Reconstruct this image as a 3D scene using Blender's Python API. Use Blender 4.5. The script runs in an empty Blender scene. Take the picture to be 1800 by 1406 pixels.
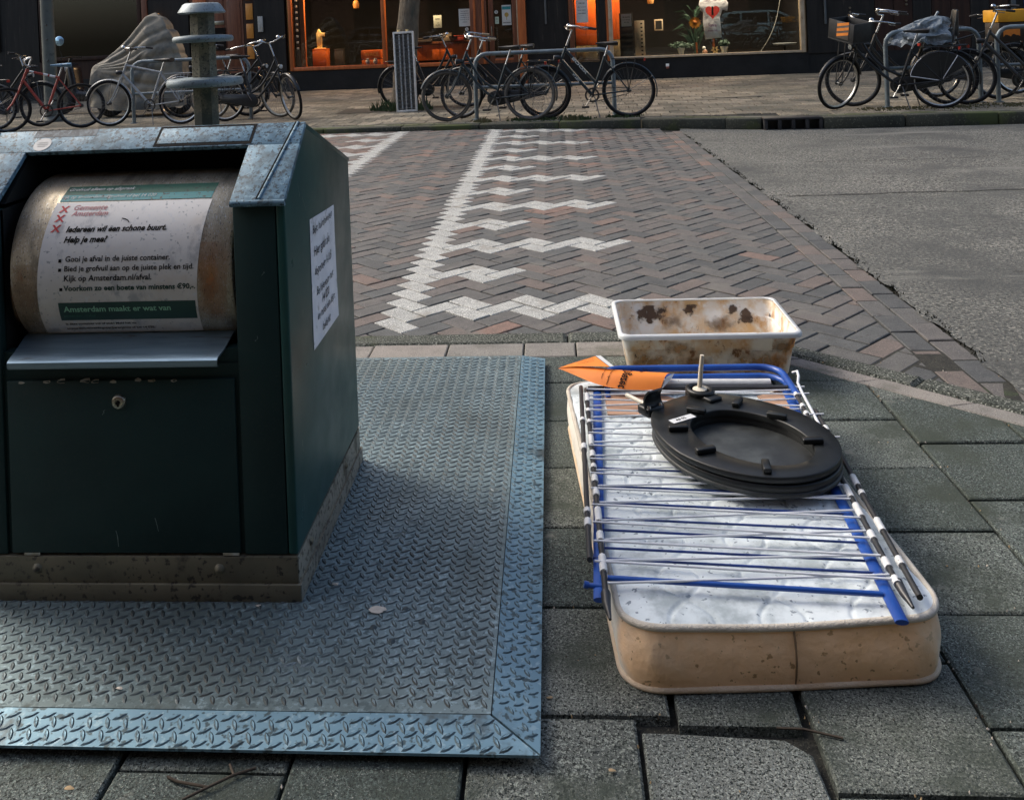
import bpy, bmesh, math, random
from mathutils import Vector, Matrix
random.seed(7)
scene = bpy.context.scene
COL = scene.collection
R = math.radians

# ------------------------------------------------------------------ camera
F_PX, CX, CY = 1617.98, 838.18, 67.89
PITCH, YAW, ROLL, CAM_H = 0.0113, 0.0790, -0.0434, 1.2516
cp, sp, cyw, syw = math.cos(PITCH), math.sin(PITCH), math.cos(YAW), math.sin(YAW)
fwd = Vector((-syw * cp, cyw * cp, -sp)); rgt = Vector((cyw, syw, 0)); upv = rgt.cross(fwd)
cr = rgt * math.cos(ROLL) + upv * math.sin(ROLL)
cu = -rgt * math.sin(ROLL) + upv * math.cos(ROLL)
cam_d = bpy.data.cameras.new("camera")
cam = bpy.data.objects.new("camera", cam_d); COL.objects.link(cam)
cam_d.sensor_fit = 'HORIZONTAL'; cam_d.sensor_width = 36.0
cam_d.lens = F_PX / 1800 * 36.0
cam_d.shift_x = (900 - CX) / 1800; cam_d.shift_y = -(703 - CY) / 1800
cam_d.clip_start = 0.05; cam_d.clip_end = 400
cam.matrix_world = Matrix(((cr.x, cu.x, -fwd.x, 0), (cr.y, cu.y, -fwd.y, 0), (cr.z, cu.z, -fwd.z, CAM_H), (0, 0, 0, 1)))
scene.camera = cam

# ------------------------------------------------------------------ sky, sun, exposure
SUN_EL, SUN_AZ = R(42), R(-62)          # azimuth measured from +Y towards +X
world = bpy.data.worlds.new("World"); scene.world = world; world.use_nodes = True
wn = world.node_tree.nodes; wl = world.node_tree.links
sky = wn.new('ShaderNodeTexSky'); sky.sky_type = 'NISHITA'; sky.sun_disc = False
sky.sun_elevation = SUN_EL; sky.sun_rotation = SUN_AZ
sky.air_density = 1.0; sky.dust_density = 4.5; sky.ozone_density = 0.8
bg = wn['Background']; bg.inputs['Strength'].default_value = 0.15
wl.new(sky.outputs[0], bg.inputs['Color'])
sd = bpy.data.lights.new("sun", 'SUN'); sd.energy = 0.9; sd.angle = R(20); sd.color = (1.0, 0.96, 0.9)
so = bpy.data.objects.new("sun", sd); COL.objects.link(so)
sdir = Vector((math.sin(SUN_AZ) * math.cos(SUN_EL), math.cos(SUN_AZ) * math.cos(SUN_EL), math.sin(SUN_EL)))
so.rotation_euler = sdir.to_track_quat('Z', 'Y').to_euler()
vs = scene.view_settings
vs.view_transform = 'Standard'; vs.look = 'None'; vs.exposure = 0.90; vs.gamma = 1.0; vs.use_curve_mapping = False
scene.render.engine = 'CYCLES'
scene.cycles.max_bounces = 6; scene.cycles.transparent_max_bounces = 12

# ------------------------------------------------------------------ text outlines (before the scene grows)
_tc = {}
def text_geo(s, bold=0.0, italic=0.0, spacing=1.0):
    key = (s, bold, italic, spacing)
    if key in _tc: return _tc[key]
    cu_ = bpy.data.curves.new("t", 'FONT'); cu_.body = s; cu_.size = 1.0; cu_.resolution_u = 2
    cu_.offset = bold; cu_.shear = italic; cu_.space_character = spacing; cu_.fill_mode = 'FRONT'
    o = bpy.data.objects.new("t", cu_); COL.objects.link(o)
    dg = bpy.context.evaluated_depsgraph_get()
    me = bpy.data.meshes.new_from_object(o.evaluated_get(dg))
    vs_ = [(v.co.x, v.co.y) for v in me.vertices]; fs = [tuple(p.vertices) for p in me.polygons]
    bpy.data.objects.remove(o); bpy.data.curves.remove(cu_); bpy.data.meshes.remove(me)
    x0 = min(v[0] for v in vs_); x1 = max(v[0] for v in vs_)
    vs_ = [((v[0] - x0) / (x1 - x0), v[1] / (x1 - x0)) for v in vs_]   # width 1, baseline 0
    _tc[key] = (vs_, fs)
    return _tc[key]

# ------------------------------------------------------------------ materials
def nd(nt, t, **kw):
    n = nt.nodes.new(t)
    for k, v in kw.items(): setattr(n, k, v)
    return n
def mat(name, c1, c2=None, scale=6.0, speck=None, rough=0.6, rough2=None, metal=0.0, bump=None, stains=(), coords='world',
        spec=0.5, stretch=(1, 1, 1), emit=None, transm=0.0, wear=None):
    """c1/c2 mixed by a soft noise; speck=(colour, scale, threshold, width); stains=[(colour, scale, threshold, width, stretch)]"""
    m = bpy.data.materials.new(name); m.use_nodes = True
    nt = m.node_tree; L = nt.links; b = nt.nodes['Principled BSDF']
    if coords == 'world':
        src = nd(nt, 'ShaderNodeNewGeometry').outputs['Position']
    else:
        src = nd(nt, 'ShaderNodeTexCoord').outputs['Object']
    mp = nd(nt, 'ShaderNodeMapping'); mp.inputs['Scale'].default_value = stretch; L.new(src, mp.inputs[0]); v = mp.outputs[0]
    def noise(sc, det=4.0, vec=None, rg=0.6):
        n = nd(nt, 'ShaderNodeTexNoise'); n.inputs['Scale'].default_value = sc; n.inputs['Detail'].default_value = det
        n.inputs['Roughness'].default_value = rg
        L.new(vec or v, n.inputs['Vector']); return n.outputs['Fac']
    def ramp(x, a, w):
        r = nd(nt, 'ShaderNodeMapRange'); r.interpolation_type = 'SMOOTHSTEP'
        r.inputs['From Min'].default_value = a - w / 2; r.inputs['From Max'].default_value = a + w / 2
        L.new(x, r.inputs['Value']); return r.outputs['Result']
    def mix(f, a, c):
        x = nd(nt, 'ShaderNodeMix', data_type='RGBA'); L.new(f, x.inputs[0])
        for i, q in ((6, a), (7, c)):
            if isinstance(q, (tuple, list)): x.inputs[i].default_value = (*q[:3], 1)
            else: L.new(q, x.inputs[i])
        return x.outputs[2]
    c2 = c2 or tuple(x * 0.8 for x in c1)
    nz = noise(scale)
    col = mix(ramp(nz, 0.5, 0.34), c1, c2)
    if speck:
        for sk in (speck if isinstance(speck, list) else [speck]):
            col = mix(ramp(noise(sk[1], 2.0), sk[2], sk[3]), col, sk[0])
    last = None
    for st in stains:
        vec = v
        if len(st) > 4:
            mp2 = nd(nt, 'ShaderNodeMapping'); mp2.inputs['Scale'].default_value = st[4]; L.new(src, mp2.inputs[0]); vec = mp2.outputs[0]
        last = ramp(noise(st[1], 5.0, vec, 0.65), st[2], st[3])
        col = mix(last, col, st[0])
    L.new(col, b.inputs['Base Color'])
    if rough2 is not None:
        r = nd(nt, 'ShaderNodeMapRange'); L.new(noise(scale * 2.3), r.inputs['Value'])
        r.inputs['From Min'].default_value = 0.3; r.inputs['From Max'].default_value = 0.7
        r.inputs['To Min'].default_value = rough; r.inputs['To Max'].default_value = rough2
        L.new(r.outputs[0], b.inputs['Roughness'])
    else: b.inputs['Roughness'].default_value = rough
    b.inputs['Metallic'].default_value = metal
    b.inputs['Specular IOR Level'].default_value = spec
    if transm: b.inputs['Transmission Weight'].default_value = transm
    if bump:
        bs = bump if isinstance(bump, list) else [bump]
        prev = None
        for (strength, sc, dist) in bs:
            bn = nd(nt, 'ShaderNodeBump'); bn.inputs['Strength'].default_value = strength; bn.inputs['Distance'].default_value = dist
            L.new(noise(sc, 3.0), bn.inputs['Height'])
            if prev: L.new(prev, bn.inputs['Normal'])
            prev = bn.outputs[0]
        L.new(prev, b.inputs['Normal'])
    if emit:
        b.inputs['Emission Color'].default_value = (*emit[:3], 1); b.inputs['Emission Strength'].default_value = emit[3]
    return m

DIRT = (0.035, 0.036, 0.028)
MAT = {}
def tilem(i, a, b):
    return mat("paving_concrete_%d" % i, a, b, 5.0,
               speck=[((a[0] * 1.9, a[1] * 1.95, a[2] * 1.9), 190, 0.57, 0.06), ((0.022, 0.028, 0.025), 165, 0.43, -0.06), ((0.34, 0.35, 0.31), 300, 0.66, 0.04), ((0.012, 0.015, 0.013), 330, 0.40, -0.05)],
               rough=0.88, spec=.3, bump=[(0.8, 180, 0.005), (0.3, 40, 0.005)],
               stains=[((0.042, 0.052, 0.04), 2.6, 0.56, 0.22), ((0.17, 0.175, 0.15), 7, 0.68, 0.10), ((0.028, 0.032, 0.026), 13, 0.70, 0.06)])
TILE = [tilem(0, (0.090, 0.106, 0.097), (0.063, 0.077, 0.070)), tilem(1, (0.118, 0.132, 0.118), (0.080, 0.094, 0.084)),
        tilem(2, (0.066, 0.081, 0.073), (0.049, 0.061, 0.055)), tilem(3, (0.140, 0.150, 0.132), (0.094, 0.104, 0.093))]
MAT['light_tile'] = tilem(9, (0.142, 0.152, 0.138), (0.11, 0.12, 0.108))
BAND = [mat("band_block_%d" % i, a, tuple(x * .8 for x in a), 8, speck=[((0.34, .32, .29), 300, .62, .08), ((.07, .07, .06), 240, .38, -.08)], rough=.85,
            bump=(0.4, 220, .003), stains=[((.09, .09, .07), 4, .6, .2)]) for i, a in enumerate([(.23, .212, .185), (.2, .19, .168), (.26, .235, .205)])]
KERB = mat("kerb_granite_concrete", (.085, .092, .078), (.055, .062, .052), 7, spec=.25, speck=[((.27, .28, .24), 130, .59, .06), ((.014, .018, .014), 140, .44, -.07)],
           rough=.9, bump=(0.7, 170, .006), stains=[((.06, .07, .035), 3, .62, .15)])
def brickm(i, a, b):
    return mat("clay_paver_%d" % i, a, b, 16, speck=[(tuple(min(1, x * 1.7) for x in a), 210, .63, .08), (tuple(x * .45 for x in a), 180, .37, -.09)], rough=.8,
               bump=[(0.45, 190, .003), (.25, 35, .004)], stains=[((.13, .125, .11), 3.2, .63, .18), ((.04, .038, .034), 11, .66, .1)])
BRICK = [brickm(0, (.098, .096, .090), (.076, .076, .072)), brickm(1, (.112, .102, .094), (.088, .083, .077)), brickm(2, (.082, .086, .084), (.064, .068, .067)),
         brickm(3, (.130, .106, .092), (.10, .085, .075)), brickm(4, (.106, .100, .093), (.08, .077, .073)), brickm(5, (.158, .112, .092), (.12, .09, .076)),
         brickm(6, (.068, .071, .070), (.052, .056, .056)), brickm(7, (.19, .120, .094), (.14, .096, .078))]
WBRICK = mat("white_paver", (.34, .35, .325), (.255, .265, .248), 14, speck=[((.12, .12, .11), 210, .40, -.07), ((.75, .74, .7), 190, .6, .1)], rough=.8,
             bump=(.4, 190, .003), stains=[((.25, .24, .21), 5, .62, .16)])
JOINT = mat("joint_soil", (.028, .028, .022), (.016, .017, .014), 30, speck=((.09, .085, .065), 210, .66, .08), rough=1, bump=(.8, 120, .01),
            stains=[((.035, .05, .02), 3.0, .62, .1)])
ASPH = mat("asphalt", (.112, .113, .101), (.086, .089, .08), 1.1, speck=[((.255, .25, .215), 60, .58, .08), ((.024, .026, .022), 52, .44, -.08), ((.34, .33, .28), 110, .65, .06)],
           rough=.9, bump=[(.7, 75, .01), (.3, 8, .01)], stains=[((.055, .058, .054), .7, .56, .25), ((.04, .042, .039), 6.0, .68, .06, (.25, 2.2, 1)), ((.15, .15, .132), 1.6, .64, .12, (.35, 1.6, 1))])
FAR = [mat("far_paving_%d" % i, a, tuple(x * .82 for x in a), 4, speck=[(tuple(x * 1.5 for x in a), 40, .60, .1), (tuple(x * .45 for x in a), 34, .40, -.1)], rough=.88, spec=.25,
           bump=(.3, 60, .004), stains=[((.10, .10, .08), .7, .58, .25)]) for i, a in enumerate([(.236, .205, .15), (.192, .17, .127), (.30, .262, .195), (.155, .142, .108)])]
FARKERB = mat("far_kerb_stone", (.055, .058, .046), (.036, .039, .031), 3, spec=.2, speck=((.11, .11, .085), 50, .62, .1), rough=.9, bump=(.4, 60, .005), stains=[((.07, .085, .035), 1.5, .55, .15)])  # stone darkened to hold the shade of its street face; stains are moss
PLATE = mat("worn_galvanised_steel", (.185, .25, .262), (.135, .187, .198), 2.0, speck=[((.26, .35, .375), 90, .60, .1), ((.075, .11, .12), 70, .41, -.1)], rough=.48, rough2=.68, metal=.45,
            bump=[(.16, 24, .004), (.12, 260, .002)], stains=[((.10, .128, .122), 1.7, .57, .25), ((.07, .085, .078), 9, .66, .14), ((.30, .29, .25), 13.0, .765, .02)])
STRIP = mat("bent_edge_steel", (.165, .285, .35), (.125, .225, .285), 3.5, speck=[((.23, .34, .39), 70, .62, .1), ((.05, .08, .09), 60, .39, -.1)], rough=.45, rough2=.6, metal=.4, bump=(.12, 60, .003), stains=[((.06, .08, .085), 6, .62, .14)])  # bluer than the deck: sky sheen of the slope put into the colour
TREADS = mat("edge_tread_steel", (.055, .095, .115), (.04, .07, .085), 30, rough=.45, rough2=.6, metal=.4, stains=[((.03, .045, .05), 14, .60, .12)])
TREADT = mat("polished_tread_top", (.27, .345, .365), (.17, .225, .24), 3.2, rough=.36, rough2=.52, metal=.5, stains=[((.045, .055, .054), 1.9, .53, .22)])
TREAD = mat("worn_tread_steel", (.058, .08, .086), (.04, .056, .06), 3.2, rough=.5, rough2=.68, metal=.3, bump=(.1, 200, .002),
            stains=[((.026, .03, .028), 2.4, .52, .2), ((.24, .29, .31), 9, .66, .1)])
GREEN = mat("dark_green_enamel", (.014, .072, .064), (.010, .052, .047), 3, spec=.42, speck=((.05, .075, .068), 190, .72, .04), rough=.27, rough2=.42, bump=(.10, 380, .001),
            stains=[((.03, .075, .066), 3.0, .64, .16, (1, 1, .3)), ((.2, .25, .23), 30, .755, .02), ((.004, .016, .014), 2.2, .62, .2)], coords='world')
GREENF = mat("shaded_front_green", (.010, .034, .032), (.008, .025, .024), 3, spec=.28, speck=((.016, .032, .029), 240, .62, .08), rough=.5, rough2=.65, bump=(.22, 420, .001),
             stains=[((.12, .16, .15), 26, .775, .02, (1.6, 1, .7))], coords='world')  # darker copy of the green enamel, front shade put into the colour
ROOFM = mat("weathered_sky_tinted_roof", (.155, .285, .37), (.115, .215, .285), 9, spec=.35, speck=[((.045, .07, .085), 85, .43, -.09), ((.22, .36, .44), 70, .60, .1), ((.035, .055, .068), 130, .38, -.07)], rough=.55, rough2=.7, metal=.0,
            bump=(.2, 120, .002), stains=[((.06, .11, .14), 11, .58, .2), ((.02, .035, .045), 44, .64, .08)], coords='world')  # sky reflection put into the blue base colour; dark specks are dirt
BLACKIN = mat("black_inside", (.011, .013, .013), (.008, .009, .009), 5, rough=.6, coords='world')
STAINLESS = mat("brushed_stainless_drum", (.52, .46, .345), (.38, .33, .235), 5, speck=[((.09, .095, .095), 110, .63, .06), ((.62, .64, .62), 90, .64, .08)], rough=.40, rough2=.55, metal=.55, stretch=(5, 1.5, 1.5),
                bump=(.08, 30, .002), stains=[((.22, .13, .065), 7, .68, .16, (1.2, .7, .7)), ((.19, .175, .135), 4, .60, .25), ((.5, .52, .52), 60, .66, .08), ((.06, .06, .05), 80, .66, .06), ((.36, .15, .045), 8, .66, .12, (1.6, .5, .5))])
LEDGE = mat("ledge_steel", (.33, .45, .53), (.25, .35, .42), 5, rough=.32, rough2=.46, metal=.85, stretch=(1, 10, 10), stains=[((.2, .2, .19), 8, .66, .1)])
PLINTH = mat("stained_plinth_steel", (.185, .165, .11), (.125, .115, .08), 5, speck=((.06, .054, .042), 60, .37, -.09), rough=.5, rough2=.7, metal=.35, bump=(.25, 60, .003),
             stains=[((.06, .056, .042), 9, .63, .14), ((.26, .24, .17), 14, .70, .08)])
PLINTH_LIT = mat("lit_plinth_side", (.30, .30, .25), (.21, .21, .175), 6, speck=((.07, .066, .05), 70, .42, -.08), rough=.5, rough2=.7, metal=.3, bump=(.25, 60, .003), stains=[((.09, .085, .06), 12, .6, .12)])  # paler plinth copy: light falling on the side put into the colour
STICK = mat("weathered_sticker", (.76, .755, .725), (.68, .66, .61), 5, speck=[((.40, .42, .42), 100, .66, .08), ((.70, .71, .70), 80, .64, .1)], rough=.5, bump=(.12, 90, .001),
            stains=[((.46, .47, .47), 16, .62, .16, (1, 1, .6)), ((.60, .48, .33), 2.4, .56, .25), ((.35, .27, .17), 22, .755, .03)])
TEAL = mat("teal_print", (.03, .26, .27), (.02, .20, .21), 8, speck=((.02, .06, .05), 110, .62, .07), rough=.5)
DGREENP = mat("green_print", (.012, .11, .07), (.01, .09, .058), 8, speck=((.01, .04, .03), 110, .64, .07), rough=.5)
BAR = mat("dark_green_bar_print", (.014, .065, .047), (.010, .05, .036), 8, rough=.5)
INK = mat("black_ink", (.012, .012, .012), (.02, .02, .019), 60, rough=.8, spec=.05)
INKG = mat("green_ink", (.012, .055, .04), (.02, .06, .045), 60, rough=.6)
INKL = mat("pale_green_ink", (.30, .62, .42), (.26, .55, .38), 60, rough=.6)
INKW = mat("white_ink", (.7, .72, .7), (.45, .5, .48), 60, rough=.6)
INKR = mat("red_ink", (.52, .022, .028), (.4, .03, .03), 50, rough=.6)
INKP = mat("faded_red_ink", (.46, .14, .16), (.42, .2, .2), 50, rough=.6)
PAPER = mat("white_note_paper", (.80, .80, .82), (.70, .71, .74), 14, rough=.7, bump=(.3, 25, .004), stains=[((.5, .5, .5), 20, .6, .12)])
LOCK = mat("lock_brass", (.45, .42, .33), (.3, .28, .22), 60, rough=.3, metal=.9)
CHIP = mat("chipped_paint_edge", (.38, .40, .35), (.28, .25, .17), 40, rough=.7)

def blotch(name, c1, c2, size, edge=.12, ns=9.0, rough=.6, amp=2.4, top=1.0):
    """soft-edged ragged stain: opaque in the middle of its own object, fading out with noise"""
    m = mat(name, c1, c2, 30, rough=rough); nt = m.node_tree; L = nt.links; b = nt.nodes['Principled BSDF']
    tc = nd(nt, 'ShaderNodeTexCoord'); ln = nd(nt, 'ShaderNodeVectorMath', operation='LENGTH'); mp = nd(nt, 'ShaderNodeMapping'); mp.inputs['Scale'].default_value = tuple(1 / q for q in size)
    L.new(tc.outputs['Object'], mp.inputs[0]); L.new(mp.outputs[0], ln.inputs[0])
    nz = nd(nt, 'ShaderNodeTexNoise'); nz.inputs['Scale'].default_value = ns; nz.inputs['Detail'].default_value = 6; L.new(nd(nt, 'ShaderNodeNewGeometry').outputs['Position'], nz.inputs['Vector'])
    ad = nd(nt, 'ShaderNodeMath', operation='MULTIPLY_ADD'); L.new(nz.outputs['Fac'], ad.inputs[0]); ad.inputs[1].default_value = amp; L.new(ln.outputs['Value'], ad.inputs[2])
    r = nd(nt, 'ShaderNodeMapRange'); r.interpolation_type = 'SMOOTHSTEP'; L.new(ad.outputs[0], r.inputs['Value'])
    mid = .52 + amp * .5; r.inputs['From Min'].default_value = mid - edge; r.inputs['From Max'].default_value = mid + edge; r.inputs['To Min'].default_value = top; r.inputs['To Max'].default_value = 0
    L.new(r.outputs[0], b.inputs['Alpha']); return m
# ------------------------------------------------------------------ mesh helpers
class MB:
    """collects shapes; build() links them as one mesh object"""
    def __init__(s, tf=None): s.v = []; s.f = []; s.mi = []; s.tf = tf; s.m = 0
    def add(s, vs, fs):
        o = len(s.v)
        s.v += [tuple(s.tf(Vector(p))) if s.tf else tuple(p) for p in vs]
        s.f += [tuple(i + o for i in f) for f in fs]; s.mi += [s.m] * len(fs)
        return s
    def box(s, a, b, c=0.0):
        x0, y0, z0 = (min(a[i], b[i]) for i in range(3)); x1, y1, z1 = (max(a[i], b[i]) for i in range(3))
        if c <= 0:
            return s.add([(x0, y0, z0), (x1, y0, z0), (x1, y1, z0), (x0, y1, z0), (x0, y0, z1), (x1, y0, z1), (x1, y1, z1), (x0, y1, z1)],
                         [(0, 3, 2, 1), (4, 5, 6, 7), (0, 1, 5, 4), (1, 2, 6, 5), (2, 3, 7, 6), (3, 0, 4, 7)])
        c = min(c, (x1 - x0) * .45, (y1 - y0) * .45, (z1 - z0) * .45)
        bm = bmesh.new(); bmesh.ops.create_cube(bm, size=1)
        for v in bm.verts: v.co = Vector(((x0 + x1) / 2 + v.co.x * (x1 - x0), (y0 + y1) / 2 + v.co.y * (y1 - y0), (z0 + z1) / 2 + v.co.z * (z1 - z0)))
        bmesh.ops.bevel(bm, geom=bm.edges[:], offset=c, segments=2, affect='EDGES', profile=.5)
        return s.bm(bm)
    def bm(s, bm):
        bm.verts.index_update(); bm.verts.ensure_lookup_table()
        s.add([v.co[:] for v in bm.verts], [tuple(v.index for v in f.verts) for f in bm.faces]); bm.free(); return s
    def prism(s, poly, axis, a, b, c=0.0):
        """2D polygon (ccw) extruded along axis from a to b, optional bevel"""
        def P(u, w, t): return {'x': (t, u, w), 'y': (u, t, w), 'z': (u, w, t)}[axis]
        bm = bmesh.new(); lo = [bm.verts.new(P(u, w, a)) for u, w in poly]; hi = [bm.verts.new(P(u, w, b)) for u, w in poly]
        n = len(poly); bm.faces.new(lo); bm.faces.new(hi[::-1])
        for i in range(n): bm.faces.new((lo[i], hi[i], hi[(i + 1) % n], lo[(i + 1) % n]))
        bmesh.ops.recalc_face_normals(bm, faces=bm.faces[:])
        if c > 0: bmesh.ops.bevel(bm, geom=bm.edges[:], offset=c, segments=2, affect='EDGES', profile=.5)
        return s.bm(bm)
    def tube(s, pts, r, n=8, closed=False, caps=True):
        pts = [Vector(p) for p in pts]; N = len(pts); rs = r if isinstance(r, (list, tuple)) else [r] * N
        vs = []; fs = []; up = None
        for i, p in enumerate(pts):
            if closed: t = (pts[(i + 1) % N] - pts[i - 1])
            else: t = pts[min(i + 1, N - 1)] - pts[max(i - 1, 0)]
            t.normalize()
            if up is None:
                up = Vector((0, 0, 1)) if abs(t.z) < .9 else Vector((1, 0, 0))
            a = up - t * up.dot(t)
            if a.length < 1e-5: a = t.orthogonal()
            a.normalize(); up = a; b = t.cross(a)
            vs += [p + (a * math.cos(2 * math.pi * k / n) + b * math.sin(2 * math.pi * k / n)) * rs[i] for k in range(n)]
        for i in range(N if closed else N - 1):
            j = (i + 1) % N
            for k in range(n): fs.append((i * n + k, i * n + (k + 1) % n, j * n + (k + 1) % n, j * n + k))
        if caps and not closed: fs += [tuple(range(n))[::-1], tuple(range((N - 1) * n, N * n))]
        return s.add(vs, fs)
    def lathe(s, prof, n=24, axis='z', c=(0, 0, 0), a0=0.0, a1=2 * math.pi):
        vs = []; fs = []; full = abs(a1 - a0 - 2 * math.pi) < 1e-6; M = n if full else n + 1
        for r, h in prof:
            for k in range(M):
                t = a0 + (a1 - a0) * k / n; x, y = r * math.cos(t), r * math.sin(t)
                p = {'z': (x, y, h), 'x': (h, x, y), 'y': (x, h, y)}[axis]
                vs.append((p[0] + c[0], p[1] + c[1], p[2] + c[2]))
        for i in range(len(prof) - 1):
            for k in range(n):
                k2 = (k + 1) % M if full else k + 1
                fs.append((i * M + k, i * M + k2, (i + 1) * M + k2, (i + 1) * M + k))
        return s.add(vs, fs)
    def grid(s, fn, nu, nv):
        vs = [fn(i / nu, j / nv) for j in range(nv + 1) for i in range(nu + 1)]
        return s.add(vs, [(j * (nu + 1) + i, j * (nu + 1) + i + 1, (j + 1) * (nu + 1) + i + 1, (j + 1) * (nu + 1) + i) for j in range(nv) for i in range(nu)])
    def text(s, string, fn, width, bold=0.0, italic=0.0):
        """fn maps text-plane metres (x along, y up) to a point"""
        vs, fs = text_geo(string, bold, italic)
        return s.add([fn(x * width, y * width) for x, y in vs], fs)
    def mesh(s, name, mats, smooth=None, fix=False):
        me = bpy.data.meshes.new(name); me.from_pydata(s.v, [], s.f)
        for m in (mats if isinstance(mats, (list, tuple)) else [mats]): me.materials.append(m)
        if any(s.mi): me.polygons.foreach_set('material_index', s.mi)
        if fix:
            bm = bmesh.new(); bm.from_mesh(me); bmesh.ops.recalc_face_normals(bm, faces=bm.faces[:]); bm.to_mesh(me); bm.free()
        if smooth is not None:
            me.shade_smooth() if smooth >= 180 else (me.shade_smooth(), me.set_sharp_from_angle(angle=R(smooth)))
        me.update(); return me
    def build(s, name, mats, parent=None, smooth=40, world=False, fix=False):
        if world and parent is not None:
            o_ = base_of(parent); s.v = [(v[0] - o_[0], v[1] - o_[1], v[2] - o_[2]) for v in s.v]
        return link(name, s.mesh(name, mats, smooth, fix), parent)
def base_of(p):
    o = Vector((0, 0, 0))
    while p is not None: o += p.location; p = p.parent
    return o
def link(name, me, parent=None, loc=None, rz=None):
    o = bpy.data.objects.new(name, me); COL.objects.link(o)
    if parent is not None: o.parent = parent
    if loc is not None: o.location = loc
    if rz is not None: o.rotation_euler = (0, 0, rz)
    return o
def tag(o, label, cat=None, group=None, kind=None):
    o['label'] = label
    if cat: o['category'] = cat
    if group: o['group'] = group
    if kind: o['kind'] = kind
    return o
def thing(name, label, cat, loc=(0, 0, 0), rz=0.0, group=None):
    o = bpy.data.objects.new(name, None); COL.objects.link(o); o.location = loc; o.rotation_euler = (0, 0, rz); o.empty_display_size = .1
    return tag(o, label, cat, group)
def structure(name, me, label):
    o = link(name, me); o['kind'] = 'structure'; o['label'] = label; return o
def arc(cx, cy, r, a0, a1, n): return [(cx + r * math.cos(a0 + (a1 - a0) * i / n), cy + r * math.sin(a0 + (a1 - a0) * i / n)) for i in range(n + 1)]
def sstep(x, a, b):
    t = max(0, min(1, (x - a) / (b - a))); return t * t * (3 - 2 * t)
def lerp(a, b, t): return a + (b - a) * t
def clip_poly(poly, planes):
    """planes: (nx, ny, c) keep n.p <= c"""
    for nx, ny, c in planes:
        out = []
        for i in range(len(poly)):
            p, q = poly[i], poly[(i + 1) % len(poly)]
            dp, dq = nx * p[0] + ny * p[1] - c, nx * q[0] + ny * q[1] - c
            if dp <= 0: out.append(p)
            if dp * dq < 0:
                t = dp / (dp - dq); out.append((p[0] + (q[0] - p[0]) * t, p[1] + (q[1] - p[1]) * t))
        poly = out
        if len(poly) < 3: return []
    return poly
def area(p): return abs(sum(p[i][0] * p[(i + 1) % len(p)][1] - p[(i + 1) % len(p)][0] * p[i][1] for i in range(len(p)))) / 2
def slab(poly, h, ch, jit=0.0):
    """paving unit: vertical sides from -h, chamfered top at 0, local coordinates"""
    n = len(poly); cx = sum(p[0] for p in poly) / n; cy = sum(p[1] for p in poly) / n
    ins = []
    for i in range(n):
        p0, p, p1 = Vector(poly[i - 1]), Vector(poly[i]), Vector(poly[(i + 1) % n])
        e0 = (p - p0); e1 = (p1 - p)
        if e0.length < 1e-6 or e1.length < 1e-6: ins.append(tuple(p)); continue
        e0.normalize(); e1.normalize(); n0 = Vector((-e0.y, e0.x)); n1 = Vector((-e1.y, e1.x))
        k = 1 + n0.dot(n1); d = (n0 + n1) / max(k, .35) * ch
        ins.append((p.x + d.x, p.y + d.y))
    j = [random.uniform(-jit, jit) for _ in range(n)]
    vs = [(x, y, -h) for x, y in poly] + [(x, y, -ch * .8) for x, y in poly] + [(ins[i][0], ins[i][1], j[i]) for i in range(n)]
    fs = []
    for a in (0, n):
        fs += [(a + i, a + (i + 1) % n, a + n + (i + 1) % n, a + n + i) for i in range(n)]
    fs.append(tuple(range(2 * n, 3 * n)))
    return vs, fs
def rect_rot(cx, cy, l, w, ang):
    c, s = math.cos(ang), math.sin(ang)
    return [(cx + x * c - y * s, cy + x * s + y * c) for x, y in ((-l / 2, -w / 2), (l / 2, -w / 2), (l / 2, w / 2), (-l / 2, w / 2))]
# ================================================================== SETTING
def gz(x, y):
    """height of the carriageway"""
    far = lerp(-.012, -.085, sstep(x, -1.5, 2.5))
    return lerp(-.02, far, sstep(y, 4.5, 11.2)) - .012 * sstep(x, 1.5, 4)
ZF = .046
KL = [(-14, 13.2), (-7.75, 12.3), (-2.99, 11.53), (-1.01, 11.45), (1.16, 11.35), (2.81, 10.93), (5.29, 10.80), (12, 10.4)]
def kerb_y(x):
    for (xa, ya), (xb, yb) in zip(KL, KL[1:]):
        if x <= xb: return lerp(ya, yb, (x - xa) / (xb - xa))
    return KL[-1][1]
DN = (.692, .722)                       # normal of the diagonal kerb
# joint bed under everything
m = MB()
xs = [-40, -14, -10] + [-8 + .5 * i for i in range(32)] + [10, 14, 24, 40]; ys = [-30, -8, 0, 3.5] + [4 + .5 * i for i in range(14)] + [11.2, 12, 13.2]
m.add([(x, min(y, kerb_y(max(-14, min(12, x))) + .05) if y > 10 else y, (gz(x, y) if y > 3.6 else 0.0) - .022) for y in ys for x in xs],
      [(j * len(xs) + i, j * len(xs) + i + 1, (j + 1) * len(xs) + i + 1, (j + 1) * len(xs) + i) for j in range(len(ys) - 1) for i in range(len(xs) - 1)])
structure('ground', m.mesh('ground', JOINT, 180), 'dark soil and sand bed showing in the paving joints')
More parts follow.
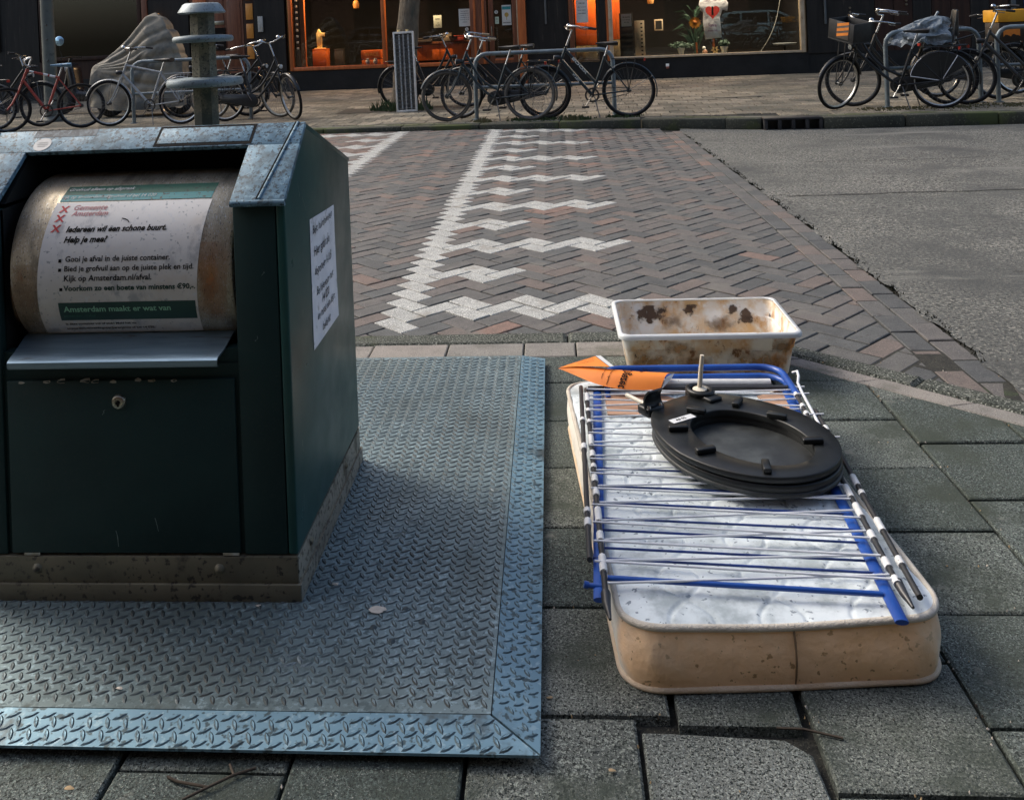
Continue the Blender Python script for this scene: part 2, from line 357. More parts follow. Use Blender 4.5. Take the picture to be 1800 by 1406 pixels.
# asphalt carriageway
m = MB(); ex = 1.497
def diag_y(x): return max((3.195 - DN[0] * x) / DN[1], -30)
xs = [ex + .02 * 0] + [ex + .25 * i for i in range(1, 16)] + [6, 7, 8.5, 10, 13, 18, 26, 40]
rows = 40
def asph(u, v):
    i = int(round(u * (len(xs) - 1))); x = xs[i]
    ya = max(diag_y(x), -20); yb = kerb_y(min(x, 12)) + .02; y = lerp(ya, yb, v)
    jx = .012 * math.sin(y * 9.1) + .01 * math.sin(y * 23.7) + .006 * math.sin(y * 61) if i == 0 else 0
    return (x + jx, y, gz(x, y) + .003)
m.grid(asph, len(xs) - 1, 160)
road_ = structure('road', m.mesh('road', ASPH, 180), 'grey worn asphalt carriageway')
CRK = mat("asphalt_crack", (.022, .023, .02), (.035, .036, .032), 20, rough=1)
random.seed(17)
for y0_, x0_, x1_, w_ in ((6.62, 1.62, 7.5, .014), (5.1, 2.6, 4.4, .008), (8.3, 2.2, 3.9, .009), (4.55, 2.15, 3.2, .007)):
    m = MB(); n_ = int((x1_ - x0_) / .06); yy_ = y0_; P_ = []
    for k in range(n_ + 1):
        x = lerp(x0_, x1_, k / n_); yy_ += random.uniform(-.012, .012) + .0008 * k * .3; ww = w_ * random.uniform(.3, 1)
        P_.append((x, yy_, ww))
    m.v = [(x, y + s_ * w2, gz(x, y) + .0062) for x, y, w2 in P_ for s_ in (-1, 1)]; m.f = [(2 * i, 2 * i + 2, 2 * i + 3, 2 * i + 1) for i in range(n_)]; m.mi = [0] * n_
    m.build('crack', CRK, road_, None)
m = MB(); m.grid(lambda u, v: (lerp(-40, -8.3, u), lerp(4.5, kerb_y(lerp(-14, -8.3, u)) , v), gz(-8, lerp(4.5, 12, v)) + .003), 6, 10)
structure('road', m.mesh('road', ASPH, 180), 'asphalt continuing beyond the brick crossing')

# ---- near pavement: concrete tiles, one object each
pav = bpy.data.objects.new('pavement', None); COL.objects.link(pav); pav['kind'] = 'structure'; pav['label'] = 'grey concrete tile pavement around the container'
PX, PY = .302, .3112
def add_tile(poly, mt, dz=0, ch=.004, name='paving_tile', parent=None, h=.05, jit=.0012, label=None):
    if len(poly) < 3 or area(poly) < 8e-4: return None
    cx = sum(p[0] for p in poly) / len(poly); cy = sum(p[1] for p in poly) / len(poly)
    v, f = slab([(x - cx, y - cy) for x, y in poly], h, ch, jit); b = MB(); b.add(v, f)
    o = link(name, b.mesh(name, mt, None), parent or pav, (cx, cy, dz))
    if label: o['label'] = label
    return o
phase = {-1: 1.661, 0: 1.628, 1: 1.812, 2: 1.648, 3: 1.797}
limits = [(0, 1, 3.462), (DN[0], DN[1], 2.982)]
for c in range(-8, 8):
    x0 = .106 + PX * c + .004; x1 = .106 + PX * (c + 1) - .004
    ph = phase.get(c, 1.661 + (.15 if c % 2 else 0) + random.uniform(-.02, .02))
    for k in range(-5, 8):
        y0 = ph + PY * k + .004; y1 = y0 + PY - .008
        if y1 < .6 or y0 > 3.5: continue
        if x1 < -.06 and y0 > 1.75: continue          # hidden under the steel plate
        if c < -4 and y1 > 1.6: continue
        if c == -1 and k == 0: x1 = .164
        poly = [(x0, y0), (x1, y0), (x1, y1), (x0, y1)]
        a = random.uniform(-.004, .004); mx, my = (x0 + x1) / 2, (y0 + y1) / 2
        poly = [(mx + (x - mx) * math.cos(a) - (y - my) * math.sin(a), my + (x - mx) * math.sin(a) + (y - my) * math.cos(a)) for x, y in poly]
        if c == 0 and k == 0: poly = [(.178, y0 + .012), (x1 - .012, y0 + .012), (x1, y1), (.178, y1)]     # cut piece beside the gap
        mt = random.choice(TILE); lab = None
        if c == 0 and k == -1:
            mt = MAT['light_tile']; poly = [(x0, y0), (x1, y0), (x1 - .012, y1 - .045), (x1 - .05, y1 - .012), (x0 + .10, y1 - .004), (x0 + .055, y1), (x0, y1)]; lab = 'paler tile with a chipped far edge'
        add_tile(clip_poly(poly, limits), mt, random.uniform(-.0025, .0025), ch=.0045, label=lab)
# light band blocks beside the kerb
for i in range(14):
    xa = -1.30 + i * .301 if i < 7 else None
    if xa is None: break
x = -1.25; i = 0
while x < .70:
    w = random.choice((.2, .3, .3)); poly = [(x + .003, 3.470), (x + w - .003, 3.470), (x + w - .003, 3.622), (x + .003, 3.622)]
    add_tile(clip_poly(poly, [(DN[0], DN[1], 3.066)]), random.choice(BAND), random.uniform(-.002, .002), ch=.004, name='band_block'); x += w
t = -.06; DT = (.722, -.692); P0 = (.657, 3.628)
while t < 3.0:
    w = .30; a0 = t + .003; a1 = t + w - .003
    def dp(s, n): return (DT[0] * s + DN[0] * n, DT[1] * s + DN[1] * n)
    s0 = DT[0] * P0[0] + DT[1] * P0[1]
    sk = .05
    poly = [dp(s0 + a0, 2.988), dp(s0 + a1, 2.988), dp(s0 + a1 + sk, 3.066), dp(s0 + a0 + sk, 3.066)]
    add_tile(clip_poly(poly, [(0, 1, 3.622)]), random.choice(BAND), random.uniform(-.002, .002), ch=.004, name='band_block'); t += w
# near kerb: dark coarse stones
kb = bpy.data.objects.new('kerb', None); COL.objects.link(kb); kb['kind'] = 'structure'; kb['label'] = 'dark coarse kerb stones edging the near pavement'
x = -1.9
while x < .7:
    w = .92 if x > -1.5 else 1.0
    poly = clip_poly([(x + .003, 3.630), (x + w - .003, 3.630), (x + w - .003, 3.752), (x + .003, 3.752)], [(DN[0], DN[1], 3.176 + 0)])
    add_tile(clip_poly(poly, [(.97, -.24, .97 * .665 - .24 * 3.69)]), KERB, random.uniform(0, .004), ch=.014, name='kerb_stone', parent=kb, h=.1); x += w
t = -.03
while t < 3.0:
    w = .72
    poly = [dp(s0 + t + .003, 3.072), dp(s0 + t + w - .003, 3.072), dp(s0 + t + w - .003, 3.174), dp(s0 + t + .003, 3.174)]
    add_tile(clip_poly(poly, [(-.97, .24, -.97 * .665 + .24 * 3.69)]), KERB, random.uniform(0, .004), ch=.014, name='kerb_stone', parent=kb, h=.1); t += w

# ---- herringbone brick crossing
cross = bpy.data.objects.new('brick_crossing', None); COL.objects.link(cross); cross['kind'] = 'structure'
cross['label'] = 'herringbone clay brick crossing with white zigzag markings'
W = .1045; HW = W / math.sqrt(2); GAP = .0075
OX = -.715 - 1.5 * HW; OY = 4.16 - .5 * HW
X0m = 0
def is_white(m_, t, kind):
    """m_: column, t: depth step relative to the first spur row"""
    for base, sgn in ((0, 1), (-4, -1)):
        if m_ == base and kind == 'H' and t >= -1: return True
        q, r = divmod(t, 4); n = 3 if q % 2 == 0 else 1
        if t >= -1:
            if kind == 'V' and r == 0:
                k = (m_ - base) if sgn > 0 else (base - 1 - m_)
                if 0 <= k <= n: return True
            if kind == 'H' and r in (0, 1):
                k = (m_ - base) if sgn > 0 else (base - m_)
                if 1 <= k <= n: return True
    return False
bricks = []
planes0 = [(1, 0, 1.288)]
for m_ in range(-28, 9):
    for t in range(-16, 62):
        for kind, ang, dx, dy in (('H', -math.pi / 4, 1.5, -.5), ('V', math.pi / 4, 3.5, .5)):
            x = OX + (4 * m_ + dx) * HW; y = OY + (2 * t + dy) * HW
            ky = kerb_y(x)
            if x < -8.2 or x > 1.5 or y < 2.2 or (x < .5 and y < 3.6) or y > ky + .1: continue
            if x < -2.6 and y < 6.5: continue
            if x < -1.0 - (y - 3.7) * .45 and y < 9: continue
            a = ang + random.uniform(-.012, .012)
            poly = rect_rot(x + random.uniform(-.0012, .0012), y + random.uniform(-.0012, .0012), 2 * W - GAP, W - GAP, a)
            pl = planes0 + [(0, 1, ky - .012), (0, -1, -3.760) if x < .675 else (-DN[0], -DN[1], -3.182)]
            full = all(all(nx * p[0] + ny * p[1] <= c for nx, ny, c in pl) for p in poly)
            if not full:
                poly = clip_poly(poly, pl)
                if len(poly) < 3 or area(poly) < 6e-4: continue
            bricks.append([y, x, poly, full, a, 'white_brick' if is_white(m_, t, kind) else 'brick'])
# two stretcher courses along the asphalt
y = 2.45; 
for col_, off in ((1.343, 0), (1.446, .1)):
    y = 2.2 + off
    while y < 11:
        poly = clip_poly(rect_rot(col_ + random.uniform(-.002, .002), y, .198, .096, math.pi / 2 + random.uniform(-.008, .008)), [(-DN[0], -DN[1], -3.182), (0, 1, kerb_y(col_) - .012)])
        if len(poly) >= 3 and area(poly) > 6e-4: bricks.append([y, col_, poly, len(poly) == 4 and abs(area(poly) - .198 * .096) < 1e-5, math.pi / 2, 'edge_brick'])
        y += .2055
bricks.sort(key=lambda b: b[0])
bmesh_cache = {}
cnt = {}
rest = {'brick': MB(), 'white_brick': MB(), 'edge_brick': MB()}
def brick_var(name, x, y):
    if name == 'white_brick': return 0
    r = random.random()
    if x < -1.9: return random.choice((5, 7, 3, 1, 5, 1))
    red = .085 if name == 'brick' else .12
    if r < red: return random.choice((5, 7, 5, 3))
    return random.choice((0, 1, 2, 3, 4, 6, 0, 2))
for y, x, poly, full, a, name in bricks:
    bx = sum(p[0] for p in poly) / len(poly); by = sum(p[1] for p in poly) / len(poly)
    z = gz(bx, by) + random.uniform(-.0022, .0022); vi = brick_var(name, bx, by); mt = WBRICK if name == 'white_brick' else BRICK[vi]
    n = cnt.get(name, 0)
    vis = bx > -1.0 - (by - 3.7) * .30
    if n < 300 and vis:
        cnt[name] = n + 1
        if full:
            key = (name == 'edge_brick', name, vi, random.randrange(3))
            if key not in bmesh_cache:
                l = .198 if key[0] else 2 * W - GAP; w = .096 if key[0] else W - GAP
                v, f = slab([(-l / 2, -w / 2), (l / 2, -w / 2), (l / 2, w / 2), (-l / 2, w / 2)], .03, .0035, .0008); b = MB(); b.add(v, f); bmesh_cache[key] = b.mesh(name, mt, None)
            o = link(name, bmesh_cache[key], cross, (bx, by, z)); o.rotation_euler = (random.uniform(-.008, .008), random.uniform(-.008, .008), a)
        else: add_tile(poly, mt, z, .0035, name, cross, .03, .0008)
    else:
        v, f = slab([(px - bx, py - by) for px, py in poly], .03, .0035, .0012)
        rest[name].m = vi; rest[name].add([(p[0] + bx, p[1] + by, p[2] + z) for p in v], f)
for name, b in rest.items():
    if b.v:
        o = b.build(name, WBRICK if name == 'white_brick' else BRICK, cross, None); o['kind'] = 'stuff'

# ---- far kerb and far pavement
fk = bpy.data.objects.new('kerb', None); COL.objects.link(fk); fk['kind'] = 'structure'; fk['label'] = 'kerb along the far pavement below the bicycles'
def along(d):
    for (xa, ya), (xb, yb) in zip(KL, KL[1:]):
        l = math.hypot(xb - xa, yb - ya)
        if d <= l: return (lerp(xa, xb, d / l), lerp(ya, yb, d / l)), math.atan2(yb - ya, xb - xa)
        d -= l
    return KL[-1], 0
d = .2
while d < 25:
    (x, y), a = along(d + .5); l = .992
    x0_, x1_ = x - .496, x + .496
    if x0_ < 3.115 and x1_ > 2.445:
        if x0_ < 2.445: x1_ = 2.443
        elif x1_ > 3.115: x0_ = 3.117
        else: x1_ = x0_
    l = x1_ - x0_; y += (x0_ + l / 2 - x) * math.tan(a); x = x0_ + l / 2
    if l > .05:
        b = MB(); b.box((-l / 2, 0, -.16), (l / 2, .16, 0), .018); o = link('kerb_stone', b.mesh('kerb_stone', FARKERB, 40), fk, (x, y, ZF + random.uniform(-.003, .003)), a)
    d += 1.0
fp = bpy.data.objects.new('pavement', None); COL.objects.link(fp); fp['kind'] = 'structure'; fp['label'] = 'wide beige tiled pavement in front of the shops'
m = MB()
m.add([p for (x, y) in KL for p in ((x, y + .1, ZF - .012), (x, 21, ZF - .012))], [(2 * i, 2 * i + 2, 2 * i + 3, 2 * i + 1) for i in range(len(KL) - 1)])
bed = m.build('joint_bed', JOINT, fp, None)
tiles = []
PA = -.06; ca, sa = math.cos(PA), math.sin(PA)
for i in range(-48, 46):
    for j in range(0, 32):
        u = i * .304 + (.152 if j % 2 else 0); w_ = 11.2 + j * .304 - 1.2
        x = u * ca - w_ * sa * .0 + 0; y = 11.3 + j * .304 + u * sa - .6
        if y < kerb_y(max(-13.9, min(11.9, x))) + .47 or y > 19.75 - .0527 * (x + 5.6) - .1 or x < -11 or x > 10: continue
        tiles.append((y - (x if x > 0 else 0) * .0, x, y))
tiles.sort()
fcache = {}; n = 0; rest_f = MB()
def fvis(x, y): px = 838 + (x / y - .079) * 1618; return 520 < px < 1480 and y < 19
for _, x, y in tiles:
    vi = random.randrange(4)
    if n < 300 and fvis(x, y):
        k = (vi, random.randrange(2))
        if k not in fcache:
            v, f = slab([(-.1465, -.1465), (.1465, -.1465), (.1465, .1465), (-.1465, .1465)], .02, .006, .0015); b = MB(); b.add(v, f); fcache[k] = b.mesh('paving_tile', FAR[vi], None)
        link('paving_tile', fcache[k], fp, (x, y, ZF + random.uniform(-.004, .004)), PA); n += 1
    else:
        v, f = slab(rect_rot(0, 0, .293, .293, PA), .02, .006, .0015); rest_f.m = vi; rest_f.add([(p[0] + x, p[1] + y, p[2] + ZF) for p in v], f)
o = rest_f.build('paving_tile', FAR, fp, None); o['kind'] = 'stuff'
# strip of narrow blocks behind the far kerb
BLK = [mat("mossy_block_%d" % i, a, tuple(x * .7 for x in a), 5, speck=(tuple(x * 1.6 for x in a), 50, .62, .1), rough=.9, bump=(.4, 50, .005), stains=[((.07, .08, .03), 1.3, .54, .16)]) for i, a in enumerate([(.15, .145, .11), (.12, .12, .095)])]
d = .3; bl = MB(); cnt_ = 0
while d < 24.5:
    (x, y), a = along(d)
    nx, ny = -math.sin(a), math.cos(a)
    px, py = x + nx * .24, y + ny * .24
    b = MB(); v, f = slab([(-.098, -.07), (.098, -.07), (.098, .07), (-.098, .07)], .02, .005, .002)
    vi = random.randrange(2)
    b.add(v, f); link('border_block', b.mesh('border_block', BLK[vi], None), fp, (px, py, ZF + random.uniform(-.004, .003)), a); d += .2
# ================================================================== STEEL PLATFORM
PZ = .036
plat = thing('steel_platform', 'blue-grey diamond tread steel plate lying round the foot of the waste container', 'steel plate', (-.92, 2.46, 0))
m = MB(); m.box((-1.77, 1.612, PZ - .006), (-.155, 3.387, PZ)); m.build('deck_plate', PLATE, plat, None, True)
def quad_sheet(mb, p, t=.005):
    lo = [(x, y, z - t) for x, y, z in p]; n = len(p)
    mb.add(lo + list(p), [tuple(range(n))[::-1], tuple(range(n, 2 * n))] + [(i, (i + 1) % n, n + (i + 1) % n, n + i) for i in range(n)])
EZ = .024
g = .0022
m = MB(); quad_sheet(m, [(-1.85, 1.536, EZ), (-.069, 1.536, EZ), (-.157, 1.610, PZ), (-1.77, 1.610, PZ)]); fe = m.build('edge_strip', STRIP, plat, None, True)
m = MB(); quad_sheet(m, [(-.067, 1.539, EZ), (-.067, 3.387, EZ), (-.153, 3.387, PZ), (-.153, 1.6125, PZ)]); se = m.build('edge_strip', STRIP, plat, None, True)
m = MB(); quad_sheet(m, [(-1.852, 3.387, EZ), (-1.852, 1.539, EZ), (-1.772, 1.6125, PZ), (-1.772, 3.387, PZ)]); m.build('edge_strip', STRIP, plat, None, True)
m = MB(); m.box((-1.80, 1.575, .001), (-.095, 3.375, .0165)); m.build('frame', BLACKIN, plat, None, True)  # black box added so the gap under the plate reads as shadow
def treads(mb, pts, L=.0285, w=.0088, h=.0021):
    for x, y, z, nx, a in pts:
        ca_, sa_ = math.cos(a), math.sin(a); vs = []
        for u, q, hh in ((-.5, 0, 0), (-.25, -.42, 0), (.05, -.5, 0), (.3, -.38, 0), (.5, 0, 0), (.3, .38, 0), (.05, .5, 0), (-.25, .42, 0),
                         (-.33, 0, .85), (.04, -.25, 1), (.34, 0, .85), (.04, .25, 1)):
            px, py = u * L, q * w
            X, Y = px * ca_ - py * sa_, px * sa_ + py * ca_
            vs.append((x + X, y + Y, z + nx[0] * X + nx[1] * Y + hh * h))
        mb.m = 0; mb.add(vs, [(0, 1, 8), (1, 2, 9, 8), (2, 3, 10, 9), (3, 4, 10), (4, 5, 10), (5, 6, 11, 10), (6, 7, 8, 11), (7, 0, 8)])
        mb.m = 1; mb.f.append(tuple(len(mb.v) - 12 + q for q in (8, 9, 10, 11))); mb.mi.append(1); mb.m = 0
TX, TY = .0335, .0275
pts = []; A1, A2 = R(29), R(118)
for i in range(-2, 54):
    for j in range(0, 68):
        for off, a in (((0, 0), A1), ((.5, .5), A2)):
            x = -1.76 + (i + off[0]) * TX; y = 1.622 + (j + off[1]) * TY
            if -1.755 < x < -.168 and 1.622 < y < 3.375 and not (-1.35 < x < -.59 and 1.93 < y < 2.57): pts.append((x, y, PZ, (0, 0), a))
m = MB(); treads(m, pts); o = m.build('tread_pattern', [TREAD, TREADT], plat, None, True); o['kind'] = 'stuff'
pts = []; sl = (PZ - EZ) / .075
for i in range(-2, 56):
    for j in range(0, 4):
        for off, a in (((0, 0), A1), ((.5, .5), A2)):
            x = -1.8 + (i + off[0]) * TX; y = 1.545 + (j + off[1]) * TY * .9
            if y > 1.60 or y < 1.545: continue
            if x < -1.83 + (y - 1.536) or x > -.085 - (y - 1.536) * 1.15: continue
            pts.append((x, y, lerp(EZ, PZ, (y - 1.536) / .074), (0, sl), a))
m = MB(); treads(m, pts); o = m.build('tread_pattern', [TREADS, STRIP], fe, None, True); o['kind'] = 'stuff'
pts = []; sl2 = -(PZ - EZ) / .086
for j in range(-2, 56):
    for i in range(0, 4):
        for off, a in (((0, 0), R(119)), ((.5, .5), R(28))):
            y = 1.56 + (j + off[0]) * TX; x = -.146 + (i + off[1]) * TY * .95
            if x > -.078 or x < -.148: continue
            if y < 1.56 + (-.067 - x) * .87 or y > 3.375: continue
            pts.append((x, y, lerp(PZ, EZ, (x + .153) / .086), (sl2, 0), a))
m = MB(); treads(m, pts, .023, .0085); o = m.build('tread_pattern', [TREADS, STRIP], se, None, True); o['kind'] = 'stuff'
for x, y in ((-.353, 1.902), (-.411, 1.843), (-.312, 1.862), (-.366, 1.801)):
    m = MB(); m.lathe([(0, .0038), (.005, .0036), (.0065, .001), (.0085, .0003)], 12, 'z', (x, y, PZ)); m.build('bolt', TREAD, plat, 60, True)

# ================================================================== WASTE CONTAINER
XL, XR, OL, ORR = -1.361, -.587, -1.243, -.705
con = thing('waste_container', 'dark green underground waste container with steel drum, text sticker and blue-grey sloping top', 'waste container', (-.974, 2.25, PZ))
def yf(z): return 1.932 + .018 * (z - .13) / .77
m = MB(); m.box((XL - .005, 1.923, PZ), (XR + .004, 2.576, .0735), .0015); m.build('base_flange', PLINTH, con, 30, True)
m = MB(); m.box((XL + .001, 1.929, .0735), (XR - .002, 2.570, .131), .001); m.build('plinth', PLINTH, con, 30, True)
m = MB(); m.box((XR - .0018, 1.931, .0737), (XR + .0002, 2.568, .1305)); m.build('side_light_strip', PLINTH_LIT, con, None, True)  # thin sheets added to carry the painted side light
m = MB(); m.box((XR + .0042, 1.925, PZ + .0006), (XR + .0058, 2.574, .0728)); m.build('side_light_strip', PLINTH_LIT, con, None, True)
for x in (-1.174, -.762):
    m = MB(); m.lathe([(0, -.008), (.006, -.007), (.0085, -.003), (.011, -.001), (.0115, 0)], 14, 'y', (x, 1.929, .105)); m.build('bolt', PLINTH, con, 60, True)
for y in (2.03, 2.39):
    m = MB(); m.lathe([(0, .008), (.006, .007), (.0085, .003), (.0115, 0)], 14, 'x', (XR - .002, y, .108)); m.build('bolt', PLINTH, con, 60, True)
prof = [(yf(.133), .133), (2.571, .115 + .018), (2.584, .895), (2.139, 1.042), (yf(.9), .897)]
for a, b in ((XR - .022, XR), (XL, XL + .022)):
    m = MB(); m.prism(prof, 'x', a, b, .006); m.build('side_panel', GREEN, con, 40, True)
# front pillars
for a, b in ((ORR, XR - .0225), (XL + .0225, OL)):
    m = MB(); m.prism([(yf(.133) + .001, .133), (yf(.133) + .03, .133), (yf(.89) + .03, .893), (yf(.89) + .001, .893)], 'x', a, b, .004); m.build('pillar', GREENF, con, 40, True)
# lower front behind the door and the lip above it
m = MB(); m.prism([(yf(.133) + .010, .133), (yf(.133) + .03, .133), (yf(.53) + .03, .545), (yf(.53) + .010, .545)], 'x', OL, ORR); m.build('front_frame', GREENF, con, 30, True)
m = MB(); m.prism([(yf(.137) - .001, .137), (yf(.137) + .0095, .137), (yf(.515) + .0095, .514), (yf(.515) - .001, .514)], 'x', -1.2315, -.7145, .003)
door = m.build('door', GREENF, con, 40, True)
m = MB(); m.lathe([(0, -.006), (.005, -.006), (.006, -.0075), (.0125, -.0075), (.0150, -.005), (.0165, 0)], 20, 'y', (-.974, yf(.468) - .001, .468)); lk = m.build('lock', LOCK, door, 50, True)
m = MB(); m.lathe([(0, -.0085), (.0040, -.0085), (.0045, -.0065)], 12, 'y', (-.974, yf(.468) - .001, .468)); m.box((-.976, yf(.468) - .0092, .459), (-.972, yf(.468) - .008, .469)); m.build('lock', INK, door, 50, True)
m = MB()
random.seed(3)
for i in range(9):
    x = -1.19 + i * .043 + random.uniform(-.012, .012); w = random.uniform(.004, .014)
    n_ = 7; cz = .5125 + random.uniform(-.0015, .001)
    pl = [(x + w * math.cos(2 * math.pi * k / n_) * random.uniform(.6, 1.1), cz + w * .32 * math.sin(2 * math.pi * k / n_) * random.uniform(.5, 1.3)) for k in range(n_)]
    m.add([(px, yf(.515) - .0018 + max(0, pz - .5125) * 1.5, pz) for px, pz in pl], [tuple(range(n_))])
for cx_ in (-1.185, -.735): m.box((cx_ - .018, yf(.137) - .0022, .1335), (cx_ + .018, yf(.137) - .001, .1385))
m.build('paint_chip', CHIP, door, None, True)
# recess walls
m = MB()
m.box((OL - .012, 1.966, .50), (OL, 2.38, .89)); m.box((ORR, 1.966, .50), (ORR + .012, 2.38, .89))
m.box((OL, 2.37, .5), (ORR, 2.38, 1.0)); m.box((OL, 1.966, .50), (ORR, 2.38, .51))
m.prism([(1.985, .90), (2.38, .90), (2.38, .93), (2.12, 1.01)], 'x', OL - .012, OL); m.prism([(1.985, .90), (2.38, .90), (2.38, .93), (2.12, 1.01)], 'x', ORR, ORR + .012)
m.build('recess', BLACKIN, con, None, True)
# roof: front slope
def rp(x, t, h=0.0): return (x, 1.942 + .197 * t - .609 * h, .899 + .146 * t + .793 * h)
def slope_slab(mb, x0, x1, t0, t1, h0, h1, c=.0015):
    q = MB(tf=lambda p: Vector(rp(p[0], p[1] / .245, p[2]))); q.box((x0, t0 * .245, h0), (x1, t1 * .245, h1), c); mb.v, mb.f, mb.mi = mb.v + q.v, mb.f + [tuple(i + len(mb.v) for i in f) for f in q.f], mb.mi + q.mi
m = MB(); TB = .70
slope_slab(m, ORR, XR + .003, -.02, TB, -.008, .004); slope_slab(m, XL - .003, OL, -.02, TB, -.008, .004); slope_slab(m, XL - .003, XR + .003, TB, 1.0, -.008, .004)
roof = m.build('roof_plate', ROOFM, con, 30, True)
m = MB(); m.prism([(2.139, 1.0465), (2.131, 1.036), (2.586, .887), (2.590, .8965)], 'x', XL - .001, XR + .001, .0015); m.build('back_slope', GREEN, con, 30, True)
m = MB(); m.box((XL + .022, 2.562, .133), (XR - .022, 2.570, .89)); m.build('back_panel', GREEN, con, None, True)
# slanted seam ribs and nose lips
for sgn, x0, x1 in ((1, -.607, -.647), (-1, -1.341, -1.301)):
    m = MB(); m.tube([rp(x0, .995, .0045), rp(x1, .01, .0045)], .0022, 6); m.build('seam', INK, roof, 60, True)
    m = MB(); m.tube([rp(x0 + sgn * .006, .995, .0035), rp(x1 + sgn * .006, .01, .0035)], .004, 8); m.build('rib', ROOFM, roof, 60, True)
for x0, x1 in ((ORR, XR + .003), (XL - .003, OL)):
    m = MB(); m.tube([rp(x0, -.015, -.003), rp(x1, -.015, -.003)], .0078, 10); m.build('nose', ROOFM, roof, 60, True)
m = MB(); slope_slab(m, -.9345, -.6995, .715, .990, .0035, .0048, 0); pn = m.build('hatch_gap', INK, con, None, True)
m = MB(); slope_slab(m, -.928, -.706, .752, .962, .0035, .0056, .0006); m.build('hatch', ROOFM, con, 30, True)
m = MB(); slope_slab(m, -1.245, -1.09, .90, .995, .0038, .0044, 0); m.build('tape_residue', mat("dark_residue", (.05, .06, .065), (.09, .11, .12), 30, speck=((.16, .2, .22), 90, .55, .2), rough=.7), con, None, True)
m = MB(); m.add([rp(-1.212 + .021 * math.cos(a), .80 + .088 * math.sin(a), .0048) for a in [2 * math.pi * k / 24 for k in range(24)]], [tuple(range(24))])
rs = m.build('round_sticker', mat("grey_round_sticker", (.36, .38, .38), (.3, .32, .33), 60, rough=.5), con, None, True)
m = MB()
for k, (yy, w) in enumerate(((.82, .024), (.795, .026), (.77, .02))):
    m.add([rp(-1.212 - w / 2, yy, .0052), rp(-1.212 + w / 2, yy, .0052), rp(-1.212 + w / 2, yy + .010, .0052), rp(-1.212 - w / 2, yy + .010, .0052)], [(0, 1, 2, 3)])
m.build('print', mat("faded_print", (.2, .21, .2), (.26, .27, .27), 60), rs, None, True)
# drum
YC, ZC, RD = 2.15, .74, .2
m = MB(); m.lathe([(.0, -1.222), (.185, -1.222), (.196, -1.219), (RD, -1.21), (RD, -.718), (.196, -.713), (.185, -.711), (0, -.711)], 96, 'x', (0, YC, ZC))
m.build('drum', STAINLESS, con, 40, True, True)
def onD(x, s, h):                       # arc position s above the drum's foremost line
    a = s / RD; r = RD + h
    return (x + .09 * s, YC - r * math.cos(a), ZC + r * math.sin(a))
m = MB(); m.grid(lambda u, v: onD(lerp(-1.1535, -.789, u), lerp(-.1545, .1725, v), .0011 + .0004 * math.sin(9 * u + 7 * v) ** 2), 12, 40); st = m.build('sticker', STICK, con, 60, True)
m = MB(); m.grid(lambda u, v: onD(lerp(-1.1505, -.793, u), lerp(.197, .226, v), .0008), 8, 6); tb = m.build('banner_sticker', DGREENP, con, 60, True)
m = MB(); m.grid(lambda u, v: onD(lerp(-1.1505, -.793, u), lerp(.176, .1965, v), .0008), 8, 6); tb2 = m.build('banner_sticker', TEAL, con, 60, True)
def on_drum(name, mt, x0, x1, s0, s1):
    c = Vector(onD((x0 + x1) / 2, (s0 + s1) / 2, .0006)); b = MB(); b.grid(lambda u, v: Vector(onD(lerp(x0, x1, u), lerp(s0, s1, v), .0006)) - c, 8, 16)
    o = link(name, b.mesh(name, mt, 60), con); o.location = c - con.location; return o
on_drum('rust_stain', blotch("orange_rust", (.50, .20, .045), (.32, .12, .035), (.055, .12, .12), .60, 40, .5, 1.1, .62), -.795, -.722, -.12, .07)
on_drum('rust_stain', blotch("brown_rust", (.26, .14, .06), (.18, .10, .05), (.06, .13, .13), .60, 36, .5, 1.1, .6), -1.216, -1.155, -.14, .03)
def dtext(s, x, arc_, width, ink, parent, bold=0.0, ital=0.0, name='lettering'):
    b = MB(); b.text(s, lambda u, v: onD(x + u - .09 * arc_ * 0, arc_ + v, .0021), width, bold, ital); return b.build(name, ink, parent, None, True)
def dx(xw, s): return xw - .09 * s
dtext('Grofvuil alleen op afspraak', dx(-1.1244, .21), .2085, .157, INKW, tb, .012, .25)
dtext('Kijk op amsterdam.nl/grofvuil of bel 14 020', dx(-1.135, .186), .1845, .225, INKW, tb2, 0, .15)
dtext('Gemeente', dx(-1.0922, .152), .1515, .078, INKP, st, .012, .22)
dtext('Amsterdam', dx(-1.0931, .137), .1365, .085, INKP, st, .012, .22)
dtext('Iedereen wil een schone buurt.', dx(-1.0956, .099), .0985, .231, INK, st, .034, .22)
dtext('Help je mee?', dx(-1.0969, .075), .0755, .100, INK, st, .034, .22)
dtext('Gooi je afval in de juiste container.', dx(-1.089, .035), .0342, .239, INK, st, .016)
dtext('Bied je grofvuil aan op de juiste plek en tijd.', dx(-1.0909, .014), .0136, .2945, INK, st, .016)
dtext('Kijk op Amsterdam.nl/afval.', dx(-1.0923, -.007), -.0078, .200, INK, st, .016)
dtext('Voorkom zo een boete van minstens €90,-.', dx(-1.0953, -.029), -.0298, .300, INKG, st, .032)
m = MB()
for s_ in (.0365, .0165, -.0265):
    x_ = dx(-1.1045, s_); m.add([onD(x_, s_ - .0035, .0021), onD(x_ + .007, s_ - .0035, .0021), onD(x_ + .007, s_ + .0035, .0021), onD(x_, s_ + .0035, .0021)], [(0, 1, 2, 3)])
m.build('bullet', INK, st, None, True)
m = MB(); m.grid(lambda u, v: onD(lerp(-1.108, -.794, u), lerp(-.108, -.0585, v), .0017), 8, 8); m.build('green_bar', BAR, st, None, True)
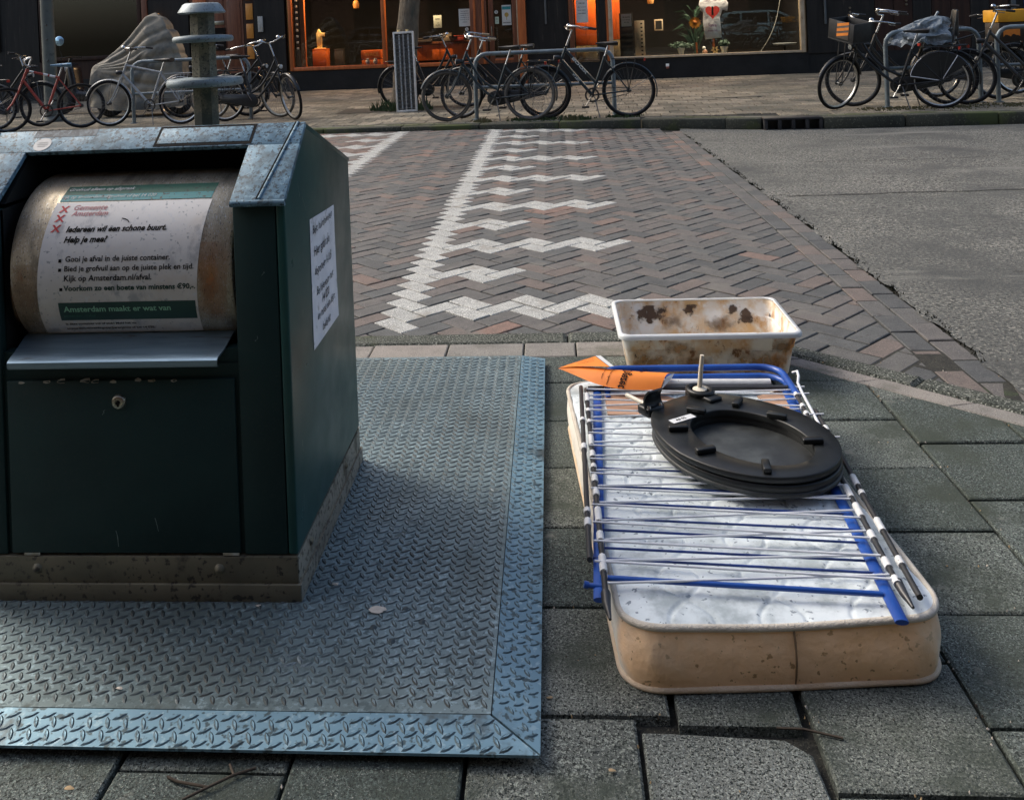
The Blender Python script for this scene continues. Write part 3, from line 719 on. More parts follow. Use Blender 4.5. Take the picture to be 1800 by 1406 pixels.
dtext('Amsterdam maakt er wat van', dx(-1.1046, -.082), -.0825, .246, INKL, st, .022)
dtext('amsterdam.nl/afval', dx(-1.1082, -.096), -.097, .073, mat("dim_green_ink", (.05, .2, .13), (.03, .13, .09), 90), st, .0)
dtext('Is deze container vol of stuk? Meld het via', dx(-1.1116, -.121), -.1225, .164, INK, st, .02)
dtext('amsterdam.nl/meldingopenbareruimte of bel 14 020.', dx(-1.1151, -.138), -.1385, .206, INK, st, .02)
for xx, s_ in ((-1.1142, .1545), (-1.1175, .1315), (-1.1206, .1075)):
    b = MB()
    for sg in (1, -1):
        h_, w_ = .0085, .0028; x_ = dx(xx, s_); k = sg * .0085
        b.add([onD(x_ - k - w_, s_ - h_, .0021), onD(x_ - k + w_, s_ - h_, .0021 + .0001 * sg), onD(x_ + k + w_, s_ + h_, .0021), onD(x_ + k - w_, s_ + h_, .0021 + .0001 * sg)], [(0, 1, 2, 3)])
    b.build('red_cross', INKR, st, None, True)
b = MB(); sq = [(-.983, .128), (-.976, .1265), (-.968, .123), (-.964, .118)]
b.tube([onD(x, s, .0022) for x, s in sq], .0009, 5); b.build('scratch', INK, st, 60, True)
# ledge under the drum
m = MB()
lp = [(2.03, .600), (1.995, .596), (1.945, .577), (1.915, .571), (1.909, .566), (1.909, .556), (1.914, .5535)]
for i, (y, z) in enumerate(lp):
    k = i / (len(lp) - 1)
    x0, x1 = lerp(-1.222, -1.209, min(1, k * 2)), lerp(-.728, -.7385, min(1, k * 2)); m.v += [(x0, y, z), (x1, y, z), (x0, y + .002, z - .004), (x1, y + .002, z - .004)]
for i in range(len(lp) - 1):
    a = i * 4; m.f += [(a, a + 1, a + 5, a + 4), (a + 2, a + 6, a + 7, a + 3), (a, a + 4, a + 6, a + 2), (a + 1, a + 3, a + 7, a + 5)]
m.f += [(0, 2, 3, 1), (len(m.v) - 4, len(m.v) - 3, len(m.v) - 1, len(m.v) - 2)]; m.mi = [0] * len(m.f)
m.build('ledge', LEDGE, con, 50, True, True)
m = MB(); m.box((OL, 1.955, .545), (ORR, 1.985, .575)); m.build('ledge_support', GREENF, con, None, True)
random.seed(8)
SCR = mat("bare_scratch", (.16, .22, .20), (.08, .13, .12), 60, rough=.6)
for k, (y, z, l, a) in enumerate(((2.06, .90, .035, 1.9), (2.10, .86, .05, 2.2), (2.16, .905, .02, .6), (2.30, .47, .07, 1.3), (2.19, .455, .05, 1.2), (2.05, .62, .018, 1.5), (2.0, .34, .03, 1.8), (2.42, .60, .02, 1.0), (1.99, .22, .035, 1.4), (2.2, .28, .02, 1.6))):
    m = MB(); n_ = 6; P_ = []
    for i in range(n_): t = i / (n_ - 1) - .5; P_.append((y + l * t * math.cos(a) + random.uniform(-.002, .002), z + l * t * math.sin(a)))
    m.v = [(XR + .0008, py + s_ * .0016 * random.uniform(.3, 1), pz) for py, pz in P_ for s_ in (-1, 1)]; m.f = [(2 * i, 2 * i + 1, 2 * i + 3, 2 * i + 2) for i in range(n_ - 1)]; m.mi = [0] * (n_ - 1); m.build('scratch', SCR, con, None, True)
for k, (x, z, l, a) in enumerate(((-.90, .20, .03, 1.8), (-1.01, .445, .012, 1.2), (-.99, .17, .035, 1.75), (-.66, .60, .012, 1.2), (-.64, .74, .01, 1.0))):
    m = MB(); n_ = 6; P_ = []
    for i in range(n_): t = i / (n_ - 1) - .5; P_.append((x + l * t * math.cos(a) + random.uniform(-.002, .002), z + l * t * math.sin(a)))
    m.v = [(px + s_ * .0011 * random.uniform(.3, 1), yf(pz) - .0018, pz) for px, pz in P_ for s_ in (-1, 1)]; m.f = [(2 * i, 2 * i + 1, 2 * i + 3, 2 * i + 2) for i in range(n_ - 1)]; m.mi = [0] * (n_ - 1); m.build('scratch', SCR, con, None, True)
# handwritten note taped on the side
nt_ = thing('paper_note', 'white handwritten paper note taped on the right side of the green container', 'note', (XR + .002, 2.26, .65))
def onS(y, z, h=0.0): return (XR + .0015 + h + .002 * math.sin((y - 2.14) * 16) * math.sin((z - .5) * 9), y, z)
m = MB(); m.grid(lambda u, v: onS(lerp(2.139, 2.384, u) - .012 * (1 - v) * (1 - u), lerp(.507, .815, v) - (.012 * u if v > .5 else -.004 * u)), 10, 12); pp = m.build('sheet', PAPER, nt_, 60, True)
for i, (s, u, v, w, sl_) in enumerate((('Best. buurtbewoners', .02, .268, .195, .25), ('Hier gaan alu', .02, .214, .185, .2), ('deponeer A.U.B', .022, .168, .18, .2), ('Bel hiervoor met', .03, .118, .17, .25),
                                 ('14 020', .075, .088, .085, .2), ('en maak een afspr.', .03, .058, .18, .25), ('bedankt', .07, .020, .085, .3))):
    b = MB(); b.text(s, lambda a, c: onS(2.139 + u + a, .507 + v + c * 1.15 + .02 * a + .0018 * math.sin(a * 240), .0012), min(w, .0118 * len(s)), .004, sl_); b.build('handwriting', INK, pp, None, True)

# ================================================================== MATTRESS
MTOP = mat("quilted_ticking", (.68, .74, .75), (.585, .65, .665), 5, speck=[((.24, .28, .31), 70, .655, .04)], rough=1, spec=.05, bump=[(.3, 300, .002), (.15, 22, .006)],
           stains=[((.36, .41, .42), 7, .56, .2), ((.62, .50, .36), 3.2, .72, .12)], coords='world')
MSIDE = mat("tan_stained_border", (.93, .63, .38), (.84, .55, .31), 4, speck=[((.42, .27, .14), 62, .66, .05)], rough=.95, spec=.1, bump=[(.3, 200, .003), (.45, 12, .02), (.25, 34, .008)],
            stains=[((.70, .43, .21), 5, .62, .22, (.5, 1, 1.6)), ((.84, .64, .42), 3, .6, .2)], coords='world')
MLEFT = mat("off_white_border", (.78, .75, .68), (.68, .64, .56), 5, speck=[((.3, .27, .22), 75, .68, .05)], rough=.85, bump=[(.4, 260, .002), (.5, 16, .012)],
            stains=[((.5, .37, .22), 4, .60, .2)], coords='world')
PIPING = mat("cream_piping", (.58, .54, .46), (.50, .45, .37), 20, rough=.8, bump=(.7, 240, .004))
PIPT = mat("tan_piping", (.60, .44, .28), (.66, .54, .4), 8, rough=.8, bump=(.7, 240, .004))
mat_c = Vector((.350, 2.325)); ML, MW, MT, MR = 1.19, .605, .128, .075; MA = R(4.0)
mt_ = thing('mattress', 'dirty quilted cot mattress lying on the pavement, tan at its front edge', 'mattress', (mat_c.x, mat_c.y, 0), MA)
def outline(n=14, off=0.0):
    pts = []
    hw, hl = MW / 2 + off, ML / 2 + off; r = MR + off
    for cx_, cy_, a0 in ((hw - r, hl - r, 0), (-hw + r, hl - r, 90), (-hw + r, -hl + r, 180), (hw - r, -hl + r, 270)):
        nx_ = 12
        pts += [(cx_ + r * math.cos(R(a0 + 90 * k / n)), cy_ + r * math.sin(R(a0 + 90 * k / n))) for k in range(n + 1)]
    dense = []
    for i in range(len(pts)):
        p, q = pts[i], pts[(i + 1) % len(pts)]; L_ = math.hypot(q[0] - p[0], q[1] - p[1]); k = max(1, int(L_ / .03))
        dense += [(lerp(p[0], q[0], j / k), lerp(p[1], q[1], j / k)) for j in range(k)]
    return dense
ol = outline(); N_ = len(ol)
def sag(x, y): return -.006 * (1 - (2 * x / MW) ** 2) * .3 + .003 * math.sin(5 * y + 1) + .002 * math.sin(11 * x + 3 * y)
m = MB(); nz_ = 10
for k in range(nz_ + 1):
    t = k / nz_; bul = .012 * math.sin(math.pi * t)
    for i, (x, y) in enumerate(ol):
        l = math.hypot(x, y); w_ = .0018 * math.sin(i * .9 + 6 * t) * math.sin(math.pi * t) + .0025 * math.sin(i * .31) * math.sin(math.pi * t)
        s_ = 1 + (bul + w_) / l
        m.v.append((x * s_, y * s_, .004 + t * (MT - .008 + sag(x, y))))
for k in range(nz_):
    for i in range(N_):
        m.f.append((k * N_ + i, k * N_ + (i + 1) % N_, (k + 1) * N_ + (i + 1) % N_, (k + 1) * N_ + i))
        m.mi.append(0)
def tan_corner(m):
    nt = m.node_tree; L = nt.links; b = nt.nodes['Principled BSDF']; old = b.inputs['Base Color'].links[0].from_socket
    sp_ = nd(nt, 'ShaderNodeSeparateXYZ'); L.new(nd(nt, 'ShaderNodeTexCoord').outputs['Object'], sp_.inputs[0]); nz = nd(nt, 'ShaderNodeTexNoise'); nz.inputs['Scale'].default_value = 14; nz.inputs['Detail'].default_value = 5
    L.new(nd(nt, 'ShaderNodeNewGeometry').outputs['Position'], nz.inputs['Vector'])
    ad = nd(nt, 'ShaderNodeMath', operation='MULTIPLY_ADD'); L.new(nz.outputs['Fac'], ad.inputs[0]); ad.inputs[1].default_value = -.10; L.new(sp_.outputs['Y'], ad.inputs[2])
    r = nd(nt, 'ShaderNodeMapRange'); r.interpolation_type = 'SMOOTHSTEP'; L.new(ad.outputs[0], r.inputs['Value']); r.inputs['From Min'].default_value = -.64; r.inputs['From Max'].default_value = -.555
    x = nd(nt, 'ShaderNodeMix', data_type='RGBA'); L.new(r.outputs[0], x.inputs[0]); L.new(old, x.inputs[6]); x.inputs[7].default_value = (.74, .71, .63, 1); L.new(x.outputs[2], b.inputs['Base Color'])
tan_corner(MSIDE)
m.build('border', MSIDE, mt_, 60)
m = MB(); NX, NY = 150, 290
def inside(x, y, off=0):
    qx, qy = abs(x) - (MW / 2 - MR), abs(y) - (ML / 2 - MR)
    return min(max(qx, qy), 0) + math.hypot(max(qx, 0), max(qy, 0)) - MR
def topz(x, y):
    d = inside(x, y); puff = .007 * (1 - math.exp(d / .03)); g_ = 0
    p_ = .17; lam = .26
    for i in range(-4, 5):
        for ph in (0, 1):
            xc = i * p_ + (p_ * .25) * math.sin(2 * math.pi * y / lam + (math.pi if (i + ph) % 2 else 0)) + (0 if ph == 0 else 0)
            dd = (x - xc) / (1 + .6 * abs(math.cos(2 * math.pi * y / lam)))
            g_ = max(g_, math.exp(-(dd / .0036) ** 2))
    return MT + puff - .0040 * g_ + sag(x, y)
idx = {}
for j in range(NY + 1):
    for i in range(NX + 1):
        x, y = lerp(-MW / 2, MW / 2, i / NX), lerp(-ML / 2, ML / 2, j / NY); d = inside(x, y)
        if d > .008: continue
        if d > -.001:                                 # pull onto the seam
            s_ = 1 - (d + .001) / max(math.hypot(x, y), .01); x, y = x * s_, y * s_
        idx[(i, j)] = len(m.v); m.v.append((x, y, topz(x, y)))
for j in range(NY):
    for i in range(NX):
        q = [(i, j), (i + 1, j), (i + 1, j + 1), (i, j + 1)]; q = [idx[c_] for c_ in q if c_ in idx]
        if len(q) >= 3: m.f.append(tuple(q))
m.mi = [0] * len(m.f); m.build('quilted_top', MTOP, mt_, 180)
for zz_, mm_, r_ in ((MT - .003, PIPING, .0068), (.0075, PIPT, .0068)):
    m = MB(); m.tube([(x * 1.002, y * 1.001, zz_ + (sag(x, y) if zz_ > .05 else 0) + .0015 * math.sin(i * .37)) for i, (x, y) in enumerate(ol)], r_, 8, True); m.build('piping', mm_, mt_, 60)
m = MB(); m.tube([(.012, -ML / 2 - .0015 - .012 * math.sin(math.pi * k / 8), .012 + k / 8 * .108) for k in range(9)], .0022, 5); m.build('seam', mat("dark_seam", (.2, .13, .07), None, 30), mt_, 60)

# ================================================================== DRYING RACK
WIRE = mat("white_coated_wire", (.66, .69, .72), (.58, .60, .63), 20, rough=.4)
BLUE = mat("blue_painted_tube", (.010, .075, .34), (.008, .05, .25), 12, rough=.35, stains=[((.03, .035, .05), 26, .70, .06)])
BLUED = mat("dark_blue_wire", (.012, .04, .21), (.01, .03, .13), 20, rough=.4)
RAIL = mat("black_side_tube", (.02, .02, .02), (.03, .03, .03), 20, rough=.4)
SLEEVE = mat("white_plastic_sleeve", (.66, .67, .66), (.55, .56, .55), 20, rough=.5, stains=[((.02, .02, .02), 60, .70, .04)])
ZR = .148
rk = thing('drying_rack', 'folded blue and white clothes drying rack lying flat on the mattress', 'drying rack', (.36, 2.3, .14))
def rod(name, a, b, r, mt, n=7): m = MB(); m.tube([a, b], r, n); return m.build(name, mt, rk, 60, True)
def yl(x): return x
for k in range(13):
    L_ = 1.868 + .0738 * k
    xl = .040 + .0016 * k; xr = .607 + .0042 * k
    if L_ < 2.76: rod('wire', (xl + .006, L_, ZR + .012), (xr + .012, L_ - .055 + .006 * math.sin(k * 2.1), ZR + .010), .0025, WIRE)
    L2 = 1.803 + .0765 * k; xl2 = .060 + .0007 * k; xr2 = .612 + .0040 * k
    if L2 < 2.76: rod('wire', (xl2, L2, ZR + .006), (xr2 + .004, L2 + .03 - .01 * math.sin(k * 1.7), ZR + .007), .0025, WIRE)
for (xl, y0), (xr, y1) in (((.067, 2.124), (.617, 2.072)), ((.068, 2.055), (.613, 2.008)), ((.063, 2.008), (.609, 1.959)), ((.066, 1.938), (.588, 1.895)), ((.043, 1.901), (.612, 1.852)), ((.067, 2.20), (.62, 2.15)), ((.067, 2.29), (.625, 2.235))):
    rod('wire', (xl, y0, ZR - .001), (xr, y1, ZR - .002), .0026, BLUED)
rod('cross_bar', (.069, 1.827, ZR + .002), (.584, 1.782, ZR), .0052, BLUE, 10)
# blue legs: straps running to the front, tied by two U-shaped tubes at the back
def leg(x0, y0, x1, y1, nm='leg'):
    m = MB(); m.tube([(x0, y0, ZR - .006), (lerp(x0, x1, .5), lerp(y0, y1, .5), ZR - .006), (x1, y1, ZR - .002)], .0125, 10)
    m.v = [(x, y, ZR - .005 + (z - (ZR - .005)) * .42) for x, y, z in m.v]; return m.build(nm, BLUE, rk, 50, True)
leg(.098, 2.79, .050, 1.765); leg(.652, 2.79, .590, 1.705)
m = MB(); m.tube([(.030, 1.806, ZR), (.056, 1.803, ZR)], .005, 8); m.tube([(.022, 1.806, ZR + .002), (.03, 1.806, ZR)], .007, 8); m.build('foot_peg', BLUE, rk, 60, True)
for dz, dy, r_ in ((.012, .0, .0105), (-.004, -.03, .009)):
    pts = [(.128, 2.76 + dy, ZR + dz - .006)] + [(.175 - .047 * math.sin(R(90 - a)) + 0, 2.86 + dy + .05 * math.sin(R(a)), ZR + dz) for a in (0, 30, 60, 90)]
    pts += [(.60 + .065 * math.sin(R(a)), 2.91 + dy - .065 * (1 - math.cos(R(a))), ZR + dz) for a in (0, 22, 45, 67, 90)] + [(.668, 2.70 + dy, ZR + dz - .006)]
    m = MB(); m.tube(pts, r_, 10); m.build('u_frame', BLUE, rk, 60, True)
# side rails with sleeves
for (xa, ya), (xb, yb), zz_, sl_ in (((.064, 2.765), (.062, 1.755), ZR + .006, 1), ((.049, 2.765), (.036, 1.87), ZR + .013, 0), ((.667, 2.745), (.618, 1.80), ZR + .008, 1), ((.690, 2.60), (.645, 1.765), ZR + .005, 0)):
    m = MB(); m.tube([(xa, ya, zz_), (xb, yb, zz_)], .0062, 8); rl = m.build('side_rail', RAIL, rk, 60, True)
    k = .04; 
    while k < .98:
        l_ = random.choice((.018, .03, .055)) ; 
        if sl_ or random.random() < .55:
            p = (lerp(xa, xb, k), lerp(ya, yb, k), zz_); q = (lerp(xa, xb, min(1, k + l_)), lerp(ya, yb, min(1, k + l_)), zz_)
            m = MB(); m.tube([p, q], .0082, 9); m.build('sleeve', SLEEVE, rl, 60, True)
        k += l_ + random.uniform(.03, .075)
for x, y in ((.062, 1.75), (.621, 1.79)):
    m = MB(); m.tube([(x, y + .02, ZR + .006), (x, y - .012, ZR + .004), (x + .004, y - .045, ZR - .002)], [.010, .008, .003], 8); m.build('end_cap', RAIL, rk, 60, True)
m = MB(); m.tube([(.07, 2.775, ZR + .004), (.655, 2.762, ZR + .004)], .0085, 9); m.build('end_rail', RAIL, rk, 60, True)
m = MB(); m.tube([(.215, 2.792, ZR + .012), (.61, 2.782, ZR + .012)], .0125, 10); m.build('roller_tube', SLEEVE, rk, 60, True)
m = MB(); m.tube([(.690, 2.845, .165), (.704, 2.838, .172), (.700, 2.81, .168), (.688, 2.775, .162), (.682, 2.70, .160), (.676, 2.58, .158), (.668, 2.44, .157), (.676, 2.40, .152)], .0042, 8); m.build('hook_rod', WIRE, rk, 60, True)
for y in (2.75, 2.70, 2.56, 2.42): rod('wire', (.662, y - .002, ZR + .012), (.700, y, ZR + .012), .003, WIRE)

# cardboard under the rack
CARD = mat("brown_cardboard", (.40, .245, .16), (.33, .19, .12), 6, rough=.85, bump=(.3, 40, .004), stains=[((.2, .12, .08), 12, .66, .1)])
for lab, poly in (('piece of brown cardboard under the left end of the rack', [(.118, 2.615), (.345, 2.610), (.352, 2.70), (.300, 2.745), (.118, 2.755)]),
                  ('torn brown cardboard scrap under the right end of the rack', [(.560, 2.735), (.585, 2.66), (.655, 2.600), (.662, 2.74), (.62, 2.765)])):
    m = MB(); n_ = len(poly); m.add([(x, y, .1368 + .002 * math.sin(9 * x + 5 * y)) for x, y in poly] + [(x, y, .1408 + .002 * math.sin(9 * x + 5 * y)) for x, y in poly],
          [tuple(range(n_))[::-1], tuple(range(n_, 2 * n_))] + [(i, (i + 1) % n_, n_ + (i + 1) % n_, n_ + i) for i in range(n_)])
    tag(m.build('cardboard', CARD, None, 30), lab, 'cardboard', None)

# ================================================================== TOILET SEAT
BLK = mat("black_plastic_seat", (.007, .008, .008), (.011, .013, .013), 9, spec=.35, rough=.32, rough2=.48, bump=(.1, 140, .001), stains=[((.022, .028, .028), 5, .62, .2), ((.22, .23, .22), 34, .77, .02)])
BLKD = mat("black_lid_inside", (.016, .018, .018), (.026, .03, .03), 7, rough=.42, rough2=.6, stains=[((.006, .006, .006), 26, .63, .05, (1, 2.4, 1)), ((.06, .07, .07), 4, .6, .2)])
METAL = mat("bright_metal", (.7, .7, .68), (.55, .55, .53), 20, rough=.25, metal=1)
SA = R(-56)
SC_ = 1.09
seat = thing('toilet_seat', 'black toilet seat with its lid lying upside down across the drying rack', 'toilet seat', (.440, 2.350, .166), SA); seat.scale = (SC_, SC_, 1.0)
def egg(n, sx, sy, back, x0=0.0, flat=0.0):
    """closed outline; +x is the rounded front, -x the hinge end"""
    P = []
    for i in range(n):
        a = 2 * math.pi * i / n; c_, s_ = math.cos(a), math.sin(a)
        k = 1.0 if c_ > 0 else back
        x = sx * c_ * k; e = 1.0 if c_ > 0 else .82
        y = sy * math.copysign(abs(s_) ** e, s_) * (1 - .10 * max(0, -c_))
        P.append((x0 + x, y))
    return P
def shell(mb, outer, inner, z0, z1, r=.005, lip=0.0):
    n = len(outer); rings = [(outer, z0, 1.0), (outer, z1 - r, 1.0)]
    def off(P, d):
        out = []
        for i in range(len(P)):
            p0, p1 = Vector(P[i - 1]), Vector(P[(i + 1) % len(P)]); t_ = (p1 - p0).normalized(); out.append((P[i][0] + t_.y * d, P[i][1] - t_.x * d))
        return out
    L_ = [(off(outer, -r * .6), z0), (outer, z0 + r), (outer, z1 - r), (off(outer, -r * .5), z1 - r * .3), (off(outer, -r), z1)]
    if inner: L_ += [(off(inner, r), z1), (off(inner, r * .4), z1 - r * .3), (inner, z1 - r), (inner, z0)]
    base = len(mb.v)
    vs = [(x, y, z) for P, z in L_ for x, y in P]; fs = []
    for k in range(len(L_) - 1):
        for i in range(n): fs.append((k * n + i, k * n + (i + 1) % n, (k + 1) * n + (i + 1) % n, (k + 1) * n + i))
    if inner: fs += [((len(L_) - 1) * n + i, (len(L_) - 1) * n + (i + 1) % n, (i + 1) % n, i) for i in range(n)]
    else: fs += [tuple(range(n))[::-1], tuple(range((len(L_) - 1) * n, len(L_) * n))]
    mb.add(vs, fs)
n_ = 72
m = MB(); shell(m, egg(n_, .236, .186, .98), None, -.006, .006, .004); lid = m.build('lid', BLKD, seat, 50, fix=True)
m = MB(); shell(m, egg(n_, .232, .188, 1.0), egg(n_, .158, .114, .92, .022), .027, .0425, .003); ring = m.build('seat_ring', BLK, seat, 50, fix=True)
m = MB(); shell(m, egg(n_, .234, .185, .98), egg(n_, .162, .118, .92, .022), .0055, .0225, .003); m.build('lid_wall', BLK, lid, 50, fix=True)
m = MB(); shell(m, egg(n_, .226, .180, .98), egg(n_, .160, .116, .92, .022), .0222, .0275, .001); m.build('lid_rim', BLK, lid, 50, fix=True)
cs, sn = math.cos(-SA), math.sin(-SA)
def toS(x, y): X, Y = (x - .440) / 1.09, (y - 2.350) / 1.09; return (X * cs - Y * sn, X * sn + Y * cs)
for x, y, a in ((.331, 2.235, 75), (.455, 2.150, 140), (.595, 2.280, 60), (.545, 2.425, 30), (.462, 2.512, 120), (.283, 2.357, 60), (.345, 2.462, 30)):
    lx, ly = toS(x, y); ca_, sa_ = math.cos(R(a)), math.sin(R(a))
    m = MB(tf=lambda p: Vector((lx + p.x * ca_ - p.y * sa_, ly + p.x * sa_ + p.y * ca_, p.z))); m.box((-.023, -.0085, .0425), (.023, .0085, .056), .003); m.build('bumper', BLK, seat, 50)
for sy in (-.078, .078):
    m = MB(); m.box((-.250, sy - .026, .022), (-.205, sy + .026, .047), .005); hg = m.build('hinge', BLK, seat, 50)
    
    for dy_ in (-.018, .018): m = MB(); m.lathe([(0, .0535), (.004, .053), (.006, .046)], 12, 'z', (-.214, sy + dy_, 0)); m.build('screw', METAL, hg, 60)
# left hinge arm folded up, right hinge with ring washer and standing bolt
ax_, ay_ = toS(.243, 2.492)
m = MB()
for k in range(9):
    t = k / 8
    x = ax_ - .030 * math.sin(t * 1.5) + .034 * t * t; z = .036 + .056 * t; w_ = lerp(.030, .022, t)
    m.v += [(x, ay_ - w_, z), (x, ay_ + w_, z), (x - .005, ay_ + w_, z + .002), (x - .005, ay_ - w_, z + .002)]
for k in range(8):
    for q in range(4): m.f.append((k * 4 + q, k * 4 + (q + 1) % 4, k * 4 + 4 + (q + 1) % 4, k * 4 + 4 + q))
m.f += [(0, 3, 2, 1), (32, 33, 34, 35)]; m.mi = [0] * len(m.f); m.build('hinge_arm', BLK, seat, 40, fix=True)
hx, hy = toS(.374, 2.585)
m = MB(); m.tube([(hx + .034 * math.cos(2 * math.pi * k / 24), hy + .026 * math.sin(2 * math.pi * k / 24), .053) for k in range(24)], .0075, 8, True); m.box((hx - .0, hy - .02, .040), (hx + .06, hy + .02, .052), .004); m.build('hinge_arm', BLK, seat, 50)
BOLT = mat("ivory_plastic_bolt", (.66, .62, .52), (.58, .52, .40), 30, rough=.45)
m = MB(); m.lathe([(0, .052), (.017, .052), (.018, .058), (.012, .061), (.0062, .063)], 16, 'z', (hx, hy, 0)); pts = [(hx, hy, .06), (hx + .001, hy + .004, .10), (hx + .003, hy + .010, .150)]
m.tube(pts, [.0062, .0060, .0052], 10); m.build('bolt', BOLT, seat, 50)
bx_, by_ = toS(.243, 2.52); m = MB(); m.tube([(bx_, by_, .030), (bx_ - .10, by_ - .010, .035)], .0058, 10); m.build('bolt', BOLT, seat, 50)
lx, ly = toS(.303, 2.425)
LBL = mat("white_label", (.68, .7, .7), (.6, .62, .62), 30, rough=.5)
a_ = R(88); ca_, sa_ = math.cos(a_), math.sin(a_)
m = MB(tf=lambda p: Vector((lx + p.x * ca_ - p.y * sa_, ly + p.x * sa_ + p.y * ca_, p.z))); m.box((-.034, -.0105, .0432), (.034, .0105, .0438)); lb = m.build('label', LBL, seat, None)
m = MB(tf=lambda p: Vector((lx + p.x * ca_ - p.y * sa_, ly + p.x * sa_ + p.y * ca_, p.z))); m.text('AS 02', lambda u, v: (u - .02, v - .004, .0442), .030, .03); m.build('print', INK, lb, None)

# ================================================================== STORAGE BOX
BOXM = mat("dirty_clear_plastic", (.76, .76, .72), (.66, .65, .59), 5, rough=.42, rough2=.6, transm=.22, bump=[(.2, 30, .004)],
           stains=[((.62, .42, .20), 5.0, .50, .22), ((.56, .33, .13), 12, .565, .16, (1, 1, .6)), ((.22, .11, .05), 24, .635, .08, (1, 1, .6)), ((.06, .035, .025), 36, .67, .05, (1, 1, .7)), ((.78, .78, .75), 11, .58, .14)])
BOXR = mat("clear_plastic_rim", (.78, .81, .81), (.7, .73, .73), 14, rough=.35, transm=.25, stains=[((.5, .4, .28), 16, .68, .1)])
bx = thing('storage_box', 'empty clear plastic storage box smeared with brown dirt behind the mattress', 'box', (.502, 3.378, 0))
def rrect(x0, x1, y0, y1, r, n=5):
    P = []
    for cx_, cy_, a0 in ((x1 - r, y1 - r, 0), (x0 + r, y1 - r, 90), (x0 + r, y0 + r, 180), (x1 - r, y0 + r, 270)): P += [(cx_ + r * math.cos(R(a0 + 90 * k / n)), cy_ + r * math.sin(R(a0 + 90 * k / n))) for k in range(n + 1)]
    return P
def loft(mb, rings):
    n = len(rings[0][0]); b = len(mb.v)
    for P, z in rings: mb.v += [(x, y, z) for x, y in P]
    for k in range(len(rings) - 1): mb.f += [(b + k * n + i, b + k * n + (i + 1) % n, b + (k + 1) * n + (i + 1) % n, b + (k + 1) * n + i) for i in range(n)]
    mb.mi = [0] * len(mb.f); return b, n
B0 = (.228, .777, 3.226, 3.530); B1 = (.208, .798, 3.182, 3.572); zt = .170
def bl(t, o=0): return rrect(lerp(B0[0], B1[0], t) - o, lerp(B0[1], B1[1], t) + o, lerp(B0[2], B1[2], t) - o, lerp(B0[3], B1[3], t) + o, .035)
m = MB(); b_, nn = loft(m, [(bl(0, -.02), .003), (bl(0, -.004), .006), (bl(.04), .014), (bl(.60), .11), (bl(.62, .003), .113), (bl(1.0, .003), zt)])
m.f.append(tuple(range(nn))[::-1]); b2, _ = loft(m, [(bl(1.0, .0), zt), (bl(.62, 0), .113), (bl(.60, -.003), .11), (bl(.04, -.003), .017), (bl(0, -.02), .0065)])
m.f.append(tuple(range(b2 + 4 * nn, b2 + 5 * nn))); m.mi = [0] * len(m.f); m.build('tub', BOXM, bx, 40, True, True)
m = MB(); loft(m, [(bl(1, .0005), zt + .004), (bl(1, .003), zt + .007), (bl(1, .012), zt + .006), (bl(1, .0155), zt + .001), (bl(1, .0155), zt - .010), (bl(1, .013), zt - .010), (bl(1, .012), zt - .001), (bl(1, .0015), zt), (bl(1, .0005), zt + .004)])
m.build('rim', BOXR, bx, 50, True, True)
for sx_ in (.3, .4, .5, .6, .7):
    m = MB(); m.box((sx_ - .0015, 3.170, zt - .010), (sx_ + .0015, 3.181, zt)); m.build('rib', BOXR, bx, None, True)
MUD = mat("dark_brown_smear", (.03, .018, .013), (.06, .033, .02), 30, rough=.5)
for k, (cx_, cz_, sx_, sz_) in enumerate(((.335, .135, .075, .042), (.49, .145, .030, .030), (.700, .112, .036, .040), (.655, .140, .030, .022), (.42, .10, .05, .03), (.60, .09, .06, .03))):
    def wl(x, z): t = (z - .014) / (zt - .014); return Vector((x, lerp(B0[3], B1[3], t) - .0050, z))
    c = wl(cx_, cz_); b = MB(); b.grid(lambda u, v: wl(cx_ + sx_ * (2 * u - 1), min(zt - .012, max(.02, cz_ + sz_ * (2 * v - 1)))) - c, 6, 6)
    o = link('mud_smear', b.mesh('mud_smear', blotch("mud_%d" % k, (.035, .02, .014) if k < 4 else (.20, .11, .05), (.07, .04, .025), (sx_ * 1.25, .1, sz_ * 1.25), .16 if k < 4 else .5, 38, .55, 2.0, .95 if k < 4 else .6), 60), bx); o.location = c - bx.location
for k, (cx_, cz_, sx_, sz_) in enumerate(((.31, .07, .07, .05), (.45, .05, .06, .04), (.66, .06, .10, .05), (.74, .125, .03, .03), (.40, .12, .05, .03))):
    def wf(x, z): t = (z - .014) / (zt - .014); return Vector((x, lerp(B0[2], B1[2], t) - .0045, z))
    c = wf(cx_, cz_); b = MB(); b.grid(lambda u, v: wf(cx_ + sx_ * (2 * u - 1), min(zt - .014, max(.02, cz_ + sz_ * (2 * v - 1)))) - c, 6, 6)
    o = link('mud_smear', b.mesh('mud_smear', blotch("front_mud_%d" % k, (.42, .22, .07) if k % 2 == 0 else (.13, .07, .035), (.30, .16, .06), (sx_ * 1.3, .1, sz_ * 1.3), .55, 34, .55, 1.8, .75), 60), bx); o.location = c - bx.location

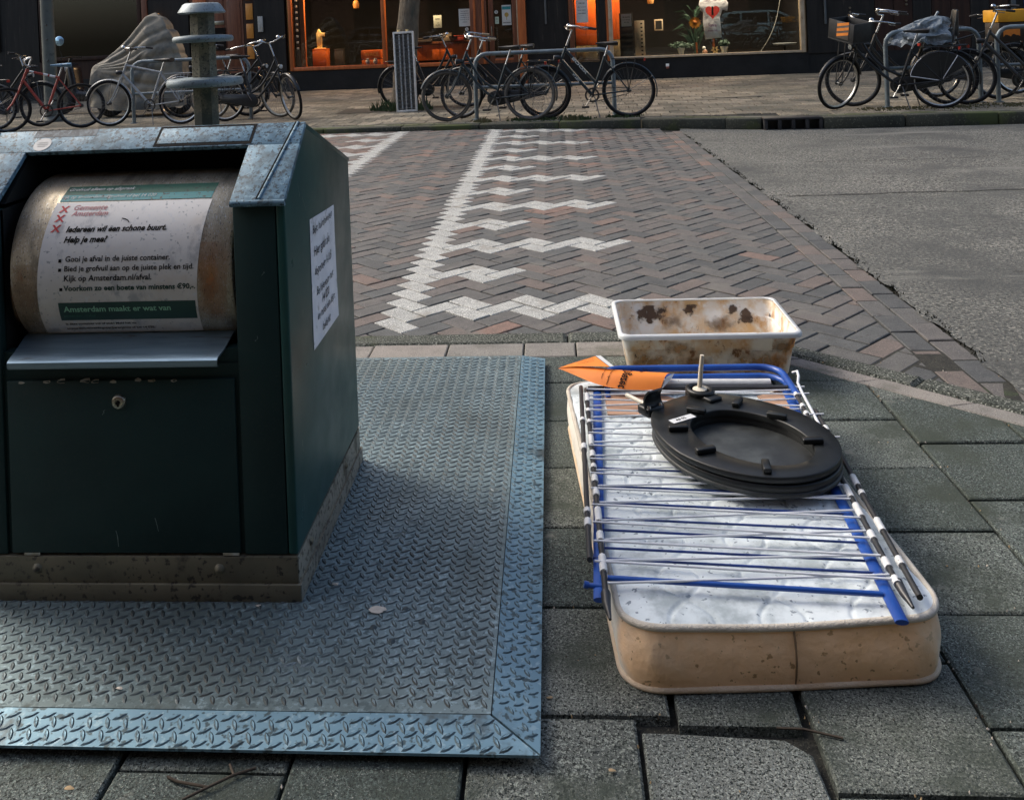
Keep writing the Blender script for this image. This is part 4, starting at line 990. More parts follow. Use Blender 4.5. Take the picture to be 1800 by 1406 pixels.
# ================================================================== ORANGE FLYER
ORG = mat("orange_paper", (.80, .23, .022), (.74, .19, .018), 8, rough=.6, bump=(.12, 60, .002), coords='world')
WHT = mat("white_paper_back", (.62, .63, .62), (.55, .56, .55), 12, rough=.7)
fl = thing('paper_flyer', 'crumpled orange paper flyer curled over the back corner of the rack', 'flyer', (.15, 2.78, .16))
def bez(P, t):
    P = [Vector(p) for p in P]
    while len(P) > 1: P = [P[i].lerp(P[i + 1], t) for i in range(len(P) - 1)]
    return P[0]
lowc = [(-.016, 2.850, .186), (.07, 2.80, .172), (.10, 2.735, .162), (.19, 2.735, .161), (.282, 2.736, .161)]
upc = [(-.016, 2.850, .187), (.06, 2.86, .200), (.12, 2.81, .192), (.22, 2.80, .194), (.318, 2.797, .188)]
def fs_(u, v):
    a, b = bez(lowc, u), bez(upc, u); p = a.lerp(b, v); p.z += .014 * math.sin(math.pi * v) * min(1, u * 1.6) ; return p
m = MB(); m.grid(lambda u, v: fs_(u, v), 24, 10)
sheet = m.build('sheet', ORG, fl, 180, True)
tri = [(-.016, 2.851, .188), (.040, 2.875, .198), (.100, 2.900, .205), (.138, 2.806, .206)]
m = MB(); m.grid(lambda u, v: bez([tri[0], tri[1], tri[2]], u).lerp(bez([tri[0], (.05, 2.838, .2), tri[3]], u), v), 12, 6); flap = m.build('flap', ORG, fl, 180, True)
m = MB(); m.add([(.101, 2.901, .2062), (.117, 2.903, .206), (.152, 2.808, .207), (.139, 2.806, .2072)], [(0, 1, 2, 3)]); m.build('white_edge', WHT, fl, None, True)
m = MB(); m.add([fs_(1, 0) + Vector((.001, 0, 0)), fs_(1, .5) + Vector((.004, 0, 0)), fs_(1, 1) + Vector((.014, .0, 0)), fs_(1, .6) + Vector((.016, 0, -.01))], [(0, 1, 2, 3)]); m.build('white_edge', WHT, fl, None, True)
m = MB(); m.text('Ongezet', lambda u, v: fs_(.72 - v * 3.0 - u * .25 + .0, .98 - u / .135) + Vector((0, -.0006, .0016)), .13, .018); m.build('print', INK, sheet, None, True)
for u0, l_ in ((.50, .10), (.57, .125)):
    m = MB(); m.text('bel voor afhalen', lambda u, v: fs_(u0 - v * 1.4 - u * .35, .95 - u / .14) + Vector((0, -.0006, .0012)), l_, .01); m.build('print', INK, sheet, None, True)
m = MB(); m.text('ss', lambda u, v: fs_(.80 - v * 1.6, .95 - u / .135) + Vector((0, -.0006, .0012)), .022, .03); m.build('print', INK, sheet, None, True)
for k in range(3):
    m = MB(); m.text('niet toegestaan op deze plek', lambda u, v: Vector((.045 + u - .006 * k, 2.848 + .012 * k + u * .30 + v, .2005 + u * .06)), .066, .01); m.build('print', INK, flap, None, True)

# ================================================================== small litter near the camera
TWIG = mat("dark_twig", (.035, .026, .018), (.06, .045, .03), 40, rough=.9)
LEAF = mat("dry_leaf", (.36, .26, .14), (.26, .18, .09), 30, rough=.8)
def twig(name, lab, pts, r, cat='twig', mt=TWIG):
    m = MB()
    for P in pts: m.tube(P, r, 6)
    return tag(m.build(name, mt, None, 60), lab, cat)
twig('twig', 'forked dark twig on the tiles below the left end of the steel plate', [[(-.655, 1.452, .006), (-.62, 1.475, .009), (-.585, 1.502, .008), (-.553, 1.520, .006)], [(-.585, 1.502, .008), (-.60, 1.525, .007)], [(-.62, 1.475, .009), (-.68, 1.49, .005), (-.70, 1.50, .004)]], .0024)
twig('twig', 'thin dark twig across the joint in front of the mattress', [[(.345, 1.632, .004), (.39, 1.628, .006), (.42, 1.620, .005), (.452, 1.611, .004)]], .0022)
def chip(lab, x, y, z, s, mt=LEAF, cat='leaf', n=8):
    m = MB(); rr = [random.uniform(.5, 1) for _ in range(n)]
    P = [(x + s * rr[k] * math.cos(2 * math.pi * k / n), y + s * .6 * rr[k] * math.sin(2 * math.pi * k / n), z + .001 + .003 * random.random()) for k in range(n)]
    m.add(P + [(x, y, z + .005)], [(k, (k + 1) % n, n) for k in range(n)]); return tag(m.build(cat.replace(' ', '_'), mt, None, 60), lab, cat)
PALE = mat("pale_fleck", (.55, .5, .42), (.45, .4, .33), 60, rough=.8)
chip('pale chewing gum blotch on the plate right of the container', -.412, 1.896, PZ + .0015, .025, PALE, 'gum', 14)
chip('small pale gum fleck on the plate beside the container corner', -.523, 1.986, PZ, .010, PALE, 'gum')
chip('pale leaf scrap on the plate at the container front corner', -.672, 1.908, PZ, .007, PALE, 'leaf')
chip('grey gum spot near the front edge of the plate at the left', -.86, 1.66, PZ, .010, PALE, 'gum')
chip('brown leaf bit on the tile below the plate corner', .052, 1.534, 0, .008)
chip('dry leaf scrap on the tile beside the front of the plate edge', -.052, 1.70, 0, .008)
chip('tan leaf scrap on the tiles at the bottom left', -.86, 1.475, 0, .010)

random.seed(77)
m = MB()
for _ in range(520):
    if random.random() < .6:
        c_ = random.randrange(-2, 6); x = .106 + PX * c_ + random.gauss(0, .006); y = random.uniform(1.35, 3.3)
    else:
        x = random.uniform(-.05, 1.6); y = 1.661 + PY * random.randrange(-1, 6) + (.15 if random.random() < .5 else 0) + random.gauss(0, .006)
    if x < -.05 and y > 1.5: continue
    s_ = random.uniform(.0015, .0045); a = random.uniform(0, 6.28); m.m = random.randrange(3)
    P_ = [(x + s_ * random.uniform(.5, 1) * math.cos(a + k * 1.57), y + s_ * random.uniform(.5, 1) * math.sin(a + k * 1.57), random.uniform(-.004, .001)) for k in range(4)]
    m.add(P_ + [(x, y, .003)], [(0, 1, 4), (1, 2, 4), (2, 3, 4), (3, 0, 4)])
tag(m.build('litter', [LEAF, PALE, TWIG], None, None), 'grit and leaf crumbs lying along the joints of the near tiles', 'litter', kind='stuff')
# ================================================================== SHOP BUILDING
WOODR = mat("red_brown_wood", (.20, .075, .035), (.13, .045, .022), 3, rough=.45, stretch=(8, 8, .7), bump=(.2, 40, .003), stains=[((.06, .025, .014), 8, .62, .12, (8, 8, .6))])
ORWOOD = mat("orange_varnished_wood", (.47, .135, .035), (.36, .095, .026), 3, rough=.4, stretch=(6, 6, .7), stains=[((.22, .06, .02), 6, .62, .14, (6, 6, .6))])
DARKW = mat("blackened_wood", (.013, .0125, .011), (.022, .02, .017), 2, rough=.6, spec=.25, stretch=(7, 7, .5), bump=(.2, 30, .003), stains=[((.055, .045, .035), 3, .66, .1, (7, 7, .5))])
BROWNW = mat("dark_brown_panel", (.042, .020, .012), (.024, .012, .008), 2, rough=.6, spec=.25, stretch=(7, 7, .5), bump=(.2, 30, .003))
CREAM = mat("cream_frame", (.50, .40, .27), (.40, .31, .2), 6, rough=.5, stains=[((.25, .17, .1), 9, .65, .1)])
PLW = mat("black_plinth", (.010, .0105, .010), (.016, .0165, .016), 3, speck=((.03, .03, .028), 60, .67, .06), rough=.65, spec=.25)
BRW = mat("dark_brick_wall", (.075, .042, .032), (.05, .03, .024), 6, rough=.9, bump=(.4, 30, .01))
ROOM = mat("dark_room", (.010, .009, .008), (.006, .006, .006), 1.2, rough=.9)
ROOMF = mat("dark_room_floor", (.022, .017, .013), (.014, .012, .01), 2, rough=.6)
def glass_mat(name, tint, f):
    m = bpy.data.materials.new(name); m.use_nodes = True; nt = m.node_tree; nt.nodes.clear(); L = nt.links
    out = nd(nt, 'ShaderNodeOutputMaterial'); mx = nd(nt, 'ShaderNodeMixShader'); tr = nd(nt, 'ShaderNodeBsdfTransparent'); gl = nd(nt, 'ShaderNodeBsdfGlossy'); fr = nd(nt, 'ShaderNodeFresnel')
    tr.inputs[0].default_value = (*tint, 1); gl.inputs['Roughness'].default_value = .01; gl.inputs['Color'].default_value = (1, 1, 1, 1); fr.inputs['IOR'].default_value = f
    L.new(fr.outputs[0], mx.inputs[0]); L.new(tr.outputs[0], mx.inputs[1]); L.new(gl.outputs[0], mx.inputs[2]); L.new(mx.outputs[0], out.inputs[0]); return m
GLASS = glass_mat("window_glass", (.88, .9, .88), 1.5)
FA = -.0527
shop = thing('shop_building', 'dark timber shopfront with orange-framed windows across the street', 'building', (-5.6, 19.6, ZF), FA)
def P(name, a, b, mt, parent=shop, c=0.0):
    m = MB(); m.box(a, b, c); return m.build(name, mt, parent, 30)
# walls: plinth, piers, panels (x along the front, y into the building)
P('plinth', (-8, 0, -.1), (5.0, .3, .44), PLW); P('plinth', (5.0, 0, -.1), (6.85, .25, .40), PLW); P('plinth', (6.85, 0, -.1), (10.8, .3, .43), PLW); P('plinth', (10.8, .02, -.1), (22, .3, .40), PLW)
P('pier', (-.80, -.02, .44), (-.115, .25, 3.1), DARKW); P('wall_panel', (5.13, .06, .40), (6.02, .2, 3.1), DARKW)
P('wall_panel', (10.80, -.01, .40), (11.75, .25, 3.1), DARKW)
for k in range(8): P('wall_panel', (11.755 + k * .36, .015 + .004 * (k % 2), .40), (11.755 + k * .36 + .35, .25, 3.1), BROWNW if k % 3 else DARKW)
P('wall_panel', (14.64, .01, .4), (14.9, .25, 3.1), DARKW); P('wall_panel', (14.9, .01, .4), (22, .25, 1.02), DARKW)
P('wall_panel', (17.5, .01, 1.02), (22, .25, 3.1), DARKW)
P('wall_panel', (-14, .02, -.1), (-5.9, .25, 3.1), DARKW)
P('upper_wall', (-16, .0, 3.1), (24, 4.5, 11.5), BRW); P('side_wall', (-16, .26, -.1), (-14, 4.5, 3.1), BRW); P('side_wall', (22, .26, -.1), (24, 4.5, 3.1), BRW)
P('room_back', (-14, 3.6, -.1), (22, 3.75, 3.1), ROOM); P('room_floor', (-14, .3, -.1), (22, 3.6, .42), ROOMF); P('room_ceiling', (-14, .3, 2.95), (22, 3.6, 3.09), ROOM)
for x in (-3.5, 4.95, 10.9, 14.7): P('partition', (x, .3, .42), (x + .1, 3.6, 2.95), ROOM)
def window(x0, x1, z0, z1, fw, fm, lab=None, sill=None, bot=None, sides=(1, 1)):
    f = MB()
    if sides[0]: f.box((x0 - fw, -.03, z0 - (bot or fw)), (x0, .12, z1), .006)
    if sides[1]: f.box((x1, -.03, z0 - (bot or fw)), (x1 + fw, .12, z1), .006)
    f.box((x0 + .0005, -.028, z0 - (bot or fw)), (x1 - .0005, .118, z0), .006); f.box((x0 + .0005, -.028, z1), (x1 - .0005, .118, z1 + fw), .006)
    w = link('window', f.mesh('window', fm, 30), shop)
    if lab: w['label'] = lab
    g_ = MB(); g_.box((x0 - .004, .05, z0 - .004), (x1 + .004, .056, z1 + .004)); link('pane', g_.mesh('pane', GLASS, None), w)
    return w
window(.045, 2.03, .515, 2.9, .075, ORWOOD, 'wide shop window framed in orange wood'); window(2.115, 4.04, .505, 2.9, .075, ORWOOD, 'shop window beside the door, orange wood', sides=(0, 0))
# patterned posts inside the left window
for k in range(16):
    P('bead', (.115, .02, .9 + k * .13), (.165, .045, .95 + k * .13), CREAM, shop, .01)
P('bead_post', (.095, .057, .52), (.185, .12, 2.9), WOODR); P('inner_post', (.20, .057, .52), (.30, .14, 2.9), ORWOOD)
P('mullion', (3.945, -.03, .44), (4.30, .10, 3.1), WOODR, shop, .006); P('mullion', (4.02, -.045, .44), (4.07, -.031, 3.1), ORWOOD, shop, .004); P('mullion', (4.20, -.045, .44), (4.255, -.031, 3.1), ORWOOD, shop, .004)
# glazed door
dr = link('door', (lambda f: (f.box((4.335, .02, .42), (4.44, .10, 2.9), .005), f.box((4.835, .02, .42), (4.93, .10, 2.9), .005), f.box((4.441, .022, .42), (4.834, .098, .555), .005), f.mesh('door', WOODR, 30))[-1])(MB()), shop); dr['label'] = 'narrow glazed red wood shop door'
P('pane', (4.436, .055, .55), (4.839, .06, 2.9), GLASS, dr); P('rail', (4.445, .012, .50), (4.83, .021, .535), ORWOOD, dr, .003); P('handle', (4.385, -.02, 1.02), (4.405, .019, 1.22), LOCK, dr, .004)
P('door_post', (4.96, -.05, .0), (5.125, .12, 3.1), ORWOOD, shop, .006); P('door_post', (4.935, -.04, .42), (4.957, .12, 3.1), CREAM, shop, .003)
P('pipe', (5.52, .03, 1.22), (5.56, .055, 3.1), mat("grey_pipe", (.13, .14, .14), None, 9, rough=.5), shop, .01)
# entrance with orange-painted panel and dark door stiles
P('entrance_frame', (6.03, -.01, .40), (6.12, .12, 3.1), WOODR, shop, .005); P('entrance_frame', (6.62, -.01, .40), (6.78, .12, 3.1), DARKW, shop, .005)
P('pane', (6.121, .055, .40), (6.619, .06, 3.1), GLASS)
P('entrance_frame', (6.79, -.015, .40), (6.84, .12, 3.1), ORWOOD, shop, .004)
w = window(6.92, 10.665, .475, 2.9, .085, CREAM, 'long display window with cream frame', bot=.045)
# right windows and blue framed poster bay
BLUEF = mat("blue_lit_frame", (.03, .09, .42), (.02, .06, .3), 8, rough=.4)
f = MB(); f.box((14.905, -.02, 1.03), (15.02, .1, 3.1), .004); f.box((15.0205, -.018, 1.03), (17.5, .1, 1.12), .004); sw = link('window', f.mesh('window', BLUEF, 30), shop); sw['label'] = 'blue framed window at the right end'
P('pane', (15.015, .05, 1.115), (17.5, .056, 3.1), GLASS, sw); P('poster', (15.06, .08, 1.16), (17.4, .085, 2.8), mat("pale_blue_poster", (.45, .6, .68), (.38, .52, .62), 2, rough=.6), sw)
P('post', (14.66, -.03, .9), (14.74, .009, 3.1), mat("grey_post", (.1, .12, .13), None, 4, rough=.5), shop, .004)
P('pipe', (11.13, -.05, .98), (11.17, -.011, 3.1), mat("slate_pipe", (.10, .12, .13), None, 4, rough=.5), shop, .01)
for z in (1.28, 1.20): 
    m = MB(); m.lathe([(0, -.03), (.018, -.03), (.022, -.02), (.022, .02)], 12, 'y', (11.63, 0, z)); m.build('door_bell', LOCK, shop, 50)
    m = MB(); m.lathe([(0, -.03), (.018, -.03), (.022, -.02), (.022, .02)], 12, 'y', (12.71, 0, z + .1)); m.build('door_bell', LOCK, shop, 50)
# left of the big window: orange glazed door, wood door, dark bays
YEL = mat("amber_glass", (.62, .27, .05), (.55, .22, .04), 3, rough=.35)
ld = P('door', (-1.06, .03, .40), (-.815, .12, 3.1), BROWNW); ld['label'] = 'dark narrow door with amber glass panes'
for z0, z1 in ((.74, 1.06), (1.19, 1.51), (1.60, 1.95), (2.03, 2.4)): P('pane', (-1.0, .015, z0), (-.84, .029, z1), YEL, ld, .003)
P('switch_box', (-.71, -.06, 1.32), (-.60, -.021, 1.66), mat("pale_box", (.42, .42, .38), None, 20, rough=.6), shop, .005)
wd = P('door', (-2.30, .04, .40), (-1.075, .12, 3.1), WOODR); wd['label'] = 'wide red-brown panelled wood door'
for k in range(3): P('panel', (-2.22 + k * .39, .025, .60), (-2.22 + k * .39 + .31, .039, 2.7), WOODR if k else ORWOOD, wd, .006)
P('pane', (-1.78, .018, .95), (-1.48, .0245, 1.45), mat("dark_pane", (.01, .01, .01), None, 3, rough=.1), wd); P('letter_plate', (-1.76, .01, 1.52), (-1.5, .0245, 1.60), LOCK, wd, .004)
P('pier', (-3.25, 0, .44), (-2.32, .2, 3.1), DARKW); P('door_post', (-3.40, -.02, .44), (-3.262, .15, 3.1), WOODR, shop, .005)
w = window(-5.75, -3.5, .95, 2.9, .09, BROWNW, 'dark brown framed window behind the bicycles'); P('wall_panel', (-5.9, .01, .44), (-3.41, .2, .85), BROWNW)
WALLLAMP = mat("lamp_glow", (.9, .45, .12), None, 5, emit=(1.0, .42, .10, .45))
m = MB(); m.lathe([(0, -.09), (.06, -.07), (.085, 0), (.06, .07), (0, .09)], 16, 'z', (-3.0, -.12, 1.75)); m.box((-3.03, -.06, 1.72), (-2.97, -.001, 1.78)); wl_ = m.build('wall_lamp', WALLLAMP, shop, 50)
for k, (x0, x1, z0, z1) in enumerate(((-8.3, -6.9, 1.2, 2.6), (-10.5, -8.9, 1.1, 2.6))):
    f = MB(); f.box((x0 - .07, -.02, z0 - .07), (x0, .015, z1), .004); f.box((x1, -.02, z0 - .07), (x1 + .07, .015, z1), .004); f.box((x0, -.02, z0 - .07), (x1, .015, z0), .004)
    w = link('window', f.mesh('window', BROWNW, 30), shop); P('pane', (x0, .004, z0), (x1, .010, z1), mat("sky_mirror_pane", (.02, .025, .03), None, 2, rough=.04, metal=.0, spec=1.0), w)
P('panel', (-8.2, -.01, .35), (-7.1, .018, 1.02), mat("tan_panel", (.33, .2, .1), (.2, .11, .05), 2, rough=.6), shop, .004)
# added warm fill lights and housings that brighten the shop displays; none seen
def lamp(x, y, z, e, col=(1, .52, .2), s=.12):
    ld_ = bpy.data.lights.new('display_fill_light', 'AREA'); ld_.energy = e; ld_.color = col; ld_.size = s
    o = bpy.data.objects.new('display_fill_light', ld_); COL.objects.link(o); o.parent = shop; o.location = (x, y, z)
for x, e, c_ in ((.75, 80, (1, .6, .3)), (3.1, 60, (1, .6, .3)), (6.5, 65, (1, .52, .2)), (8.5, 60, (1, .8, .6)), (9.3, 60, (1, .8, .6))):
    lamp(x, .085, 2.60, e, c_)
    m = MB(); m.lathe([(0, 2.94), (.03, 2.93), (.04, 2.70), (.03, 2.66)], 12, 'z', (x, .115, 0)); m.build('fill_light_housing', CREAM, shop, 40)

# ---- things standing in the shop windows
def at(x, y, z):
    c_, s_ = math.cos(FA), math.sin(FA); return (-5.6 + x * c_ - y * s_, 19.6 + x * s_ + y * c_, ZF + z)
def sthing(name, label, cat, x, y, z, group=None): return thing(name, label, cat, at(x, y, z), FA, group)
ORB = mat("orange_painted_board", (.72, .16, .022), (.58, .115, .018), 3, rough=.5, stains=[((.3, .07, .02), 3, .62, .15, (5, 5, .6))])
CRM = mat("pale_yellow_wood", (.82, .62, .28), (.74, .54, .23), 5, rough=.5)
t = sthing('pedestal', 'orange display pedestal in the left shop window under the cream sculpture', 'pedestal', .56, .35, .42)
P('body', (-.155, -.14, 0), (.155, .14, .455), ORB, t, .004); P('top', (-.158, -.143, .456), (.158, .143, .47), ORB, t, .003)
t = sthing('sculpture', 'cream angular sculpture like an arrow on the orange pedestal', 'sculpture', .56, .33, .891)
P('base', (-.12, -.08, 0), (.10, .08, .022), CRM, t, .004)
m = MB(); m.prism([(-.075, .022), (.03, .022), (.035, .27), (.095, .275), (.10, .35), (.03, .355), (-.03, .44), (-.085, .335), (-.075, .2)], 'y', -.035, .035, .005); m.build('figure', CRM, t, 30)
t = sthing('drawer_box', 'orange painted box with pale zigzag letters in the left shop window', 'box', 1.72, .33, .42)
P('lower_part', (-.21, -.15, 0), (.21, .15, .20), ORB, t, .004); P('upper_part', (-.215, -.155, .214), (.215, .155, .40), ORB, t, .004)
m = MB(); m.text('WACE', lambda u, v: (-.14 + u, -.1562, .28 + v), .31, .03); m.build('lettering', mat("amber_lettering", (.85, .38, .1), None, 20), t, None)
VAS = mat("white_blue_china", (.62, .64, .66), (.5, .54, .6), 16, rough=.25, stains=[((.08, .13, .28), 26, .60, .05)])
for x, lab in ((1.66, 'left small white and blue china vase in front of the orange box'), (1.83, 'right small white and blue china vase, beside the window mullion')):
    t = sthing('vase', lab, 'vase', x, .115, .515, 'china vases in the window')
    m = MB(); m.lathe([(0, 0), (.028, 0), (.05, .05), (.052, .08), (.03, .105), (.026, .115), (.034, .125)], 20); m.build('body', VAS, t, 60)
    m = MB(); m.lathe([(.034, .118), (.038, .126), (.034, .130), (.028, .126)], 20); m.build('rim', VAS, t, 60)
t = sthing('shop_counter', 'long orange counter inside the window beside the shop door', 'counter', 3.05, .6, .42)
P('front_board', (-.75, -.02, .12), (.80, .02, .46), ORB, t, .004); P('top', (-.78, -.05, .465), (.82, .35, .52), WOODR, t, .006); P('base', (-.7, .0, 0), (.75, .3, .115), ROOM, t)
t = sthing('price_sign', 'pale blue price card on a thin stand behind the tree', 'sign', 3.16, .5, .94)
m = MB(); m.tube([(0, 0, 0), (0, 0, .30)], .008, 6); m.build('stand', INK, t, 50); P('card', (-.09, -.008, .30), (.09, .008, .575), mat("pale_card", (.5, .6, .6), (.44, .54, .55), 8), t, .004)
for z, s_, w_ in ((.48, 'OPEN', .10), (.40, '+ 06', .05), (.345, '15,00', .09)):
    m = MB(); m.text(s_, lambda u, v: (-w_ / 2 + u, -.0095, z + v), w_, .02); m.build('print', INK, t, None)
for k, (x, y, lab) in enumerate(((2.5, .45, 'grey bowl on the counter left of the light fixture'), (3.5, .5, 'small dark bowl at the right end of the shop counter'))):
    t = sthing('bowl', lab, 'bowl', x, y, .945); m = MB(); m.lathe([(0, .0), (.05, .0), (.10, .06), (.11, .10), (.10, .095), (.05, .015)], 18); m.build('body', mat("grey_bowl_%d" % k, (.3, .33, .35) if k == 0 else (.05, .05, .05), None, 6), t, 60); m = MB(); m.lathe([(.104, .096), (.11, .104), (.105, .106)], 18); m.build('rim', INK, t, 60)
for k, (x, y, z, w, h, c, lab) in enumerate(((3.62, .5, .94, .11, .10, (.42, .06, .04), 'red box lying at the right end of the orange counter'), (2.85, .55, .94, .16, .07, (.12, .10, .09), 'low dark box on the orange counter left of the price card'), (3.35, .6, .94, .09, .16, (.3, .26, .2), 'upright tan box on the orange counter right of the price card'), (.93, .5, .43, .10, .42, (.045, .04, .04), 'dark upright case between the pedestal and the orange box'))):
    t = sthing('display_box', lab, 'box', x, y, z); bm_ = mat("display_box_%d" % k, c, None, 8, rough=.5); P('body', (-w, -.06, 0), (w, .06, h), bm_, t, .004); P('lid', (-w - .004, -.064, h + .0005), (w + .004, .064, h + .02), bm_, t, .004)
for k, (x, z, lab) in enumerate(((1.30, 1.75, 'hanging lantern high in the left shop window'), (2.62, 1.7, 'hanging lantern above the bowl in the second shop window'), (7.75, 1.55, 'hanging lantern in the display window above the picture'))):
    t = sthing('lantern', lab, 'lantern', x, .7, z); m = MB(); m.lathe([(.0, 0), (.06, .01), (.075, .10), (.05, .17), (.015, .19), (0, .19)], 14); m.build('shade', CRM if k == 1 else mat("amber_shade_%d" % k, (.45, .2, .05), None, 9), t, 50); m = MB(); m.tube([(0, 0, .19), (0, 0, 1.0)], .005, 5); m.build('cord', INK, t, None)
# papers and stickers on the glass
def sheetp(label, x0, x1, z0, z1, mt, lines, cat='notice', y=.046):
    t = sthing('notice', label, cat, (x0 + x1) / 2, y, z0); w = x1 - x0; h = z1 - z0
    P('sheet', (-w / 2, -.003, 0), (w / 2, 0, h), mt, t)
    for z, s_, ww, ink in lines:
        m = MB(); m.text(s_, lambda u, v: (-ww * w / 2 + u, -.0042, z * h + v), ww * w, .015); m.build('print', ink, t, None)
    return t
WP = mat("white_notice", (.56, .57, .53), (.5, .5, .46), 8)
sheetp('white typed notice on the glass left of the shop door', 3.70, 3.945, 1.25, 1.62, WP, [(.85, 'Openingstijden', .7, INK), (.72, 'maandag gesloten', .75, INK), (.6, 'dinsdag 10 - 18', .7, INK), (.48, 'woensdag 10 - 18', .75, INK), (.36, 'donderdag 10 - 18', .75, INK), (.22, 'welkom', .4, INK)])
tt = sheetp('white and teal poster with a yellow tree high on the shop door glass', 4.62, 4.815, 1.235, 1.66, WP, [(.10, 'stempas', .8, INK)], 'poster', .052)
P('band', (-.09, -.0045, .33), (.09, -.0032, .395), TEAL, tt)
m = MB(); m.add([(.045 * math.cos(a) , -.0045, .22 + .05 * math.sin(a)) for a in [2 * math.pi * k / 16 for k in range(16)]], [tuple(range(16))]); m.box((-.006, -.0045, .11), (.006, -.0034, .175)); m.build('emblem', mat("ochre_print", (.42, .28, .06), None, 20), tt, None)
sheetp('small green and white sticker pair on the shop door glass', 4.47, 4.55, 1.27, 1.42, mat("pale_green_sticker", (.42, .52, .38), (.5, .55, .45), 10), [(.6, 'PIN', .6, INKG), (.2, 'V', .3, INKG)], 'sticker', .052)
for x, z, lab in ((3.86, 1.185, 'round white sticker under the typed notice'), (4.50, 1.52, 'round white sticker high on the shop door glass')):
    t = sthing('sticker', lab, 'sticker', x, .046, z, 'round stickers on the shop glass'); m = MB(); m.lathe([(0, -.004), (.036, -.004), (.038, 0)], 20, 'y'); m.build('disc', WP, t, 40); m = MB(); m.text('5', lambda u, v: (-.012 + u, -.0052, -.016 + v), .024, .03); m.build('print', INK, t, None)
sheetp('white sheet with small print on the entrance glass above the orange panel', 6.18, 6.42, 1.22, 1.7, WP, [(.82, 'Let op', .5, INK), (.66, 'max. 3 personen', .75, INK), (.52, 'in de winkel', .6, INK), (.38, 'houd afstand', .65, INK)], y=.05)
sheetp('white notice on the dark board inside the display window', 7.10, 7.31, 1.10, 1.36, WP, [(.7, 'Brocante', .7, INK), (.5, 'in- en verkoop', .75, INK), (.3, 'elke dag', .5, INK)], y=.10)
t = sthing('display_board', 'dark slatted board standing in the display window beside the entrance', 'board', 7.20, .2, .43)
P('board', (-.14, -.04, 0), (.14, .04, .95), DARKW, t, .004)
for k in range(7): P('slat', (-.13, -.052, .06 + k * .12), (.13, -.041, .15 + k * .12), DARKW, t, .003)
t = sthing('number_strip', 'tall cream strip with small dark marks beside the dark board', 'sign', 7.47, .15, .43)
P('strip', (-.10, -.01, 0), (.10, .01, .78), CREAM, t, .003)
m = MB()
for k in range(9): m.box((.02, -.0125, .06 + k * .08), (.06, -.0102, .09 + k * .08))
m.build('print', INK, t, None)
t = sthing('orange_panel', 'orange papered panel behind the entrance glass', 'panel', 6.36, .5, .43)
P('board', (-.22, -.02, .30), (.22, .02, 1.4), ORB, t, .004); P('lower_board', (-.22, -.022, 0), (.22, .018, .29), mat("mottled_board", (.22, .2, .13), (.08, .07, .05), 9), t, .004)
t = sthing('orange_panel', 'second orange panel inside the display window, left of the board', 'panel', 6.97, .6, .43)
P('board', (-.12, -.02, .40), (.12, .02, 1.6), ORB, t, .004); P('lower_board', (-.12, -.022, 0), (.12, .018, .39), mat("mottled_board2", (.2, .17, .1), (.08, .07, .05), 9), t, .004)
# garden display: mat, pots, plants, sunflower, shirt
GR = mat("artificial_grass", (.02, .085, .03), (.014, .06, .022), 30, rough=.9, bump=(.6, 90, .01))
P_ = sthing('grass_mat', 'green artificial grass mat along the display window sill', 'mat', 8.55, .24, .43); P('base', (-.72, -.17, 0), (.62, .17, .03), GR, P_, .004)
m = MB(); random.seed(11)
for k in range(420):
    x, y = random.uniform(-.71, .61), random.uniform(-.17, -.02); h_ = random.uniform(.015, .035); m.add([(x - .006, y, .03), (x + .006, y, .03), (x + random.uniform(-.01, .01), y, .03 + h_)], [(0, 1, 2)])
o = m.build('blades', GR, P_, None); o['kind'] = 'stuff'
POTM = mat("white_flower_pot", (.84, .86, .82), (.76, .78, .75), 10, rough=.6)
PLT = mat("grey_green_leaf", (.07, .12, .085), (.04, .08, .05), 20, rough=.7); PLD = mat("deep_green_leaf", (.03, .075, .04), (.02, .05, .03), 12, rough=.6)
def leafy(mb, cx_, cy_, cz_, rx, ry, rz_, n, s_):
    for _ in range(n):
        a, b = random.uniform(0, 6.28), random.uniform(-1, 1); r_ = random.random() ** .4
        c_ = Vector((cx_ + rx * r_ * math.cos(a) * math.sqrt(1 - b * b), cy_ + ry * r_ * math.sin(a) * math.sqrt(1 - b * b), cz_ + rz_ * r_ * b))
        d_ = Vector((random.uniform(-1, 1), random.uniform(-1, 1), random.uniform(-.3, 1))).normalized(); e_ = d_.orthogonal().normalized()
        mb.add([c_ - d_ * s_, c_ + e_ * s_ * .35, c_ + d_ * s_, c_ - e_ * s_ * .35], [(0, 1, 2, 3)])
for x, lab, rx in ((8.30, 'white flower pot with a wide grey-green plant, left in the display window', .26), (9.17, 'white flower pot with a small plant, right in the display window', .10)):
    t = sthing('flower_pot', lab, 'flower pot', x, .16, .46, 'white pots in the display window')
    m = MB(); m.lathe([(0, 0), (.05, 0), (.068, .11), (.076, .112), (.079, .15), (.072, .15), (.066, .13), (0, .128)], 24); m.build('pot', POTM, t, 40)
    m = MB(); leafy(m, .0, 0, .21, rx, .10, .07, 240, .035); m.build('plant', PLT, t, None)
SUN = mat("yellow_petal", (.80, .36, .02), (.7, .27, .015), 9, rough=.6)
t = sthing('sunflower', 'big yellow artificial sunflower in the display window left of the shirt', 'sunflower', 8.60, .17, .46)
m = MB(); m.tube([(.02, 0, 0), (.015, 0, .25)], .018, 8); m.build('stake', ORWOOD, t, 50); m = MB(); m.tube([(.015, 0, .2), (.0, .0, .62)], .010, 6); m.build('stem', PLD, t, 50)
